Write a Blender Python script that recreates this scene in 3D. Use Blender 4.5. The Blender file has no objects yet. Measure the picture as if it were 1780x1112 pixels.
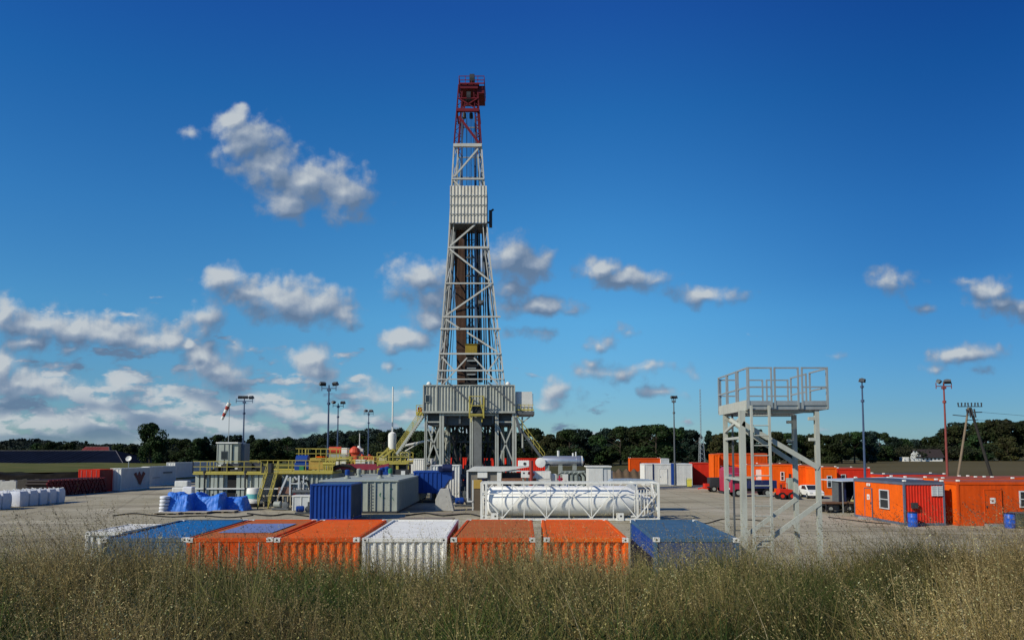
import bpy, math, random
import numpy as np
from math import sin, cos, pi, radians, sqrt, atan2
from mathutils import Vector, Matrix
rnd = random.Random(7)
C = bpy.context.scene.collection
sc = bpy.context.scene

# ------------------------------------------------------------------ camera
FOC, TILT, PX, PY, EYE = 1281.0, radians(4.0), 890.0, 699.0, 5.0   # in photo pixels (1780 x 1112)
cam_d = bpy.data.cameras.new('camera')
cam_d.sensor_width = 36.0
cam_d.lens = 36.0 * FOC / 1780.0
cam_d.shift_y = (PY - 556.0) / 1780.0
cam_d.clip_start, cam_d.clip_end = 0.2, 9000.0
cam = bpy.data.objects.new('camera', cam_d); C.objects.link(cam)
cam.location = (0, 0, EYE); cam.rotation_euler = (radians(90) + TILT, 0, 0)
sc.camera = cam

def ray(x, y):
    a = (x - PX) / FOC; b = (PY - y) / FOC
    return a, cos(TILT) - b * sin(TILT), sin(TILT) + b * cos(TILT)
def G(x, y, Z=0.0):                      # point of the plane at height Z seen at that place of the photograph
    d = ray(x, y); k = (Z - EYE) / d[2]
    return Vector((d[0] * k, d[1] * k, Z))
def W(x, y, Y):                          # point of the upright plane at distance Y
    d = ray(x, y); k = Y / d[1]
    if y == 0: return Vector((ray(x, 815)[0] * Y / ray(x, 815)[1], Y, EYE + d[2] * k))
    return Vector((d[0] * k, Y, EYE + d[2] * k))

# ------------------------------------------------------------------ light
SUN_DIR = Vector((-0.70, -0.46, 0.54)).normalized()     # towards the sun
sun_d = bpy.data.lights.new('sun', 'SUN'); sun_d.energy = 4.3; sun_d.angle = radians(0.5)
sun_d.color = (1.0, 0.93, 0.77)
sun = bpy.data.objects.new('sun', sun_d); C.objects.link(sun)
sun.rotation_euler = SUN_DIR.to_track_quat('Z', 'Y').to_euler()
sun.location = (-40, -30, 60)
sc.view_settings.view_transform = 'Standard'; sc.view_settings.look = 'None'
sc.view_settings.exposure = 0.0; sc.view_settings.gamma = 1.0

# ------------------------------------------------------------------ sky with clouds (by world direction)
world = bpy.data.worlds.new('World'); sc.world = world; world.use_nodes = True
def build_world():
    nt = world.node_tree; N = nt.nodes; L = nt.links; N.clear()
    def uv(x, y):
        d = ray(x, y); return d[0] / d[1], d[2] / d[1]
    # cloud masses: photo place, half width, half height, weight of brightness
    cl = [(405,212,26,26),(432,245,50,40),(470,290,58,40),(530,316,72,46),(592,338,48,42),(500,350,46,30),(325,232,18,12,.42),(600,372,50,16,.6),
          (385,482,36,22),(430,507,50,26),(485,520,78,40),(540,530,56,30),(600,552,36,22),
          (348,548,34,32,.9),(352,572,34,18,.8),
          (8,545,36,28),(60,567,66,30),(50,597,32,16),(125,577,56,24),(185,580,84,28),(258,594,58,26),(288,588,22,22),(200,547,46,13,.5),(120,609,30,9,.7),
          (352,622,42,32),(380,648,38,32),(322,596,16,13),
          (0,638,48,30),(45,664,64,26),(112,682,56,20,.8),(210,665,32,20),(240,692,60,16,.7),
          (540,627,36,26),(548,650,40,26),(590,668,40,12,.6),
          (735,487,52,36),(752,522,38,28),(747,556,34,22),(704,591,46,19),
          (880,447,40,40),(925,462,42,28),(885,496,34,20,.85),(932,530,60,20),(985,541,30,9,.6),
          (1040,470,36,22),(1085,485,62,20),(1140,487,28,13,.7),(1222,517,56,17),(925,581,36,12,.65),
          (1045,598,20,13,.65),(1036,630,16,10,.6),(1062,652,54,20,.75),(1125,638,44,12,.65),(968,676,32,28,.75),(950,702,50,13,.6),(1150,686,40,11,.55),(1085,572,14,9,.5),
          (1556,492,38,23,.85),(1725,508,38,28),(1735,530,56,18),(1680,490,20,9,.5),(1778,535,24,24),(1676,612,50,17,.85),(1632,640,22,10,.6),(1612,534,22,8,.45),(1700,645,20,8,.5),
          (150,722,60,14,.8),(300,712,55,14,.8),(430,690,50,16,.8),(60,735,60,12,.8),(500,712,50,13,.8),(660,690,50,14,.75),(380,735,60,11,.8),(610,725,55,11,.75),(700,722,40,11,.7),
          (675,633,18,9,.55),(1305,578,15,8,.5),(1212,655,16,13,.5),(1445,615,18,9,.42),(410,600,26,16,.5)]
    g = bpy.data.node_groups.new('cloud_density', 'ShaderNodeTree')
    g.interface.new_socket('p', in_out='INPUT', socket_type='NodeSocketVector')
    g.interface.new_socket('d', in_out='OUTPUT', socket_type='NodeSocketFloat')
    g.interface.new_socket('body', in_out='OUTPUT', socket_type='NodeSocketFloat')
    gn, gl = g.nodes, g.links
    gi = gn.new('NodeGroupInput'); go = gn.new('NodeGroupOutput')
    # warp
    w1 = gn.new('ShaderNodeTexNoise'); w1.noise_dimensions = '2D'; w1.inputs['Scale'].default_value = 14; w1.inputs['Detail'].default_value = 4
    gl.new(gi.outputs[0], w1.inputs['Vector'])
    s1 = gn.new('ShaderNodeVectorMath'); s1.operation = 'SUBTRACT'; s1.inputs[1].default_value = (.5, .5, .5)
    gl.new(w1.outputs['Color'], s1.inputs[0])
    wp = gn.new('ShaderNodeVectorMath'); wp.operation = 'MULTIPLY_ADD'; wp.inputs[1].default_value = (.035, .028, 0)
    gl.new(s1.outputs[0], wp.inputs[0]); gl.new(gi.outputs[0], wp.inputs[2])
    prev = None
    for (x, y, rx, ry, *st) in cl:
        st = st[0] * .93 if st else 1.0
        u, v = uv(x, y); a, b = 1280.0 * st / rx / 1.50, 1280.0 * st / ry / 1.42
        m = gn.new('ShaderNodeVectorMath'); m.operation = 'MULTIPLY_ADD'
        m.inputs[1].default_value = (a, b, 0); m.inputs[2].default_value = (-u * a, -v * b, 0)
        gl.new(wp.outputs[0], m.inputs[0])
        ln = gn.new('ShaderNodeVectorMath'); ln.operation = 'LENGTH'; gl.new(m.outputs[0], ln.inputs[0]); lo = ln.outputs['Value']
        if st < 1:
            ad = gn.new('ShaderNodeMath'); ad.operation = 'ADD'; ad.inputs[1].default_value = 1 - st; gl.new(lo, ad.inputs[0]); lo = ad.outputs[0]
        if prev is None: prev = lo
        else:
            mn = gn.new('ShaderNodeMath'); mn.operation = 'SMOOTH_MIN'; mn.inputs[2].default_value = 0.35
            gl.new(prev, mn.inputs[0]); gl.new(lo, mn.inputs[1]); prev = mn.outputs[0]
    n1 = gn.new('ShaderNodeTexNoise'); n1.noise_dimensions = '2D'; n1.inputs['Scale'].default_value = 26; n1.inputs['Detail'].default_value = 6; n1.inputs['Roughness'].default_value = .62
    gl.new(gi.outputs[0], n1.inputs['Vector'])
    def vor(scale, rough):
        q = gn.new('ShaderNodeTexVoronoi'); q.voronoi_dimensions = '2D'; q.feature = 'F1'; q.inputs['Scale'].default_value = scale
        q.inputs['Detail'].default_value = 1; q.inputs['Roughness'].default_value = rough
        gl.new(wp.outputs[0], q.inputs['Vector']); return q.outputs['Distance']
    def M(op, a, b=None, c=None, clamp=False):
        m = gn.new('ShaderNodeMath'); m.operation = op; m.use_clamp = clamp
        for i, q in enumerate((a, b, c)):
            if q is None: continue
            if isinstance(q, (int, float)): m.inputs[i].default_value = q
            else: gl.new(q, m.inputs[i])
        return m.outputs[0]
    d = M('SUBTRACT', 1.0, prev)
    d = M('MAXIMUM', d, -3.0)
    gl.new(M('MAXIMUM', d, -.25), go.inputs[1])
    d = M('ADD', d, M('MULTIPLY', M('SUBTRACT', n1.outputs['Fac'], .5), 1.05))
    d = M('ADD', d, M('MULTIPLY', M('SUBTRACT', .47, vor(30, .5)), .42))
    # banks of distant cloud low in the sky, fading to the right
    sep = gn.new('ShaderNodeSeparateXYZ'); gl.new(gi.outputs[0], sep.inputs[0])
    st = gn.new('ShaderNodeVectorMath'); st.operation = 'MULTIPLY'; st.inputs[1].default_value = (20, 54, 0); gl.new(gi.outputs[0], st.inputs[0])
    n2 = gn.new('ShaderNodeTexNoise'); n2.noise_dimensions = '2D'; n2.inputs['Scale'].default_value = 1.0; n2.inputs['Detail'].default_value = 6; n2.inputs['Roughness'].default_value = .55
    gl.new(st.outputs[0], n2.inputs['Vector'])
    hi = M('MULTIPLY_ADD', sep.outputs[1], -7.0, .86)               # strong below v=0.1
    rt = M('MULTIPLY_ADD', sep.outputs[0], -1.5, -.16)               # weaker to the right
    rt = M('MAXIMUM', M('MINIMUM', rt, .55), -.75)
    d2 = M('ADD', M('ADD', M('MULTIPLY', M('SUBTRACT', n2.outputs['Fac'], .5), 3.5), hi), M('SUBTRACT', rt, .45))
    d = M('MAXIMUM', d, M('MINIMUM', d2, .55))
    gl.new(d, go.inputs[0])

    def M2(op, a, b=None, c=None, clamp=False):
        m = N.new('ShaderNodeMath'); m.operation = op; m.use_clamp = clamp
        for i, q in enumerate((a, b, c)):
            if q is None: continue
            if isinstance(q, (int, float)): m.inputs[i].default_value = q
            else: L.new(q, m.inputs[i])
        return m.outputs[0]
    geo = N.new('ShaderNodeTexCoord')
    sp = N.new('ShaderNodeSeparateXYZ'); L.new(geo.outputs['Generated'], sp.inputs[0])
    yy = M2('MAXIMUM', sp.outputs[1], .02)
    cb = N.new('ShaderNodeCombineXYZ')
    L.new(M2('DIVIDE', sp.outputs[0], yy), cb.inputs[0]); L.new(M2('DIVIDE', sp.outputs[2], yy), cb.inputs[1])
    off = N.new('ShaderNodeVectorMath'); off.operation = 'ADD'; off.inputs[1].default_value = (-.016, .024, 0); L.new(cb.outputs[0], off.inputs[0])
    off2 = N.new('ShaderNodeVectorMath'); off2.operation = 'ADD'; off2.inputs[1].default_value = (-.004, .006, 0); L.new(cb.outputs[0], off2.inputs[0])
    def grp(vec):
        q = N.new('ShaderNodeGroup'); q.node_tree = g; L.new(vec, q.inputs[0]); return q.outputs[0], q.outputs[1]
    (d0, b0), (d1, b1), (d3, b3) = grp(cb.outputs[0]), grp(off.outputs[0]), grp(off2.outputs[0])
    al = N.new('ShaderNodeMapRange'); al.interpolation_type = 'SMOOTHSTEP'; al.inputs['From Min'].default_value = -.06; al.inputs['From Max'].default_value = .66
    L.new(d0, al.inputs['Value'])
    front = M2('GREATER_THAN', sp.outputs[1], .03)
    hz = N.new('ShaderNodeMapRange'); hz.inputs['From Min'].default_value = 0.0; hz.inputs['From Max'].default_value = .035; L.new(sp.outputs[2], hz.inputs['Value'])
    alpha = M2('MULTIPLY', M2('MULTIPLY', al.outputs[0], front), M2('MULTIPLY_ADD', hz.outputs[0], .55, .40))
    sh = M2('ADD', M2('MULTIPLY', M2('SUBTRACT', b0, b1), .95), M2('MULTIPLY', M2('SUBTRACT', d0, d3), .6))
    lw = N.new('ShaderNodeMapRange'); lw.inputs['From Min'].default_value = .13; lw.inputs['From Max'].default_value = .035; lw.inputs['To Max'].default_value = .43; L.new(sp.outputs[2], lw.inputs['Value'])
    rg = N.new('ShaderNodeMapRange'); rg.inputs['From Min'].default_value = -.20; rg.inputs['From Max'].default_value = .08; rg.inputs['To Max'].default_value = -.38; L.new(sp.outputs[0], rg.inputs['Value'])
    sh = M2('ADD', M2('ADD', M2('ADD', sh, lw.outputs[0]), rg.outputs[0]), .33, clamp=True)
    ramp = N.new('ShaderNodeValToRGB'); e = ramp.color_ramp.elements
    e[0].position = .06; e[0].color = (.125, .195, .31, 1)
    e[1].position = .97; e[1].color = (.53, .575, .61, 1)
    k = e.new(.46); k.color = (.245, .315, .425, 1)
    L.new(sh, ramp.inputs[0])
    # the clear sky
    sky = N.new('ShaderNodeTexSky'); sky.sky_type = 'NISHITA'; sky.sun_disc = False
    sky.sun_elevation = math.asin(SUN_DIR.z); sky.sun_rotation = atan2(SUN_DIR.x, SUN_DIR.y)
    sky.altitude = 0; sky.air_density = 1.0; sky.dust_density = .35; sky.ozone_density = 2.2
    mul = N.new('ShaderNodeVectorMath'); mul.operation = 'MULTIPLY'; mul.inputs[1].default_value = (SKY, SKY, SKY)
    L.new(sky.outputs[0], mul.inputs[0])
    tint = N.new('ShaderNodeValToRGB'); t = tint.color_ramp.elements
    t[0].position = 0; t[0].color = TINT[0][1]; t[1].position = TINT[-1][0]; t[1].color = TINT[-1][1]
    for pos, c in TINT[1:-1]: q = t.new(pos); q.color = c
    L.new(sp.outputs[2], tint.inputs[0])
    def side(a, b, c):                       # the sky deepens away from the middle
        r = N.new('ShaderNodeMapRange'); r.interpolation_type = 'SMOOTHSTEP'
        r.inputs['From Min'].default_value = a; r.inputs['From Max'].default_value = b
        L.new(sp.outputs[0], r.inputs['Value'])
        lo = N.new('ShaderNodeMapRange'); lo.inputs['From Max'].default_value = .22; lo.inputs['To Min'].default_value = .55; L.new(sp.outputs[2], lo.inputs['Value'])
        k = M2('MULTIPLY', r.outputs[0], lo.outputs[0])
        q = N.new('ShaderNodeMix'); q.data_type = 'RGBA'; q.inputs['A'].default_value = (1, 1, 1, 1); q.inputs['B'].default_value = c
        L.new(k, q.inputs['Factor']); return q.outputs['Result']
    s1, s2 = side(.05, .55, (.36, .50, .64, 1)), side(-.08, -.55, (.80, .86, .92, 1))
    mul2 = N.new('ShaderNodeVectorMath'); mul2.operation = 'MULTIPLY'
    L.new(mul.outputs[0], mul2.inputs[0]); L.new(tint.outputs[0], mul2.inputs[1])
    for s_ in (s1, s2):
        m3 = N.new('ShaderNodeVectorMath'); m3.operation = 'MULTIPLY'; L.new(mul2.outputs[0], m3.inputs[0]); L.new(s_, m3.inputs[1]); mul2 = m3
    mx = N.new('ShaderNodeMix'); mx.data_type = 'RGBA'
    L.new(alpha, mx.inputs['Factor']); L.new(mul2.outputs[0], mx.inputs['A']); L.new(ramp.outputs[0], mx.inputs['B'])
    bg = N.new('ShaderNodeBackground'); out = N.new('ShaderNodeOutputWorld')
    scl = N.new('ShaderNodeVectorMath'); scl.operation = 'SCALE'; scl.inputs['Scale'].default_value = 1.0 / SKY
    L.new(mx.outputs['Result'], scl.inputs[0]); L.new(scl.outputs[0], bg.inputs['Color'])
    bg.inputs['Strength'].default_value = SKY
    L.new(bg.outputs[0], out.inputs[0])
SKY = 0.09
TINT = [(0, (.56, .80, 1.06, 1)), (.053, (.47, .78, 1.06, 1)), (.177, (.44, 1.03, 1.34, 1)), (.295, (.31, .97, 1.42, 1)), (.427, (.17, .80, 1.40, 1)), (.53, (.135, .60, 1.38, 1)), (.8, (.12, .5, 1.3, 1))]
build_world()

# ------------------------------------------------------------------ materials
MATS = {}
def mat(name, col, rough=.6, var=.14, dirt=.25, dirtcol=(.16, .13, .10), scale=1.2, metal=0.0, bump=0.0, streak=True, spec=.22):
    if name in MATS: return MATS[name]
    m = bpy.data.materials.new(name); m.use_nodes = True
    nt = m.node_tree; N = nt.nodes; L = nt.links
    b = N['Principled BSDF']; b.inputs['Roughness'].default_value = rough; b.inputs['Metallic'].default_value = metal
    b.inputs['Specular IOR Level'].default_value = .5 if (rough < .2 or metal > 0) else spec
    tc = N.new('ShaderNodeTexCoord')
    n1 = N.new('ShaderNodeTexNoise'); n1.inputs['Scale'].default_value = scale; n1.inputs['Detail'].default_value = 6; n1.inputs['Roughness'].default_value = .6
    L.new(tc.outputs['Object'], n1.inputs['Vector'])
    m1 = N.new('ShaderNodeMix'); m1.data_type = 'RGBA'
    m1.inputs['A'].default_value = (*[c * (1 - var) for c in col], 1); m1.inputs['B'].default_value = (*[min(.95, c * (1 + var)) for c in col], 1)
    r1 = N.new('ShaderNodeMapRange'); r1.inputs['From Min'].default_value = .3; r1.inputs['From Max'].default_value = .7; L.new(n1.outputs['Fac'], r1.inputs['Value'])
    L.new(r1.outputs[0], m1.inputs['Factor'])
    last = m1.outputs['Result']
    if dirt > 0:
        mp = N.new('ShaderNodeMapping'); mp.inputs['Scale'].default_value = (3.2, 3.2, .45) if streak else (1, 1, 1)
        L.new(tc.outputs['Object'], mp.inputs['Vector'])
        n2 = N.new('ShaderNodeTexNoise'); n2.inputs['Scale'].default_value = scale * 1.7; n2.inputs['Detail'].default_value = 8; n2.inputs['Roughness'].default_value = .68
        L.new(mp.outputs[0], n2.inputs['Vector'])
        r2 = N.new('ShaderNodeMapRange'); r2.inputs['From Min'].default_value = .50; r2.inputs['From Max'].default_value = .78; r2.inputs['To Max'].default_value = min(1, dirt * 2.2)
        L.new(n2.outputs['Fac'], r2.inputs['Value'])
        m2 = N.new('ShaderNodeMix'); m2.data_type = 'RGBA'; m2.inputs['B'].default_value = (*dirtcol, 1)
        L.new(r2.outputs[0], m2.inputs['Factor']); L.new(last, m2.inputs['A']); last = m2.outputs['Result']
    L.new(last, b.inputs['Base Color'])
    if bump > 0:
        n3 = N.new('ShaderNodeTexNoise'); n3.inputs['Scale'].default_value = scale * 9; n3.inputs['Detail'].default_value = 5
        L.new(tc.outputs['Object'], n3.inputs['Vector'])
        bp = N.new('ShaderNodeBump'); bp.inputs['Strength'].default_value = bump; bp.inputs['Distance'].default_value = .03
        L.new(n3.outputs['Fac'], bp.inputs['Height']); L.new(bp.outputs[0], b.inputs['Normal'])
    MATS[name] = m
    return m
RUST = (.15, .06, .03)
ORANGE = mat('orange_paint', (.78, .115, .008), .7, .10, .20, (.34, .075, .022), spec=.06)
ORANGE2 = mat('deep_orange_paint', (.60, .072, .008), .7, .13, .26, (.27, .055, .02), spec=.06)
FADED = mat('faded_orange_paint', (.46, .12, .034), .85, .12, .22, (.33, .15, .085), spec=.05)
REDDISH = mat('brick_red_paint', (.33, .06, .035), .6, .12, .2, RUST)
RED = mat('red_paint', (.60, .030, .014), .65, .10, .15, (.25, .02, .012), spec=.1)
DARKRED = mat('dark_red_paint', (.11, .009, .014), .5, .15, .2, (.08, .02, .02))
BLUE = mat('blue_paint', (.010, .050, .25), .45, .12, .15, (.02, .04, .12))
BLUEROOF = mat('weathered_blue_roof', (.012, .125, .33), .75, .14, .2, (.03, .12, .24), streak=False, spec=.06)
BLUEDULL = mat('dull_blue_roof', (.05, .115, .20), .75, .12, .15, (.055, .10, .155), streak=False, spec=.08)
NAVY = mat('navy_paint', (.012, .02, .07), .5, .15, .2, (.02, .02, .03))
TARPBLUE = mat('blue_tarpaulin', (.05, .20, .66), .45, .18, .15, (.02, .07, .28), scale=2.2, bump=.5)
TARPROOF = mat('violet_blue_sheet', (.16, .21, .40), .6, .10, .1, (.2, .2, .3), streak=False)
WHITE = mat('white_paint', (.72, .71, .65), .7, .07, .22, (.42, .38, .32))
OFFWHITE = mat('off_white_paint', (.60, .60, .56), .55, .08, .2, (.34, .31, .26))
SHADEWHITE = mat('light_grey_and_shade_white', (.50, .52, .52), .55, .08, .2, (.3, .29, .27))  # light grey parts, and the shaded sides of white containers
TANKWHITE = mat('tank_white_paint', (.84, .83, .78), .45, .03, .06, (.50, .45, .38))
GREY = mat('grey_paint', (.30, .32, .28), .55, .10, .2, (.18, .17, .14))
RIGGREY = mat('rig_grey_paint', (.38, .39, .34), .55, .10, .22, (.17, .16, .13))
MASTGREY = mat('mast_light_grey_paint', (.48, .47, .42), .5, .10, .22, (.26, .23, .19), scale=.9)
STEEL = mat('galvanised_steel', (.36, .38, .37), .45, .12, .2, (.22, .22, .2), metal=.35)
POST = mat('cream_grey_paint', (.42, .43, .37), .55, .10, .25, (.24, .23, .19))
SILVER = mat('silver_tank_metal', (.45, .46, .47), .35, .08, .15, (.25, .25, .25), metal=.7)
DARK = mat('dark_machinery', (.035, .038, .042), .6, .2, .2, (.07, .055, .04))
DARKGREY = mat('dark_grey_steel', (.10, .11, .115), .55, .18, .2, (.06, .055, .05))
BLACK = mat('black_rubber', (.015, .015, .016), .8, .2, .1, (.05, .045, .04))
YELLOW = mat('yellow_paint', (.43, .36, .075), .5, .10, .25, (.22, .16, .06))
YELLOW2 = mat('bright_yellow_paint', (.72, .66, .10), .5, .08, .1, (.4, .35, .1))
OCHRE = mat('ochre_paint', (.42, .27, .06), .6, .12, .2, (.2, .13, .05))
GLASS = mat('dark_window_glass', (.02, .024, .03), .12, .1, 0)
BROWN = mat('brown_pipe_steel', (.085, .048, .032), .6, .25, .3, (.15, .07, .04))
WOOD = mat('weathered_wood', (.20, .15, .10), .8, .15, .2, (.1, .08, .06))
POLEBLUE = mat('blue_grey_pole_paint', (.055, .085, .15), .5, .1, .1, (.06, .06, .07))
POLERED = mat('red_brown_pole_paint', (.22, .05, .04), .55, .1, .15, (.1, .04, .03))
CONCRETE = mat('pale_concrete', (.42, .41, .37), .85, .12, .25, (.25, .23, .19), scale=2, bump=.3)
DARKCONC = mat('dark_concrete', (.055, .048, .040), .9, .15, .25, (.08, .07, .055), scale=2, bump=.3)
BAG = mat('white_bag_fabric', (.66, .67, .70), .75, .08, .15, (.4, .4, .42), scale=3, bump=.4)
BARREL = mat('blue_plastic', (.02, .10, .50), .35, .08, .05)
TURQ = mat('turquoise_paint', (.12, .42, .42), .5)
PINKRED = mat('crimson_paint', (.40, .028, .065), .4, .1, .1, (.3, .03, .05))
GREEN = mat('green_paint', (.03, .22, .10), .5)
BARNROOF = mat('dark_blue_sheet_roof', (.006, .009, .020), .95, .25, .3, (.012, .016, .03), scale=.15, spec=.02)

# ------------------------------------------------------------------ mesh helpers
class MB:
    def __init__(s): s.v = []; s.f = []; s.mi = []; s.cur = 0
    def add(s, vs, fs):
        o = len(s.v); s.v += [tuple(v) for v in vs]
        for f in fs: s.f.append(tuple(i + o for i in f)); s.mi.append(s.cur)
        return s
    def box(s, x0, x1, y0, y1, z0, z1, M=None):
        vs = [Vector(p) for p in ((x0,y0,z0),(x1,y0,z0),(x1,y1,z0),(x0,y1,z0),(x0,y0,z1),(x1,y0,z1),(x1,y1,z1),(x0,y1,z1))]
        if M is not None: vs = [M @ v for v in vs]
        return s.add(vs, [(0,3,2,1),(4,5,6,7),(0,1,5,4),(1,2,6,5),(2,3,7,6),(3,0,4,7)])
    def cbox(s, x, y, z, sx, sy, sz, M=None): return s.box(x-sx/2, x+sx/2, y-sy/2, y+sy/2, z-sz/2, z+sz/2, M)
    def bar(s, p, q, w, h=None):
        p, q = Vector(p), Vector(q); h = h or w; d = q - p
        if d.length < 1e-6: return s
        d.normalize(); up = Vector((0,0,1)) if abs(d.z) < .95 else Vector((0,1,0))
        a = d.cross(up).normalized(); b = a.cross(d)
        vs = []
        for c in (p, q):
            for i, j in ((-1,-1),(1,-1),(1,1),(-1,1)): vs.append(c + a*(i*w/2) + b*(j*h/2))
        return s.add(vs, [(3,2,1,0),(4,5,6,7),(0,1,5,4),(1,2,6,5),(2,3,7,6),(3,0,4,7)])
    def tube(s, p, q, r, r2=None, n=8, cap=True):
        p, q = Vector(p), Vector(q); r2 = r if r2 is None else r2; d = (q - p).normalized()
        up = Vector((0,0,1)) if abs(d.z) < .95 else Vector((0,1,0))
        a = d.cross(up).normalized(); b = a.cross(d); vs = []
        for c, rr in ((p, r), (q, r2)):
            for k in range(n): t = 2*pi*k/n; vs.append(c + a*(cos(t)*rr) + b*(sin(t)*rr))
        fs = [(k, n+k, n+(k+1)%n, (k+1)%n) for k in range(n)]
        if cap: fs += [tuple(range(n)), tuple(range(2*n-1, n-1, -1))]
        return s.add(vs, fs)
    def path(s, pts, r, n=6):
        pts = [Vector(p) for p in pts]; vs = []
        for i, p in enumerate(pts):
            d = (pts[min(i+1, len(pts)-1)] - pts[max(i-1, 0)]).normalized()
            up = Vector((0,0,1)) if abs(d.z) < .9 else Vector((0,1,0))
            a = d.cross(up).normalized(); b = a.cross(d)
            for k in range(n): t = 2*pi*k/n; vs.append(p + a*(cos(t)*r) + b*(sin(t)*r))
        fs = [(i*n+k, (i+1)*n+k, (i+1)*n+(k+1)%n, i*n+(k+1)%n) for i in range(len(pts)-1) for k in range(n)]
        return s.add(vs, fs + [tuple(range(n)), tuple(len(vs)-1-k for k in range(n))])
    def lathe(s, prof, n=20, M=None, cap=True):        # prof: (radius, height) along z
        vs = []; m = len(prof)
        for r, z in prof:
            for k in range(n):
                t = 2*pi*k/n; v = Vector((cos(t)*r, sin(t)*r, z)); vs.append(M @ v if M is not None else v)
        fs = [(i*n+k, i*n+(k+1)%n, (i+1)*n+(k+1)%n, (i+1)*n+k) for i in range(m-1) for k in range(n)]
        if cap: fs += [tuple(range(n-1, -1, -1)), tuple((m-1)*n+k for k in range(n))]
        return s.add(vs, fs)
    def prism(s, poly, a, b, axis='y'):                # polygon (u, z) pushed along y (or x, z)
        n = len(poly); f = {'y': lambda u, v, t: (u, t, v), 'x': lambda u, v, t: (t, u, v), 'z': lambda u, v, t: (u, v, t)}[axis]
        vs = [f(u, v, a) for u, v in poly] + [f(u, v, b) for u, v in poly]
        return s.add(vs, [tuple(range(n)), tuple(range(2*n-1, n-1, -1))] + [(i, n+i, n+(i+1)%n, (i+1)%n) for i in range(n)])
    def corr(s, p, ux, up, w, h, per=.28, dep=.04, nrm=None, thick=.012):   # ribbed steel sheet, ribs upright
        p, ux, up = Vector(p), Vector(ux).normalized(), Vector(up).normalized()
        nn = Vector(nrm) if nrm is not None else ux.cross(up)
        k = max(1, round(w / per)); pw = w / k; pr = []
        for i in range(k):
            x = i * pw; pr += [(x, 0), (x+pw*.26, 0), (x+pw*.40, -dep), (x+pw*.86, -dep)]
        pr.append((w, 0)); n = len(pr); vs = []
        for e in (0, h):
            for x, d in pr: vs.append(p + ux*x + nn*d + up*e)
        for e in (0, h):
            for x, d in pr: vs.append(p + ux*x + nn*(d - thick) + up*e)
        fs = [(i, i+1, n+i+1, n+i) for i in range(n-1)] + [(2*n+i+1, 2*n+i, 3*n+i, 3*n+i+1) for i in range(n-1)]
        fs += [(n+i, n+i+1, 3*n+i+1, 3*n+i) for i in range(n-1)]
        return s.add(vs, fs)
    def build(s, name, m, parent=None, smooth=False, bevel=0):
        me = bpy.data.meshes.new(name); me.from_pydata(s.v, [], s.f)
        for q in (m if isinstance(m, (list, tuple)) else [m]): me.materials.append(q)
        if any(s.mi): me.polygons.foreach_set('material_index', s.mi)
        if smooth: me.polygons.foreach_set('use_smooth', [True]*len(me.polygons))
        me.update()
        import bmesh
        bm = bmesh.new(); bm.from_mesh(me); bmesh.ops.recalc_face_normals(bm, faces=bm.faces); bm.to_mesh(me); bm.free()
        o = bpy.data.objects.new(name, me); C.objects.link(o)
        if smooth and hasattr(me, 'set_sharp_from_angle'): me.set_sharp_from_angle(angle=radians(40))
        if bevel:
            bv = o.modifiers.new('bevel', 'BEVEL'); bv.width = bevel; bv.segments = 2; bv.limit_method = 'ANGLE'
        if parent is not None: o.parent = parent
        return o
def tag(o, label=None, cat=None, group=None, kind=None):
    if label: o['label'] = label
    if cat: o['category'] = cat
    if group: o['group'] = group
    if kind: o['kind'] = kind
    return o
def thing(name, label, cat, loc=(0,0,0), rz=0.0, group=None):
    o = bpy.data.objects.new(name, None); C.objects.link(o)
    o.empty_display_size = .3
    o.location = loc; o.rotation_euler = (0, 0, rz)
    return tag(o, label, cat, group)
def copy_tree(o, parent=None):
    c = o.copy(); C.objects.link(c)
    if parent is not None: c.parent = parent
    for ch in list(o.children): copy_tree(ch, c)
    return c
def dup(o, loc, rz, label, group=None, scale=None):
    c = copy_tree(o); c.location = loc; c.rotation_euler = (0, 0, rz); c['label'] = label
    if group: c['group'] = group
    if scale: c.scale = scale
    return c

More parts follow.
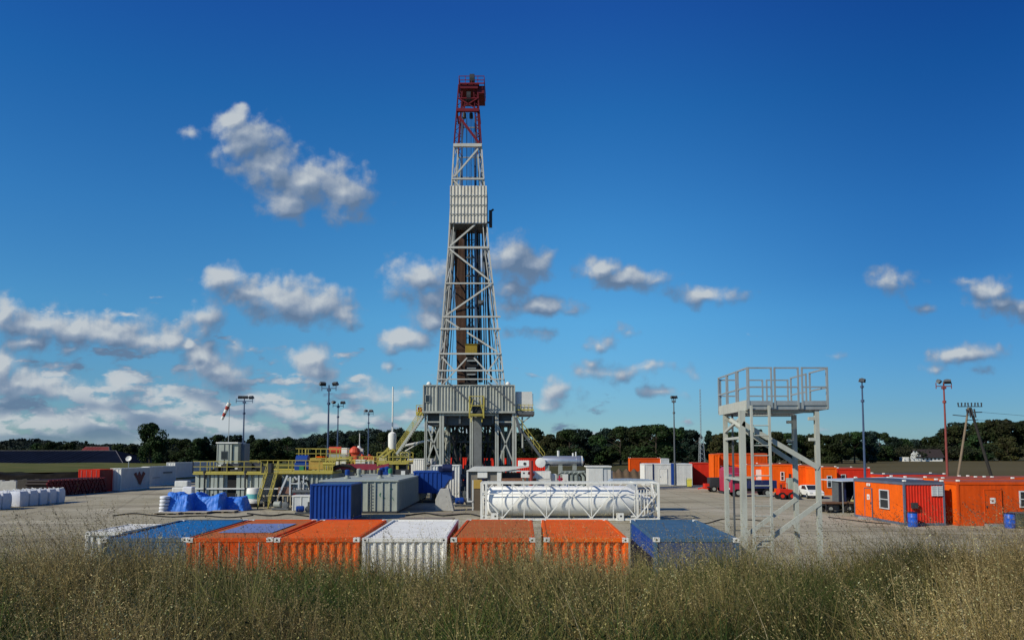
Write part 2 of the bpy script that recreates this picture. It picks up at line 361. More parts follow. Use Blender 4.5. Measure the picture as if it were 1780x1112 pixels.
# ------------------------------------------------------------------ ground
def ground_mat(name, cols, scale, rough=.95, bump=.4, fine=6.0, extra=None):
    m = bpy.data.materials.new(name); m.use_nodes = True
    nt = m.node_tree; N = nt.nodes; L = nt.links; b = N['Principled BSDF']; b.inputs['Roughness'].default_value = rough
    b.inputs['Specular IOR Level'].default_value = .05
    tc = N.new('ShaderNodeTexCoord')
    mp = N.new('ShaderNodeMapping'); L.new(tc.outputs['Object'], mp.inputs['Vector'])
    n1 = N.new('ShaderNodeTexNoise'); n1.inputs['Scale'].default_value = scale; n1.inputs['Detail'].default_value = 9; n1.inputs['Roughness'].default_value = .62
    L.new(mp.outputs[0], n1.inputs['Vector'])
    r = N.new('ShaderNodeValToRGB'); el = r.color_ramp.elements
    el[0].position = .30; el[0].color = (*cols[0], 1); el[1].position = .70; el[1].color = (*cols[-1], 1)
    for i, c in enumerate(cols[1:-1]):
        q = el.new(.30 + .40 * (i + 1) / (len(cols) - 1)); q.color = (*c, 1)
    L.new(n1.outputs['Fac'], r.inputs[0])
    n2 = N.new('ShaderNodeTexNoise'); n2.inputs['Scale'].default_value = fine; n2.inputs['Detail'].default_value = 6
    L.new(tc.outputs['Object'], n2.inputs['Vector'])
    mm = N.new('ShaderNodeMix'); mm.data_type = 'RGBA'; mm.blend_type = 'MULTIPLY'; mm.inputs['Factor'].default_value = .5
    r2 = N.new('ShaderNodeMapRange'); r2.inputs['From Min'].default_value = .25; r2.inputs['From Max'].default_value = .75; r2.inputs['To Min'].default_value = .55; r2.inputs['To Max'].default_value = 1.3
    L.new(n2.outputs['Fac'], r2.inputs['Value']); L.new(r.outputs[0], mm.inputs['A']); L.new(r2.outputs[0], mm.inputs['B'])
    last = mm.outputs['Result']
    if extra: last = extra(N, L, tc, last)
    L.new(last, b.inputs['Base Color'])
    if bump:
        bp = N.new('ShaderNodeBump'); bp.inputs['Strength'].default_value = bump; bp.inputs['Distance'].default_value = .06
        L.new(n2.outputs['Fac'], bp.inputs['Height']); L.new(bp.outputs[0], b.inputs['Normal'])
    return m
def pad_extra(N, L, tc, last):
    # slab joints and long dark tracks of wet dirt
    def mixin(fac, col):
        nonlocal last
        q = N.new('ShaderNodeMix'); q.data_type = 'RGBA'; q.inputs['B'].default_value = (*col, 1)
        L.new(fac, q.inputs['Factor']); L.new(last, q.inputs['A']); last = q.outputs['Result']
    br = N.new('ShaderNodeTexBrick'); br.offset = 0.0
    br.inputs['Scale'].default_value = 1; br.inputs['Brick Width'].default_value = 3; br.inputs['Row Height'].default_value = 1.5; br.inputs['Mortar Size'].default_value = .055
    br.inputs['Color1'].default_value = (0,0,0,1); br.inputs['Color2'].default_value = (.25,.25,.25,1); br.inputs['Mortar'].default_value = (1,1,1,1)
    mp = N.new('ShaderNodeMapping'); mp.inputs['Rotation'].default_value = (0, 0, .06); L.new(tc.outputs['Object'], mp.inputs['Vector'])
    L.new(mp.outputs[0], br.inputs['Vector'])
    mb = N.new('ShaderNodeMath'); mb.operation = 'MULTIPLY'; mb.inputs[1].default_value = .72; L.new(br.outputs['Color'], mb.inputs[0])
    mixin(mb.outputs[0], (.17, .15, .11))
    for sx, sy, lo, hi, amt, col in ((.030, .15, .53, .66, .62, (.15, .125, .085)), (.09, .30, .57, .68, .60, (.18, .145, .10)), (.06, .06, .50, .68, .6, (.46, .415, .315))):
        m3 = N.new('ShaderNodeMapping'); m3.inputs['Scale'].default_value = (sx, sy, 1); m3.inputs['Location'].default_value = (sx * 37, sy * 11, 0)
        L.new(tc.outputs['Object'], m3.inputs['Vector'])
        n = N.new('ShaderNodeTexNoise'); n.inputs['Scale'].default_value = 1; n.inputs['Detail'].default_value = 7; n.inputs['Roughness'].default_value = .6
        n.inputs['Distortion'].default_value = .6; L.new(m3.outputs[0], n.inputs['Vector'])
        r = N.new('ShaderNodeMapRange'); r.interpolation_type = 'SMOOTHSTEP'; r.inputs['From Min'].default_value = lo; r.inputs['From Max'].default_value = hi; r.inputs['To Max'].default_value = amt
        L.new(n.outputs['Fac'], r.inputs['Value']); mixin(r.outputs[0], col)
    # tyre tracks: pairs of long wandering dark lines
    for rot, sc, lo in ((.25, .055, .986), (-.5, .04, .990), (1.2, .05, .988)):
        m4 = N.new('ShaderNodeMapping'); m4.inputs['Rotation'].default_value = (0, 0, rot); L.new(tc.outputs['Object'], m4.inputs['Vector'])
        w = N.new('ShaderNodeTexWave'); w.bands_direction = 'Y'; w.inputs['Scale'].default_value = sc; w.inputs['Distortion'].default_value = 3.5; w.inputs['Detail'].default_value = 2; w.inputs['Detail Scale'].default_value = .25
        L.new(m4.outputs[0], w.inputs['Vector'])
        r = N.new('ShaderNodeMapRange'); r.inputs['From Min'].default_value = lo; r.inputs['From Max'].default_value = 1.0; r.inputs['To Max'].default_value = .55
        L.new(w.outputs['Fac'], r.inputs['Value'])
        n5 = N.new('ShaderNodeTexNoise'); n5.inputs['Scale'].default_value = .25; n5.inputs['Detail'].default_value = 4; L.new(tc.outputs['Object'], n5.inputs['Vector'])
        k = N.new('ShaderNodeMath'); k.operation = 'MULTIPLY'; L.new(r.outputs[0], k.inputs[0]); L.new(n5.outputs['Fac'], k.inputs[1]); mixin(k.outputs[0], (.12, .10, .07))
    return last
def field_extra(N, L, tc, last):
    mp = N.new('ShaderNodeMapping'); mp.inputs['Scale'].default_value = (.004, .06, 1); L.new(tc.outputs['Object'], mp.inputs['Vector'])
    n = N.new('ShaderNodeTexNoise'); n.inputs['Scale'].default_value = 1; n.inputs['Detail'].default_value = 4; L.new(mp.outputs[0], n.inputs['Vector'])
    q = N.new('ShaderNodeMix'); q.data_type = 'RGBA'; q.inputs['B'].default_value = (.125, .10, .05, 1)
    r = N.new('ShaderNodeMapRange'); r.inputs['From Min'].default_value = .45; r.inputs['From Max'].default_value = .65; r.inputs['To Max'].default_value = .7
    L.new(n.outputs['Fac'], r.inputs['Value']); L.new(r.outputs[0], q.inputs['Factor']); L.new(last, q.inputs['A'])
    return q.outputs['Result']
GRASSLAND = ground_mat('rough_grassland', [(.045, .045, .018), (.075, .07, .028), (.11, .095, .045)], .05, fine=1.5)
PADMAT = ground_mat('gravel_and_concrete', [(.32, .28, .185), (.42, .375, .26), (.50, .45, .325)], .12, extra=pad_extra, fine=5)
FIELD = ground_mat('ploughed_soil', [(.072, .058, .024), (.105, .085, .038), (.09, .075, .032)], .03, extra=field_extra, fine=.8)
SOIL = ground_mat('black_soil', [(.006, .006, .005), (.012, .010, .008), (.022, .018, .013)], .5, fine=3)
BERMSOIL = ground_mat('grassy_soil', [(.03, .028, .012), (.05, .045, .02), (.065, .055, .03)], 1.5, fine=9)

m = MB(); m.add([(-4500,-300,-.03),(4500,-300,-.03),(4500,6500,-.03),(-4500,6500,-.03)], [(0,1,2,3)])
tag(m.build('ground', GRASSLAND), kind='structure')
m = MB(); m.add([(-110,8,0),(70,8,0),(66,60,0),(52,128,0),(30,170,0),(-30,175,0),(-66,170,0),(-62,120,0),(-75,100,0)], [tuple(range(9))])
tag(m.build('gravel_pad', PADMAT), kind='structure')
m = MB(); m.add([(36,172,-.012),(58,128,-.012),(74,60,-.012),(500,60,-.012),(800,565,-.012),(150,565,-.012)], [tuple(range(6))])
tag(m.build('ploughed_field', FIELD), kind='structure')
m = MB(); m.add([(165,566,-.006),(800,566,-.006),(830,590,-.006),(165,590,-.006)], [(0,1,2,3)])
tag(m.build('field_track', mat('pale_dry_grass', (.20, .19, .10), .9, .2, .2, (.1, .1, .05), scale=.05)), kind='structure')

# the bank the camera stands on
def hb(x, y):
    crest = 3.47 + (.06 if x < 0 else .22) * min(1, max(0, (abs(x - .5) - 1.2) / 4.5)) + .07 * sin(x * 1.3 + .6) + .05 * sin(x * 2.9 + 1)
    near = crest + max(0, 8.5 - y) * .045
    if y <= 8.8: return near
    return max(-.1, crest - (y - 8.8) ** 1.25 * .62)
def sheet(name, xs, ys, fz, m, smooth=True):
    v = [(x, y, fz(x, y)) for y in ys for x in xs]; n = len(xs)
    f = [(j*n+i, j*n+i+1, (j+1)*n+i+1, (j+1)*n+i) for j in range(len(ys)-1) for i in range(n-1)]
    b = MB(); b.add(v, f); return b.build(name, m, smooth=smooth)
tag(sheet('earth_bank', [-40 + i * .5 for i in range(161)], [-14 + j * .4 for j in range(73)], hb, BERMSOIL), kind='structure')

# black soil bank on the left with a grass top
def lb(x, y):
    t = min(1, max(0, (y - (113 + .8 * sin(x * .21) + (x + 60) * .10)) / 3.2)); t = t * t * (3 - 2 * t)
    e = min(1, max(0, (-57.5 - x) / 3.5))
    return (2.05 + .16 * sin(x * .35) + .1 * sin(x * 1.1 + y)) * t * e - .08
tag(sheet('soil_bank', [-150 + i * .75 for i in range(125)], [96 + j * .6 for j in range(42)] + [122], lb, SOIL), kind='structure')
tag(sheet('grass_terrace', [-190 + i * 3 for i in range(45)], [119.5 + j * 8 for j in range(16)],
          lambda x, y: (2.16 + .12 * sin(x * .17 + y * .05)) * min(1, max(0, (-57.0 - x) / 3)) - .06,
          ground_mat('dry_grass_top', [(.055, .07, .016), (.10, .105, .028), (.16, .135, .05)], .12, fine=2)), kind='structure')
# low far hills
def hill(name, xs, y0, y1, prof, m):
    ys = [y0, y0 + (y1-y0)*.25, y0 + (y1-y0)*.5, y0 + (y1-y0)*.75, y1]
    hs = [0, .62, 1, .6, 0]
    v = []; n = len(xs)
    for y, h in zip(ys, hs):
        for x in xs: v.append((x, y, prof(x) * h - .05))
    f = [(j*n+i, j*n+i+1, (j+1)*n+i+1, (j+1)*n+i) for j in range(4) for i in range(n-1)]
    b = MB(); b.add(v, f); return tag(b.build(name, m, smooth=True), kind='structure')
FARWOOD = ground_mat('wooded_hill', [(.012, .022, .012), (.025, .038, .018), (.04, .05, .022)], .02, fine=.12)
def hprof1(x):
    return 20 + 7 * sin(x * .004 + 1) + 5 * sin(x * .013)
hill('hills', [-2600 + i * 60 for i in range(88)], 1500, 2700, hprof1, FARWOOD)
def hprof2(x):
    t = (x + 135) / 135.0
    return 23 * math.exp(-t * t) + 1
hill('wooded_hill', [-800 + i * 30 for i in range(40)], 640, 980, hprof2, FARWOOD)

# ------------------------------------------------------------------ numpy meshes (leaves and grass)
def np_mesh(name, V, Q, m, col=None, parent=None):
    V = np.asarray(V, np.float32); Q = np.asarray(Q, np.int32)
    me = bpy.data.meshes.new(name)
    me.vertices.add(len(V)); me.vertices.foreach_set('co', V.ravel())
    me.loops.add(Q.size); me.loops.foreach_set('vertex_index', Q.ravel())
    me.polygons.add(len(Q)); me.polygons.foreach_set('loop_start', np.arange(0, Q.size, 4, dtype=np.int32))
    if col is not None:
        a = me.color_attributes.new('leaf_colour', 'FLOAT_COLOR', 'POINT')
        a.data.foreach_set('color', np.concatenate([col, np.ones((len(col), 1))], 1).astype(np.float32).ravel())
    me.materials.append(m); me.update(); me.validate()
    if name is None: return me
    o = bpy.data.objects.new(name, me); C.objects.link(o)
    if parent is not None: o.parent = parent
    return o
def leaf_mat(name, rough=.75, trans=.25, gain=1.0):
    m = bpy.data.materials.new(name); m.use_nodes = True
    nt = m.node_tree; N = nt.nodes; L = nt.links; b = N['Principled BSDF']
    b.inputs['Roughness'].default_value = rough; b.inputs['Specular IOR Level'].default_value = .15
    a = N.new('ShaderNodeAttribute'); a.attribute_name = 'leaf_colour'
    oi = N.new('ShaderNodeObjectInfo')
    h = N.new('ShaderNodeHueSaturation'); L.new(a.outputs['Color'], h.inputs['Color'])
    r = N.new('ShaderNodeMapRange'); r.inputs['To Min'].default_value = .65 * gain; r.inputs['To Max'].default_value = 1.25 * gain; L.new(oi.outputs['Random'], r.inputs['Value'])
    r2 = N.new('ShaderNodeMapRange'); r2.inputs['To Min'].default_value = .47; r2.inputs['To Max'].default_value = .53; L.new(oi.outputs['Random'], r2.inputs['Value'])
    L.new(r.outputs[0], h.inputs['Value']); L.new(r2.outputs[0], h.inputs['Hue'])
    L.new(h.outputs[0], b.inputs['Base Color'])
    if trans:
        t = N.new('ShaderNodeBsdfTranslucent'); L.new(h.outputs[0], t.inputs['Color'])
        mx = N.new('ShaderNodeMixShader'); mx.inputs[0].default_value = trans
        L.new(b.outputs[0], mx.inputs[1]); L.new(t.outputs[0], mx.inputs[2]); L.new(mx.outputs[0], N['Material Output'].inputs['Surface'])
    return m
LEAF = leaf_mat('tree_leaves', trans=.15)
BARK = mat('tree_bark', (.055, .042, .03), .9, .2, .2, (.03, .03, .02))
rng = np.random.default_rng(5)
def quads_at(P, size, nrm=None, elong=1.0):
    n = len(P)
    d = rng.normal(size=(n, 3)) if nrm is None else nrm + rng.normal(size=(n, 3)) * .7
    d /= np.linalg.norm(d, axis=1, keepdims=True)
    r = rng.normal(size=(n, 3)); a = np.cross(d, r); a /= np.linalg.norm(a, axis=1, keepdims=True); b = np.cross(d, a)
    s = (size if np.ndim(size) else np.full(n, size))[:, None] * .5
    V = np.stack([P - a*s - b*s*elong*.4, P + a*s*.6 - b*s*elong, P + a*s + b*s*elong*.5, P - a*s*.5 + b*s*elong], 1).reshape(-1, 3)
    return V, np.arange(n * 4, dtype=np.int32).reshape(n, 4)
def crown_points(h, r, seed, lobes=15, per=150, base=.12, shape='round'):
    g = np.random.default_rng(seed); P = []; Nn = []; Cc = []
    for k in range(lobes):
        t = g.uniform(0, 1); z = base + (1 - base) * t
        if shape == 'round': rad = sqrt(max(.02, 1 - ((t - .42) / .62) ** 2))
        elif shape == 'tall': rad = max(.12, 1 - t) ** .6
        else: rad = max(.08, 1 - t) ** .9
        a = g.uniform(0, 2*pi); rr = r * rad * g.uniform(.25, .78)
        lr = r * g.uniform(.26, .46) * (.55 + .45 * rad)
        c = np.array([cos(a) * rr, sin(a) * rr, min(z * h, h - lr * .8)])
        u = g.normal(size=(per, 3)); u /= np.linalg.norm(u, axis=1, keepdims=True)
        rad_ = lr * (g.uniform(.45, 1.12, size=(per, 1)) ** .6)
        p = c + u * rad_ * np.array([1, 1, .82]); keep = p[:, 2] > .02 * h
        tone = g.uniform(.75, 1.25)
        P.append(p[keep]); Nn.append(u[keep]); Cc.append(np.full(keep.sum(), tone))
    return np.concatenate(P), np.concatenate(Nn), np.concatenate(Cc)
TREECOL = {'oak': (.024, .041, .012), 'olive': (.034, .044, .015), 'pine': (.014, .027, .014), 'autumn': (.044, .045, .015), 'blue': (.019, .035, .024)}
def tree_meshes(h, r, seed, colour, shape='round', leaf=.62, lobes=20, per=330, base=.1):
    P, Nn, tone = crown_points(h, r, seed, lobes, per, base, shape)
    V, Q = quads_at(P, rng.uniform(.6, 1.35, len(P)) * leaf, Nn)
    c = np.array(TREECOL[colour])[None] * (tone * rng.uniform(.7, 1.35, len(P)))[:, None]
    c = c * (1 + rng.normal(size=(len(P), 3)) * .08)
    return V, Q, np.repeat(np.clip(c, .004, .3), 4, 0)
def trunk_mb(h, r, seed):
    g = random.Random(seed); b = MB(); w = .028 * h
    b.tube((0,0,-.3), (0,0,h*.45), w, w*.6, 7); b.tube((0,0,h*.45), (g.uniform(-.3,.3),0,h*.85), w*.6, w*.15, 6)
    for k in range(7):
        z = h * g.uniform(.22, .7); a = g.uniform(0, 2*pi); l = r * g.uniform(.5, .8)
        b.tube((0,0,z), (cos(a)*l, sin(a)*l, z + l*.6), w*.32, w*.08, 5)
    return b
PROTO = []
for i, (colour, shape, h, r) in enumerate([('oak','round',17,7.2),('oak','round',15,8.2),('olive','round',16,6.6),('pine','tall',18,5.0),('blue','round',16,7.0),('autumn','round',14,6.0),('pine','cone',19,4.2),('oak','round',12,6.5)]):
    V, Q, c = tree_meshes(h, r, 40 + i, colour, shape)
    o = np_mesh('crown', V, Q, LEAF, c); t = trunk_mb(h, r, i).build('trunk', BARK)
    C.objects.unlink(o); C.objects.unlink(t)
    PROTO.append((o.data, t.data, h))
    bpy.data.objects.remove(o); bpy.data.objects.remove(t)
def plant_tree(k, x, y, H, label, group, wide=1.0, name='broadleaf_tree', z=-.03):
    cm, tm, h0 = PROTO[k]; s = H / h0
    o = thing(name, label, 'tree', (x, y, z), rnd.uniform(0, 6.28), group); o.scale = (s * wide, s * wide, s)
    for nm, me in (('trunk', tm), ('crown', cm)):
        p = bpy.data.objects.new(nm, me); C.objects.link(p); p.parent = o
    return o
def tree_px(k, px, top, Y, label, group, wide=1.0, name='broadleaf_tree'):
    p = W(px, top, Y); return plant_tree(k, p.x, Y, max(3, p.z * 1.03), label, group, wide, name)

# trees behind the plant, right of the rig
G1 = 'trees behind the silver tank and the white cabins'
for px, top, Y, k, w in ((905,752,330,4,1.0),(925,746,310,0,1.0),(950,757,350,5,1.0),(972,751,330,2,1.0),(990,748,300,0,1.1),(1015,747,320,4,1.1),(1040,757,340,7,1.1),
                         (1054,746,360,4,1.1),(1078,743,330,0,1.15),(1100,745,345,1,1.0),(1118,742,300,1,1.2),(1140,740,280,0,1.3),(1166,746,290,1,1.1),(1185,744,330,3,1.1),
                         (1205,748,350,4,1.1),(1232,750,360,3,1.0),(1250,755,350,5,1.0)):
    tree_px(k, px, top, Y, 'dark green broadleaf tree in the row behind the silver tank and white cabins', G1, w)
G2 = 'trees behind the access tower'
for px, top, Y, k, w in ((1272,752,380,0,1.0),(1296,749,390,4,1.0),(1320,748,400,3,1.1),(1345,752,390,2,1.0),(1368,754,400,0,1.1),(1392,757,410,1,1.0),(1415,755,400,2,1.1),(1440,758,390,7,1.1),
                         (1462,755,400,0,1.0),(1484,752,410,1,1.1),(1505,750,420,4,1.0)):
    tree_px(k, px, top, Y, 'broadleaf tree in the dark wood edge behind the steel access tower', G2, w)
G3 = 'trees along the far edge of the ploughed field'
for px, top, Y, k, w in ((1528,753,520,0,1.0),(1548,760,540,4,1.1),(1570,763,560,1,1.0),(1592,764,580,4,1.0),(1615,760,575,7,1.2),(1640,752,590,4,1.0),(1655,741,560,2,1.0),(1672,735,570,4,1.0),(1690,740,560,3,1.0),
                         (1712,736,555,2,1.15),(1735,731,550,2,1.2),(1758,736,560,0,1.1),(1780,734,555,1,1.1),(1802,733,560,2,1.1),(1700,757,530,7,1.2),(1750,760,530,5,1.3),(1510,768,500,7,1.2),(1540,775,500,7,1.3)):
    tree_px(k, px, top, Y, 'broadleaf tree in the wood along the far edge of the ploughed field', G3, w)
G4 = 'trees behind the left yard'
for px, top, Y, k, w in ((60,771,520,7,1.2),(90,769,500,1,1.1),(120,770,520,7,1.1),(150,767,510,3,.9),(205,773,420,2,1.1),(228,774,360,2,1.0),(285,768,330,3,1.0),(300,763,350,0,1.1),(322,764,340,1,1.0),(340,763,330,7,1.1),(358,760,340,3,1.0),(380,757,340,0,1.0),
                         (402,757,330,4,1.0),(418,755,330,6,1.1),(438,757,340,3,1.0),(455,764,330,1,1.1),(478,766,360,7,1.1),(500,762,380,0,1.1)):
    tree_px(k, px, top, Y, 'dark tree in the low wood line behind the left yard', G4, w)
G5 = 'trees at the foot of the wooded hill'
for px, top, Y, k, w in ((522,768,480,4,1.2),(545,766,500,4,1.2),(568,762,500,0,1.2),(600,762,520,4,1.2),(622,758,520,0,1.2),(648,757,500,4,1.2),(668,752,480,0,1.1),(690,752,420,4,1.1),(712,755,400,0,1.1),
                         (735,752,380,1,1.1),(758,753,380,4,1.1),(782,750,380,0,1.1),(805,753,380,4,1.1),(830,751,380,1,1.1),(856,752,380,0,1.1),(880,750,370,4,1.1)):
    tree_px(k, px, top, Y, 'dark tree at the foot of the wooded hill, behind the rig and lamp posts', G5, w)
tree_px(1, 262, 738, 240, 'tall lone dark tree rising above the left wood line, behind white containers', None, .72)
tree_px(6, 274, 757, 250, 'small dark conifer just right of the tall lone tree', None, .9, 'conifer_tree')

# far woods that read as one mass
def woods(name, n, place, leaf, cols, seed, label, kk=60):
    g = np.random.default_rng(seed); P = []; c = []
    for i in range(n):
        x, y, z, h, r = place(g)
        k = kk
        u = g.normal(size=(k, 3)); u /= np.linalg.norm(u, axis=1, keepdims=True); u[:, 2] = np.abs(u[:, 2]) * 1.0 - .25
        P.append(np.array([x, y, z + h * .55]) + u * np.array([r, r, h * .48]) * g.uniform(.7, 1.08, (k, 1)))
        c.append(np.array(cols[g.integers(len(cols))]) * g.uniform(.7, 1.3) * g.uniform(.75, 1.25, (k, 1)))
    P = np.concatenate(P); V, Q = quads_at(P, g.uniform(.6, 1.3, len(P)) * leaf)
    return tag(np_mesh(name, V, Q, LEAF, np.repeat(np.concatenate(c), 4, 0)), label, kind='stuff')
def pl_hill2(g):
    x = g.uniform(-440, 110); y = g.uniform(640, 810); f = (y - 640) / 170.0
    return x, y, hprof2(x) * min(1, f * .62 + .38 * f * f) - 1, g.uniform(9, 14), g.uniform(5, 8)
woods('hillside_wood', 900, pl_hill2, 1.5, [(.022, .034, .022), (.026, .037, .024), (.020, .032, .024)], 3, 'bluish dark wood covering the low hill left of the rig', 150)
def pl_far(g):
    x = g.uniform(-2300, 2300); y = g.uniform(1500, 2080); f = (y - 1500) / 580.0
    return x, y, hprof1(x) * f - 1, g.uniform(14, 22), g.uniform(12, 20)
woods('far_wood', 2200, pl_far, 5, [(.022, .034, .026), (.026, .038, .026), (.018, .030, .026)], 4, 'distant dark wood along the low horizon')
def pl_mid(g):
    x = g.uniform(-420, 620); y = 430 + g.uniform(0, 60) + max(0, (x - 60)) * .32
    if x < -80: y = 560 + g.uniform(0, 50)
    return x, y, -.5, g.uniform(8, 14) , g.uniform(5, 8)
woods('wood_edge', 700, pl_mid, 1.05, [(.022, .034, .013), (.030, .042, .016), (.018, .027, .014), (.036, .04, .018)], 6, 'dark lower wood filling the gaps between the trees', 150)

# ------------------------------------------------------------------ meadow grass on the bank in front
GRASS = leaf_mat('meadow_grass', rough=.7, trans=.25)
def meadow():
    g = np.random.default_rng(11)
    def field(n, y0=3.2, y1=11.6):
        y = y0 + (y1 - y0) * g.uniform(0, 1, n) ** .9
        x = g.uniform(-1, 1, n) * (.86 * y + 1.6)
        return x, y
    hbv = np.vectorize(hb)
    def nz(x, y, s, ph):          # cheap smooth noise for clumps
        return (np.sin(x*1.7*s+ph) * np.cos(y*1.3*s-ph*.7) + .7*np.sin(x*3.1*s-y*2.3*s+ph*2) + .5*np.cos(x*5.3*s+y*4.1*s+ph*1.3)) / 2.2
    VV = []; QQ = []; CCo = []; off = 0
    def emit(V, Q, c):
        nonlocal off
        VV.append(V); QQ.append(Q + off); CCo.append(c); off += len(V)
    def stems(x, y, h, lean, la, w, col, segs=3, droop=.25):
        n = len(x); z = hbv(x, y) - .03
        dx = np.cos(la) * lean; dy = np.sin(la) * lean
        fa = g.uniform(0, pi, n); wx, wy = np.cos(fa), np.sin(fa)
        pts = []
        for i in range(segs + 1):
            t = i / segs; b = t ** 1.5
            c = np.stack([x + dx*b*h, y + dy*b*h, z + h*t*(1 - droop*lean*t)], 1)
            ww = w * (1 - .85 * t)
            o = np.stack([wx*ww, wy*ww, np.zeros(n)], 1)
            pts += [c - o, c + o]
        k = 2 * (segs + 1); V = np.stack(pts, 1).reshape(-1, 3)
        b0 = (np.arange(n) * k)[:, None]
        Q = np.concatenate([np.stack([b0[:,0]+2*i, b0[:,0]+2*i+1, b0[:,0]+2*i+3, b0[:,0]+2*i+2], 1) for i in range(segs)])
        emit(V, Q, np.repeat(col, k, 0))
        def at(t):
            b = t ** 1.5
            return np.stack([x + dx*b*h, y + dy*b*h, z + h*t*(1 - droop*lean*t)], 1)
        return at
    def hue(x, y, base, alt, amt=.25):
        t = np.clip(.5 + .75 * nz(x, y, .55, 1.2) + g.normal(size=len(x)) * .28, 0, 1)[:, None]
        c = np.array(base)*(1-t) + np.array(alt)*t
        patch = (1 + .42 * nz(x, y, .75, 5.1) + .22 * nz(x, y, 1.9, .8))[:, None]
        return np.clip(c * np.clip(patch * np.clip(1.02 - .035 * np.maximum(x - 1, 0), .7, 1.1)[:, None], .35, 1.7) * g.uniform(1-amt, 1+amt*1.4, (len(x), 1)), .006, .6)
    # tussocks: every clump has its own height, colour and spread, with darker gaps between
    nt = 7200; tx, ty = field(nt)
    t_h = np.clip(.40 + .16 * nz(tx, ty, .9, .3) + g.normal(size=nt) * .11, .16, .78)
    t_r = g.uniform(.05, .17, nt); t_g = np.clip(.48 + .95 * nz(tx, ty, .8, 1.2) + g.normal(size=nt) * .24 + .10 * np.clip((ty - 6.5) / 3, -1, 1), 0, 1)
    t_b = np.clip((1 + .62 * nz(tx, ty, 1.1, 5.1) + .12 * np.clip((ty - 6.5) / 3, -1, 1)) * g.uniform(.6, 1.4, nt), .22, 1.9) * np.clip(1.0 - .11 * np.maximum(tx - 1.5, 0), .48, 1.0)
    def clumped(n, spread=1.0):
        k = g.integers(0, nt, n); a = g.uniform(0, 2*pi, n); r = t_r[k] * np.sqrt(g.uniform(0, 1, n)) * spread
        return k, tx[k] + np.cos(a)*r, ty[k] + np.sin(a)*r, a
    def tone(k, c0, c1, amt=.25):
        c = np.array(c0) * (1 - t_g[k])[:, None] + np.array(c1) * t_g[k][:, None]
        return np.clip(c * t_b[k][:, None] * g.uniform(1 - amt, 1 + amt*1.3, (len(k), 1)), .006, .6)
    n = 135000; k, x, y, a = clumped(n)
    hh = t_h[k] * g.uniform(.5, 1.2, n)
    stems(x, y, hh, g.uniform(.15, 1.05, n), np.where(g.uniform(0, 1, n) < .6, a, g.normal(2.6, 1.2, n)), g.uniform(.0024, .0050, n), tone(k, (.046, .086, .016), (.30, .225, .078)))
    # flowering stalks with loose seed heads
    n = 21000; k, x, y, a = clumped(n, 1.3); keep = t_g[k] + g.uniform(-.5, .5, n) > .22; k, x, y, a = k[keep], x[keep], y[keep], a[keep]; n = len(x)
    hh = (t_h[k] * 1.15 + .22) * g.uniform(.62, 1.2, n); lean = g.uniform(.08, .85, n); la = np.where(g.uniform(0, 1, n) < .35, a, g.normal(2.7, 1.1, n))
    col = tone(k, (.19, .18, .06), (.42, .32, .14))
    at = stems(x, y, hh, lean, la, np.full(n, .0018), col)
    ns = 20
    for j in range(ns):
        t = 1 - .40 * (j + g.uniform(0, 1, n)) / ns
        spread = .012 + .055 * (1 - t) / .4 * g.uniform(.3, 1.3, n)
        a = g.uniform(0, 2*pi, n)
        P = at(t) + np.stack([np.cos(a)*spread, np.sin(a)*spread, g.uniform(-.02, .01, n)], 1)
        V, Q = quads_at(P, g.uniform(.006, .0145, n), elong=.45)
        emit(V, Q, np.repeat(np.clip(col * g.uniform(.7, 1.6, (n, 1)), .01, .6), 4, 0))
    # a few long pale bent straws lying across the sward
    n = 420; x, y = field(n); la = g.uniform(0, 2*pi, n)
    stems(x, y, g.uniform(.5, .8, n), g.uniform(.9, 1.6, n), la, np.full(n, .0034), np.clip(np.array([[.42, .36, .20]]) * g.uniform(.8, 1.3, (n, 1)), 0, .7), 6)
    # broad dark weeds low down
    n = 26000; x, y = field(n); k = nz(x, y, .8, 4.0) > .12; x, y = x[k], y[k]; n = len(x)
    P = np.stack([x, y, hbv(x, y) + g.uniform(.03, .36, n)], 1); V, Q = quads_at(P, g.uniform(.012, .04, n), elong=.5)
    emit(V, Q, np.repeat(hue(x, y, (.022, .040, .012), (.045, .055, .018)), 4, 0))
    # tall thin bents leaning over, standing above the rest
    n = 1900; x, y = field(n, 6.0, 11.5); k = (np.abs(x - .8) > .8 + g.uniform(0, 4.2, n)) ; x, y = x[k], y[k]; n = len(x)
    hh = g.uniform(.7, 1.12, n) * (.82 + .025 * np.abs(x)); lean = g.uniform(.25, .85, n); la = g.normal(2.9, .45, n)
    col = hue(x, y, (.10, .08, .04), (.18, .145, .08))
    at = stems(x, y, hh, lean, la, np.full(n, .0028), col, 6)
    for j in range(16):
        t = 1 - .24 * (j + g.uniform(0, 1, n)) / 16; a = g.uniform(0, 2*pi, n); sp = g.uniform(.002, .014, n)
        P = at(t) + np.stack([np.cos(a)*sp, np.sin(a)*sp, g.uniform(-.01, .01, n)], 1)
        V, Q = quads_at(P, g.uniform(.010, .020, n), elong=.4); emit(V, Q, np.repeat(np.clip(col*.9, .01, .6), 4, 0))
    o = np_mesh('meadow_grass', np.concatenate(VV), np.concatenate(QQ), GRASS, np.concatenate(CCo))
    return tag(o, 'tall dry meadow grass with fine seed heads across the foreground bank', kind='stuff')
meadow()

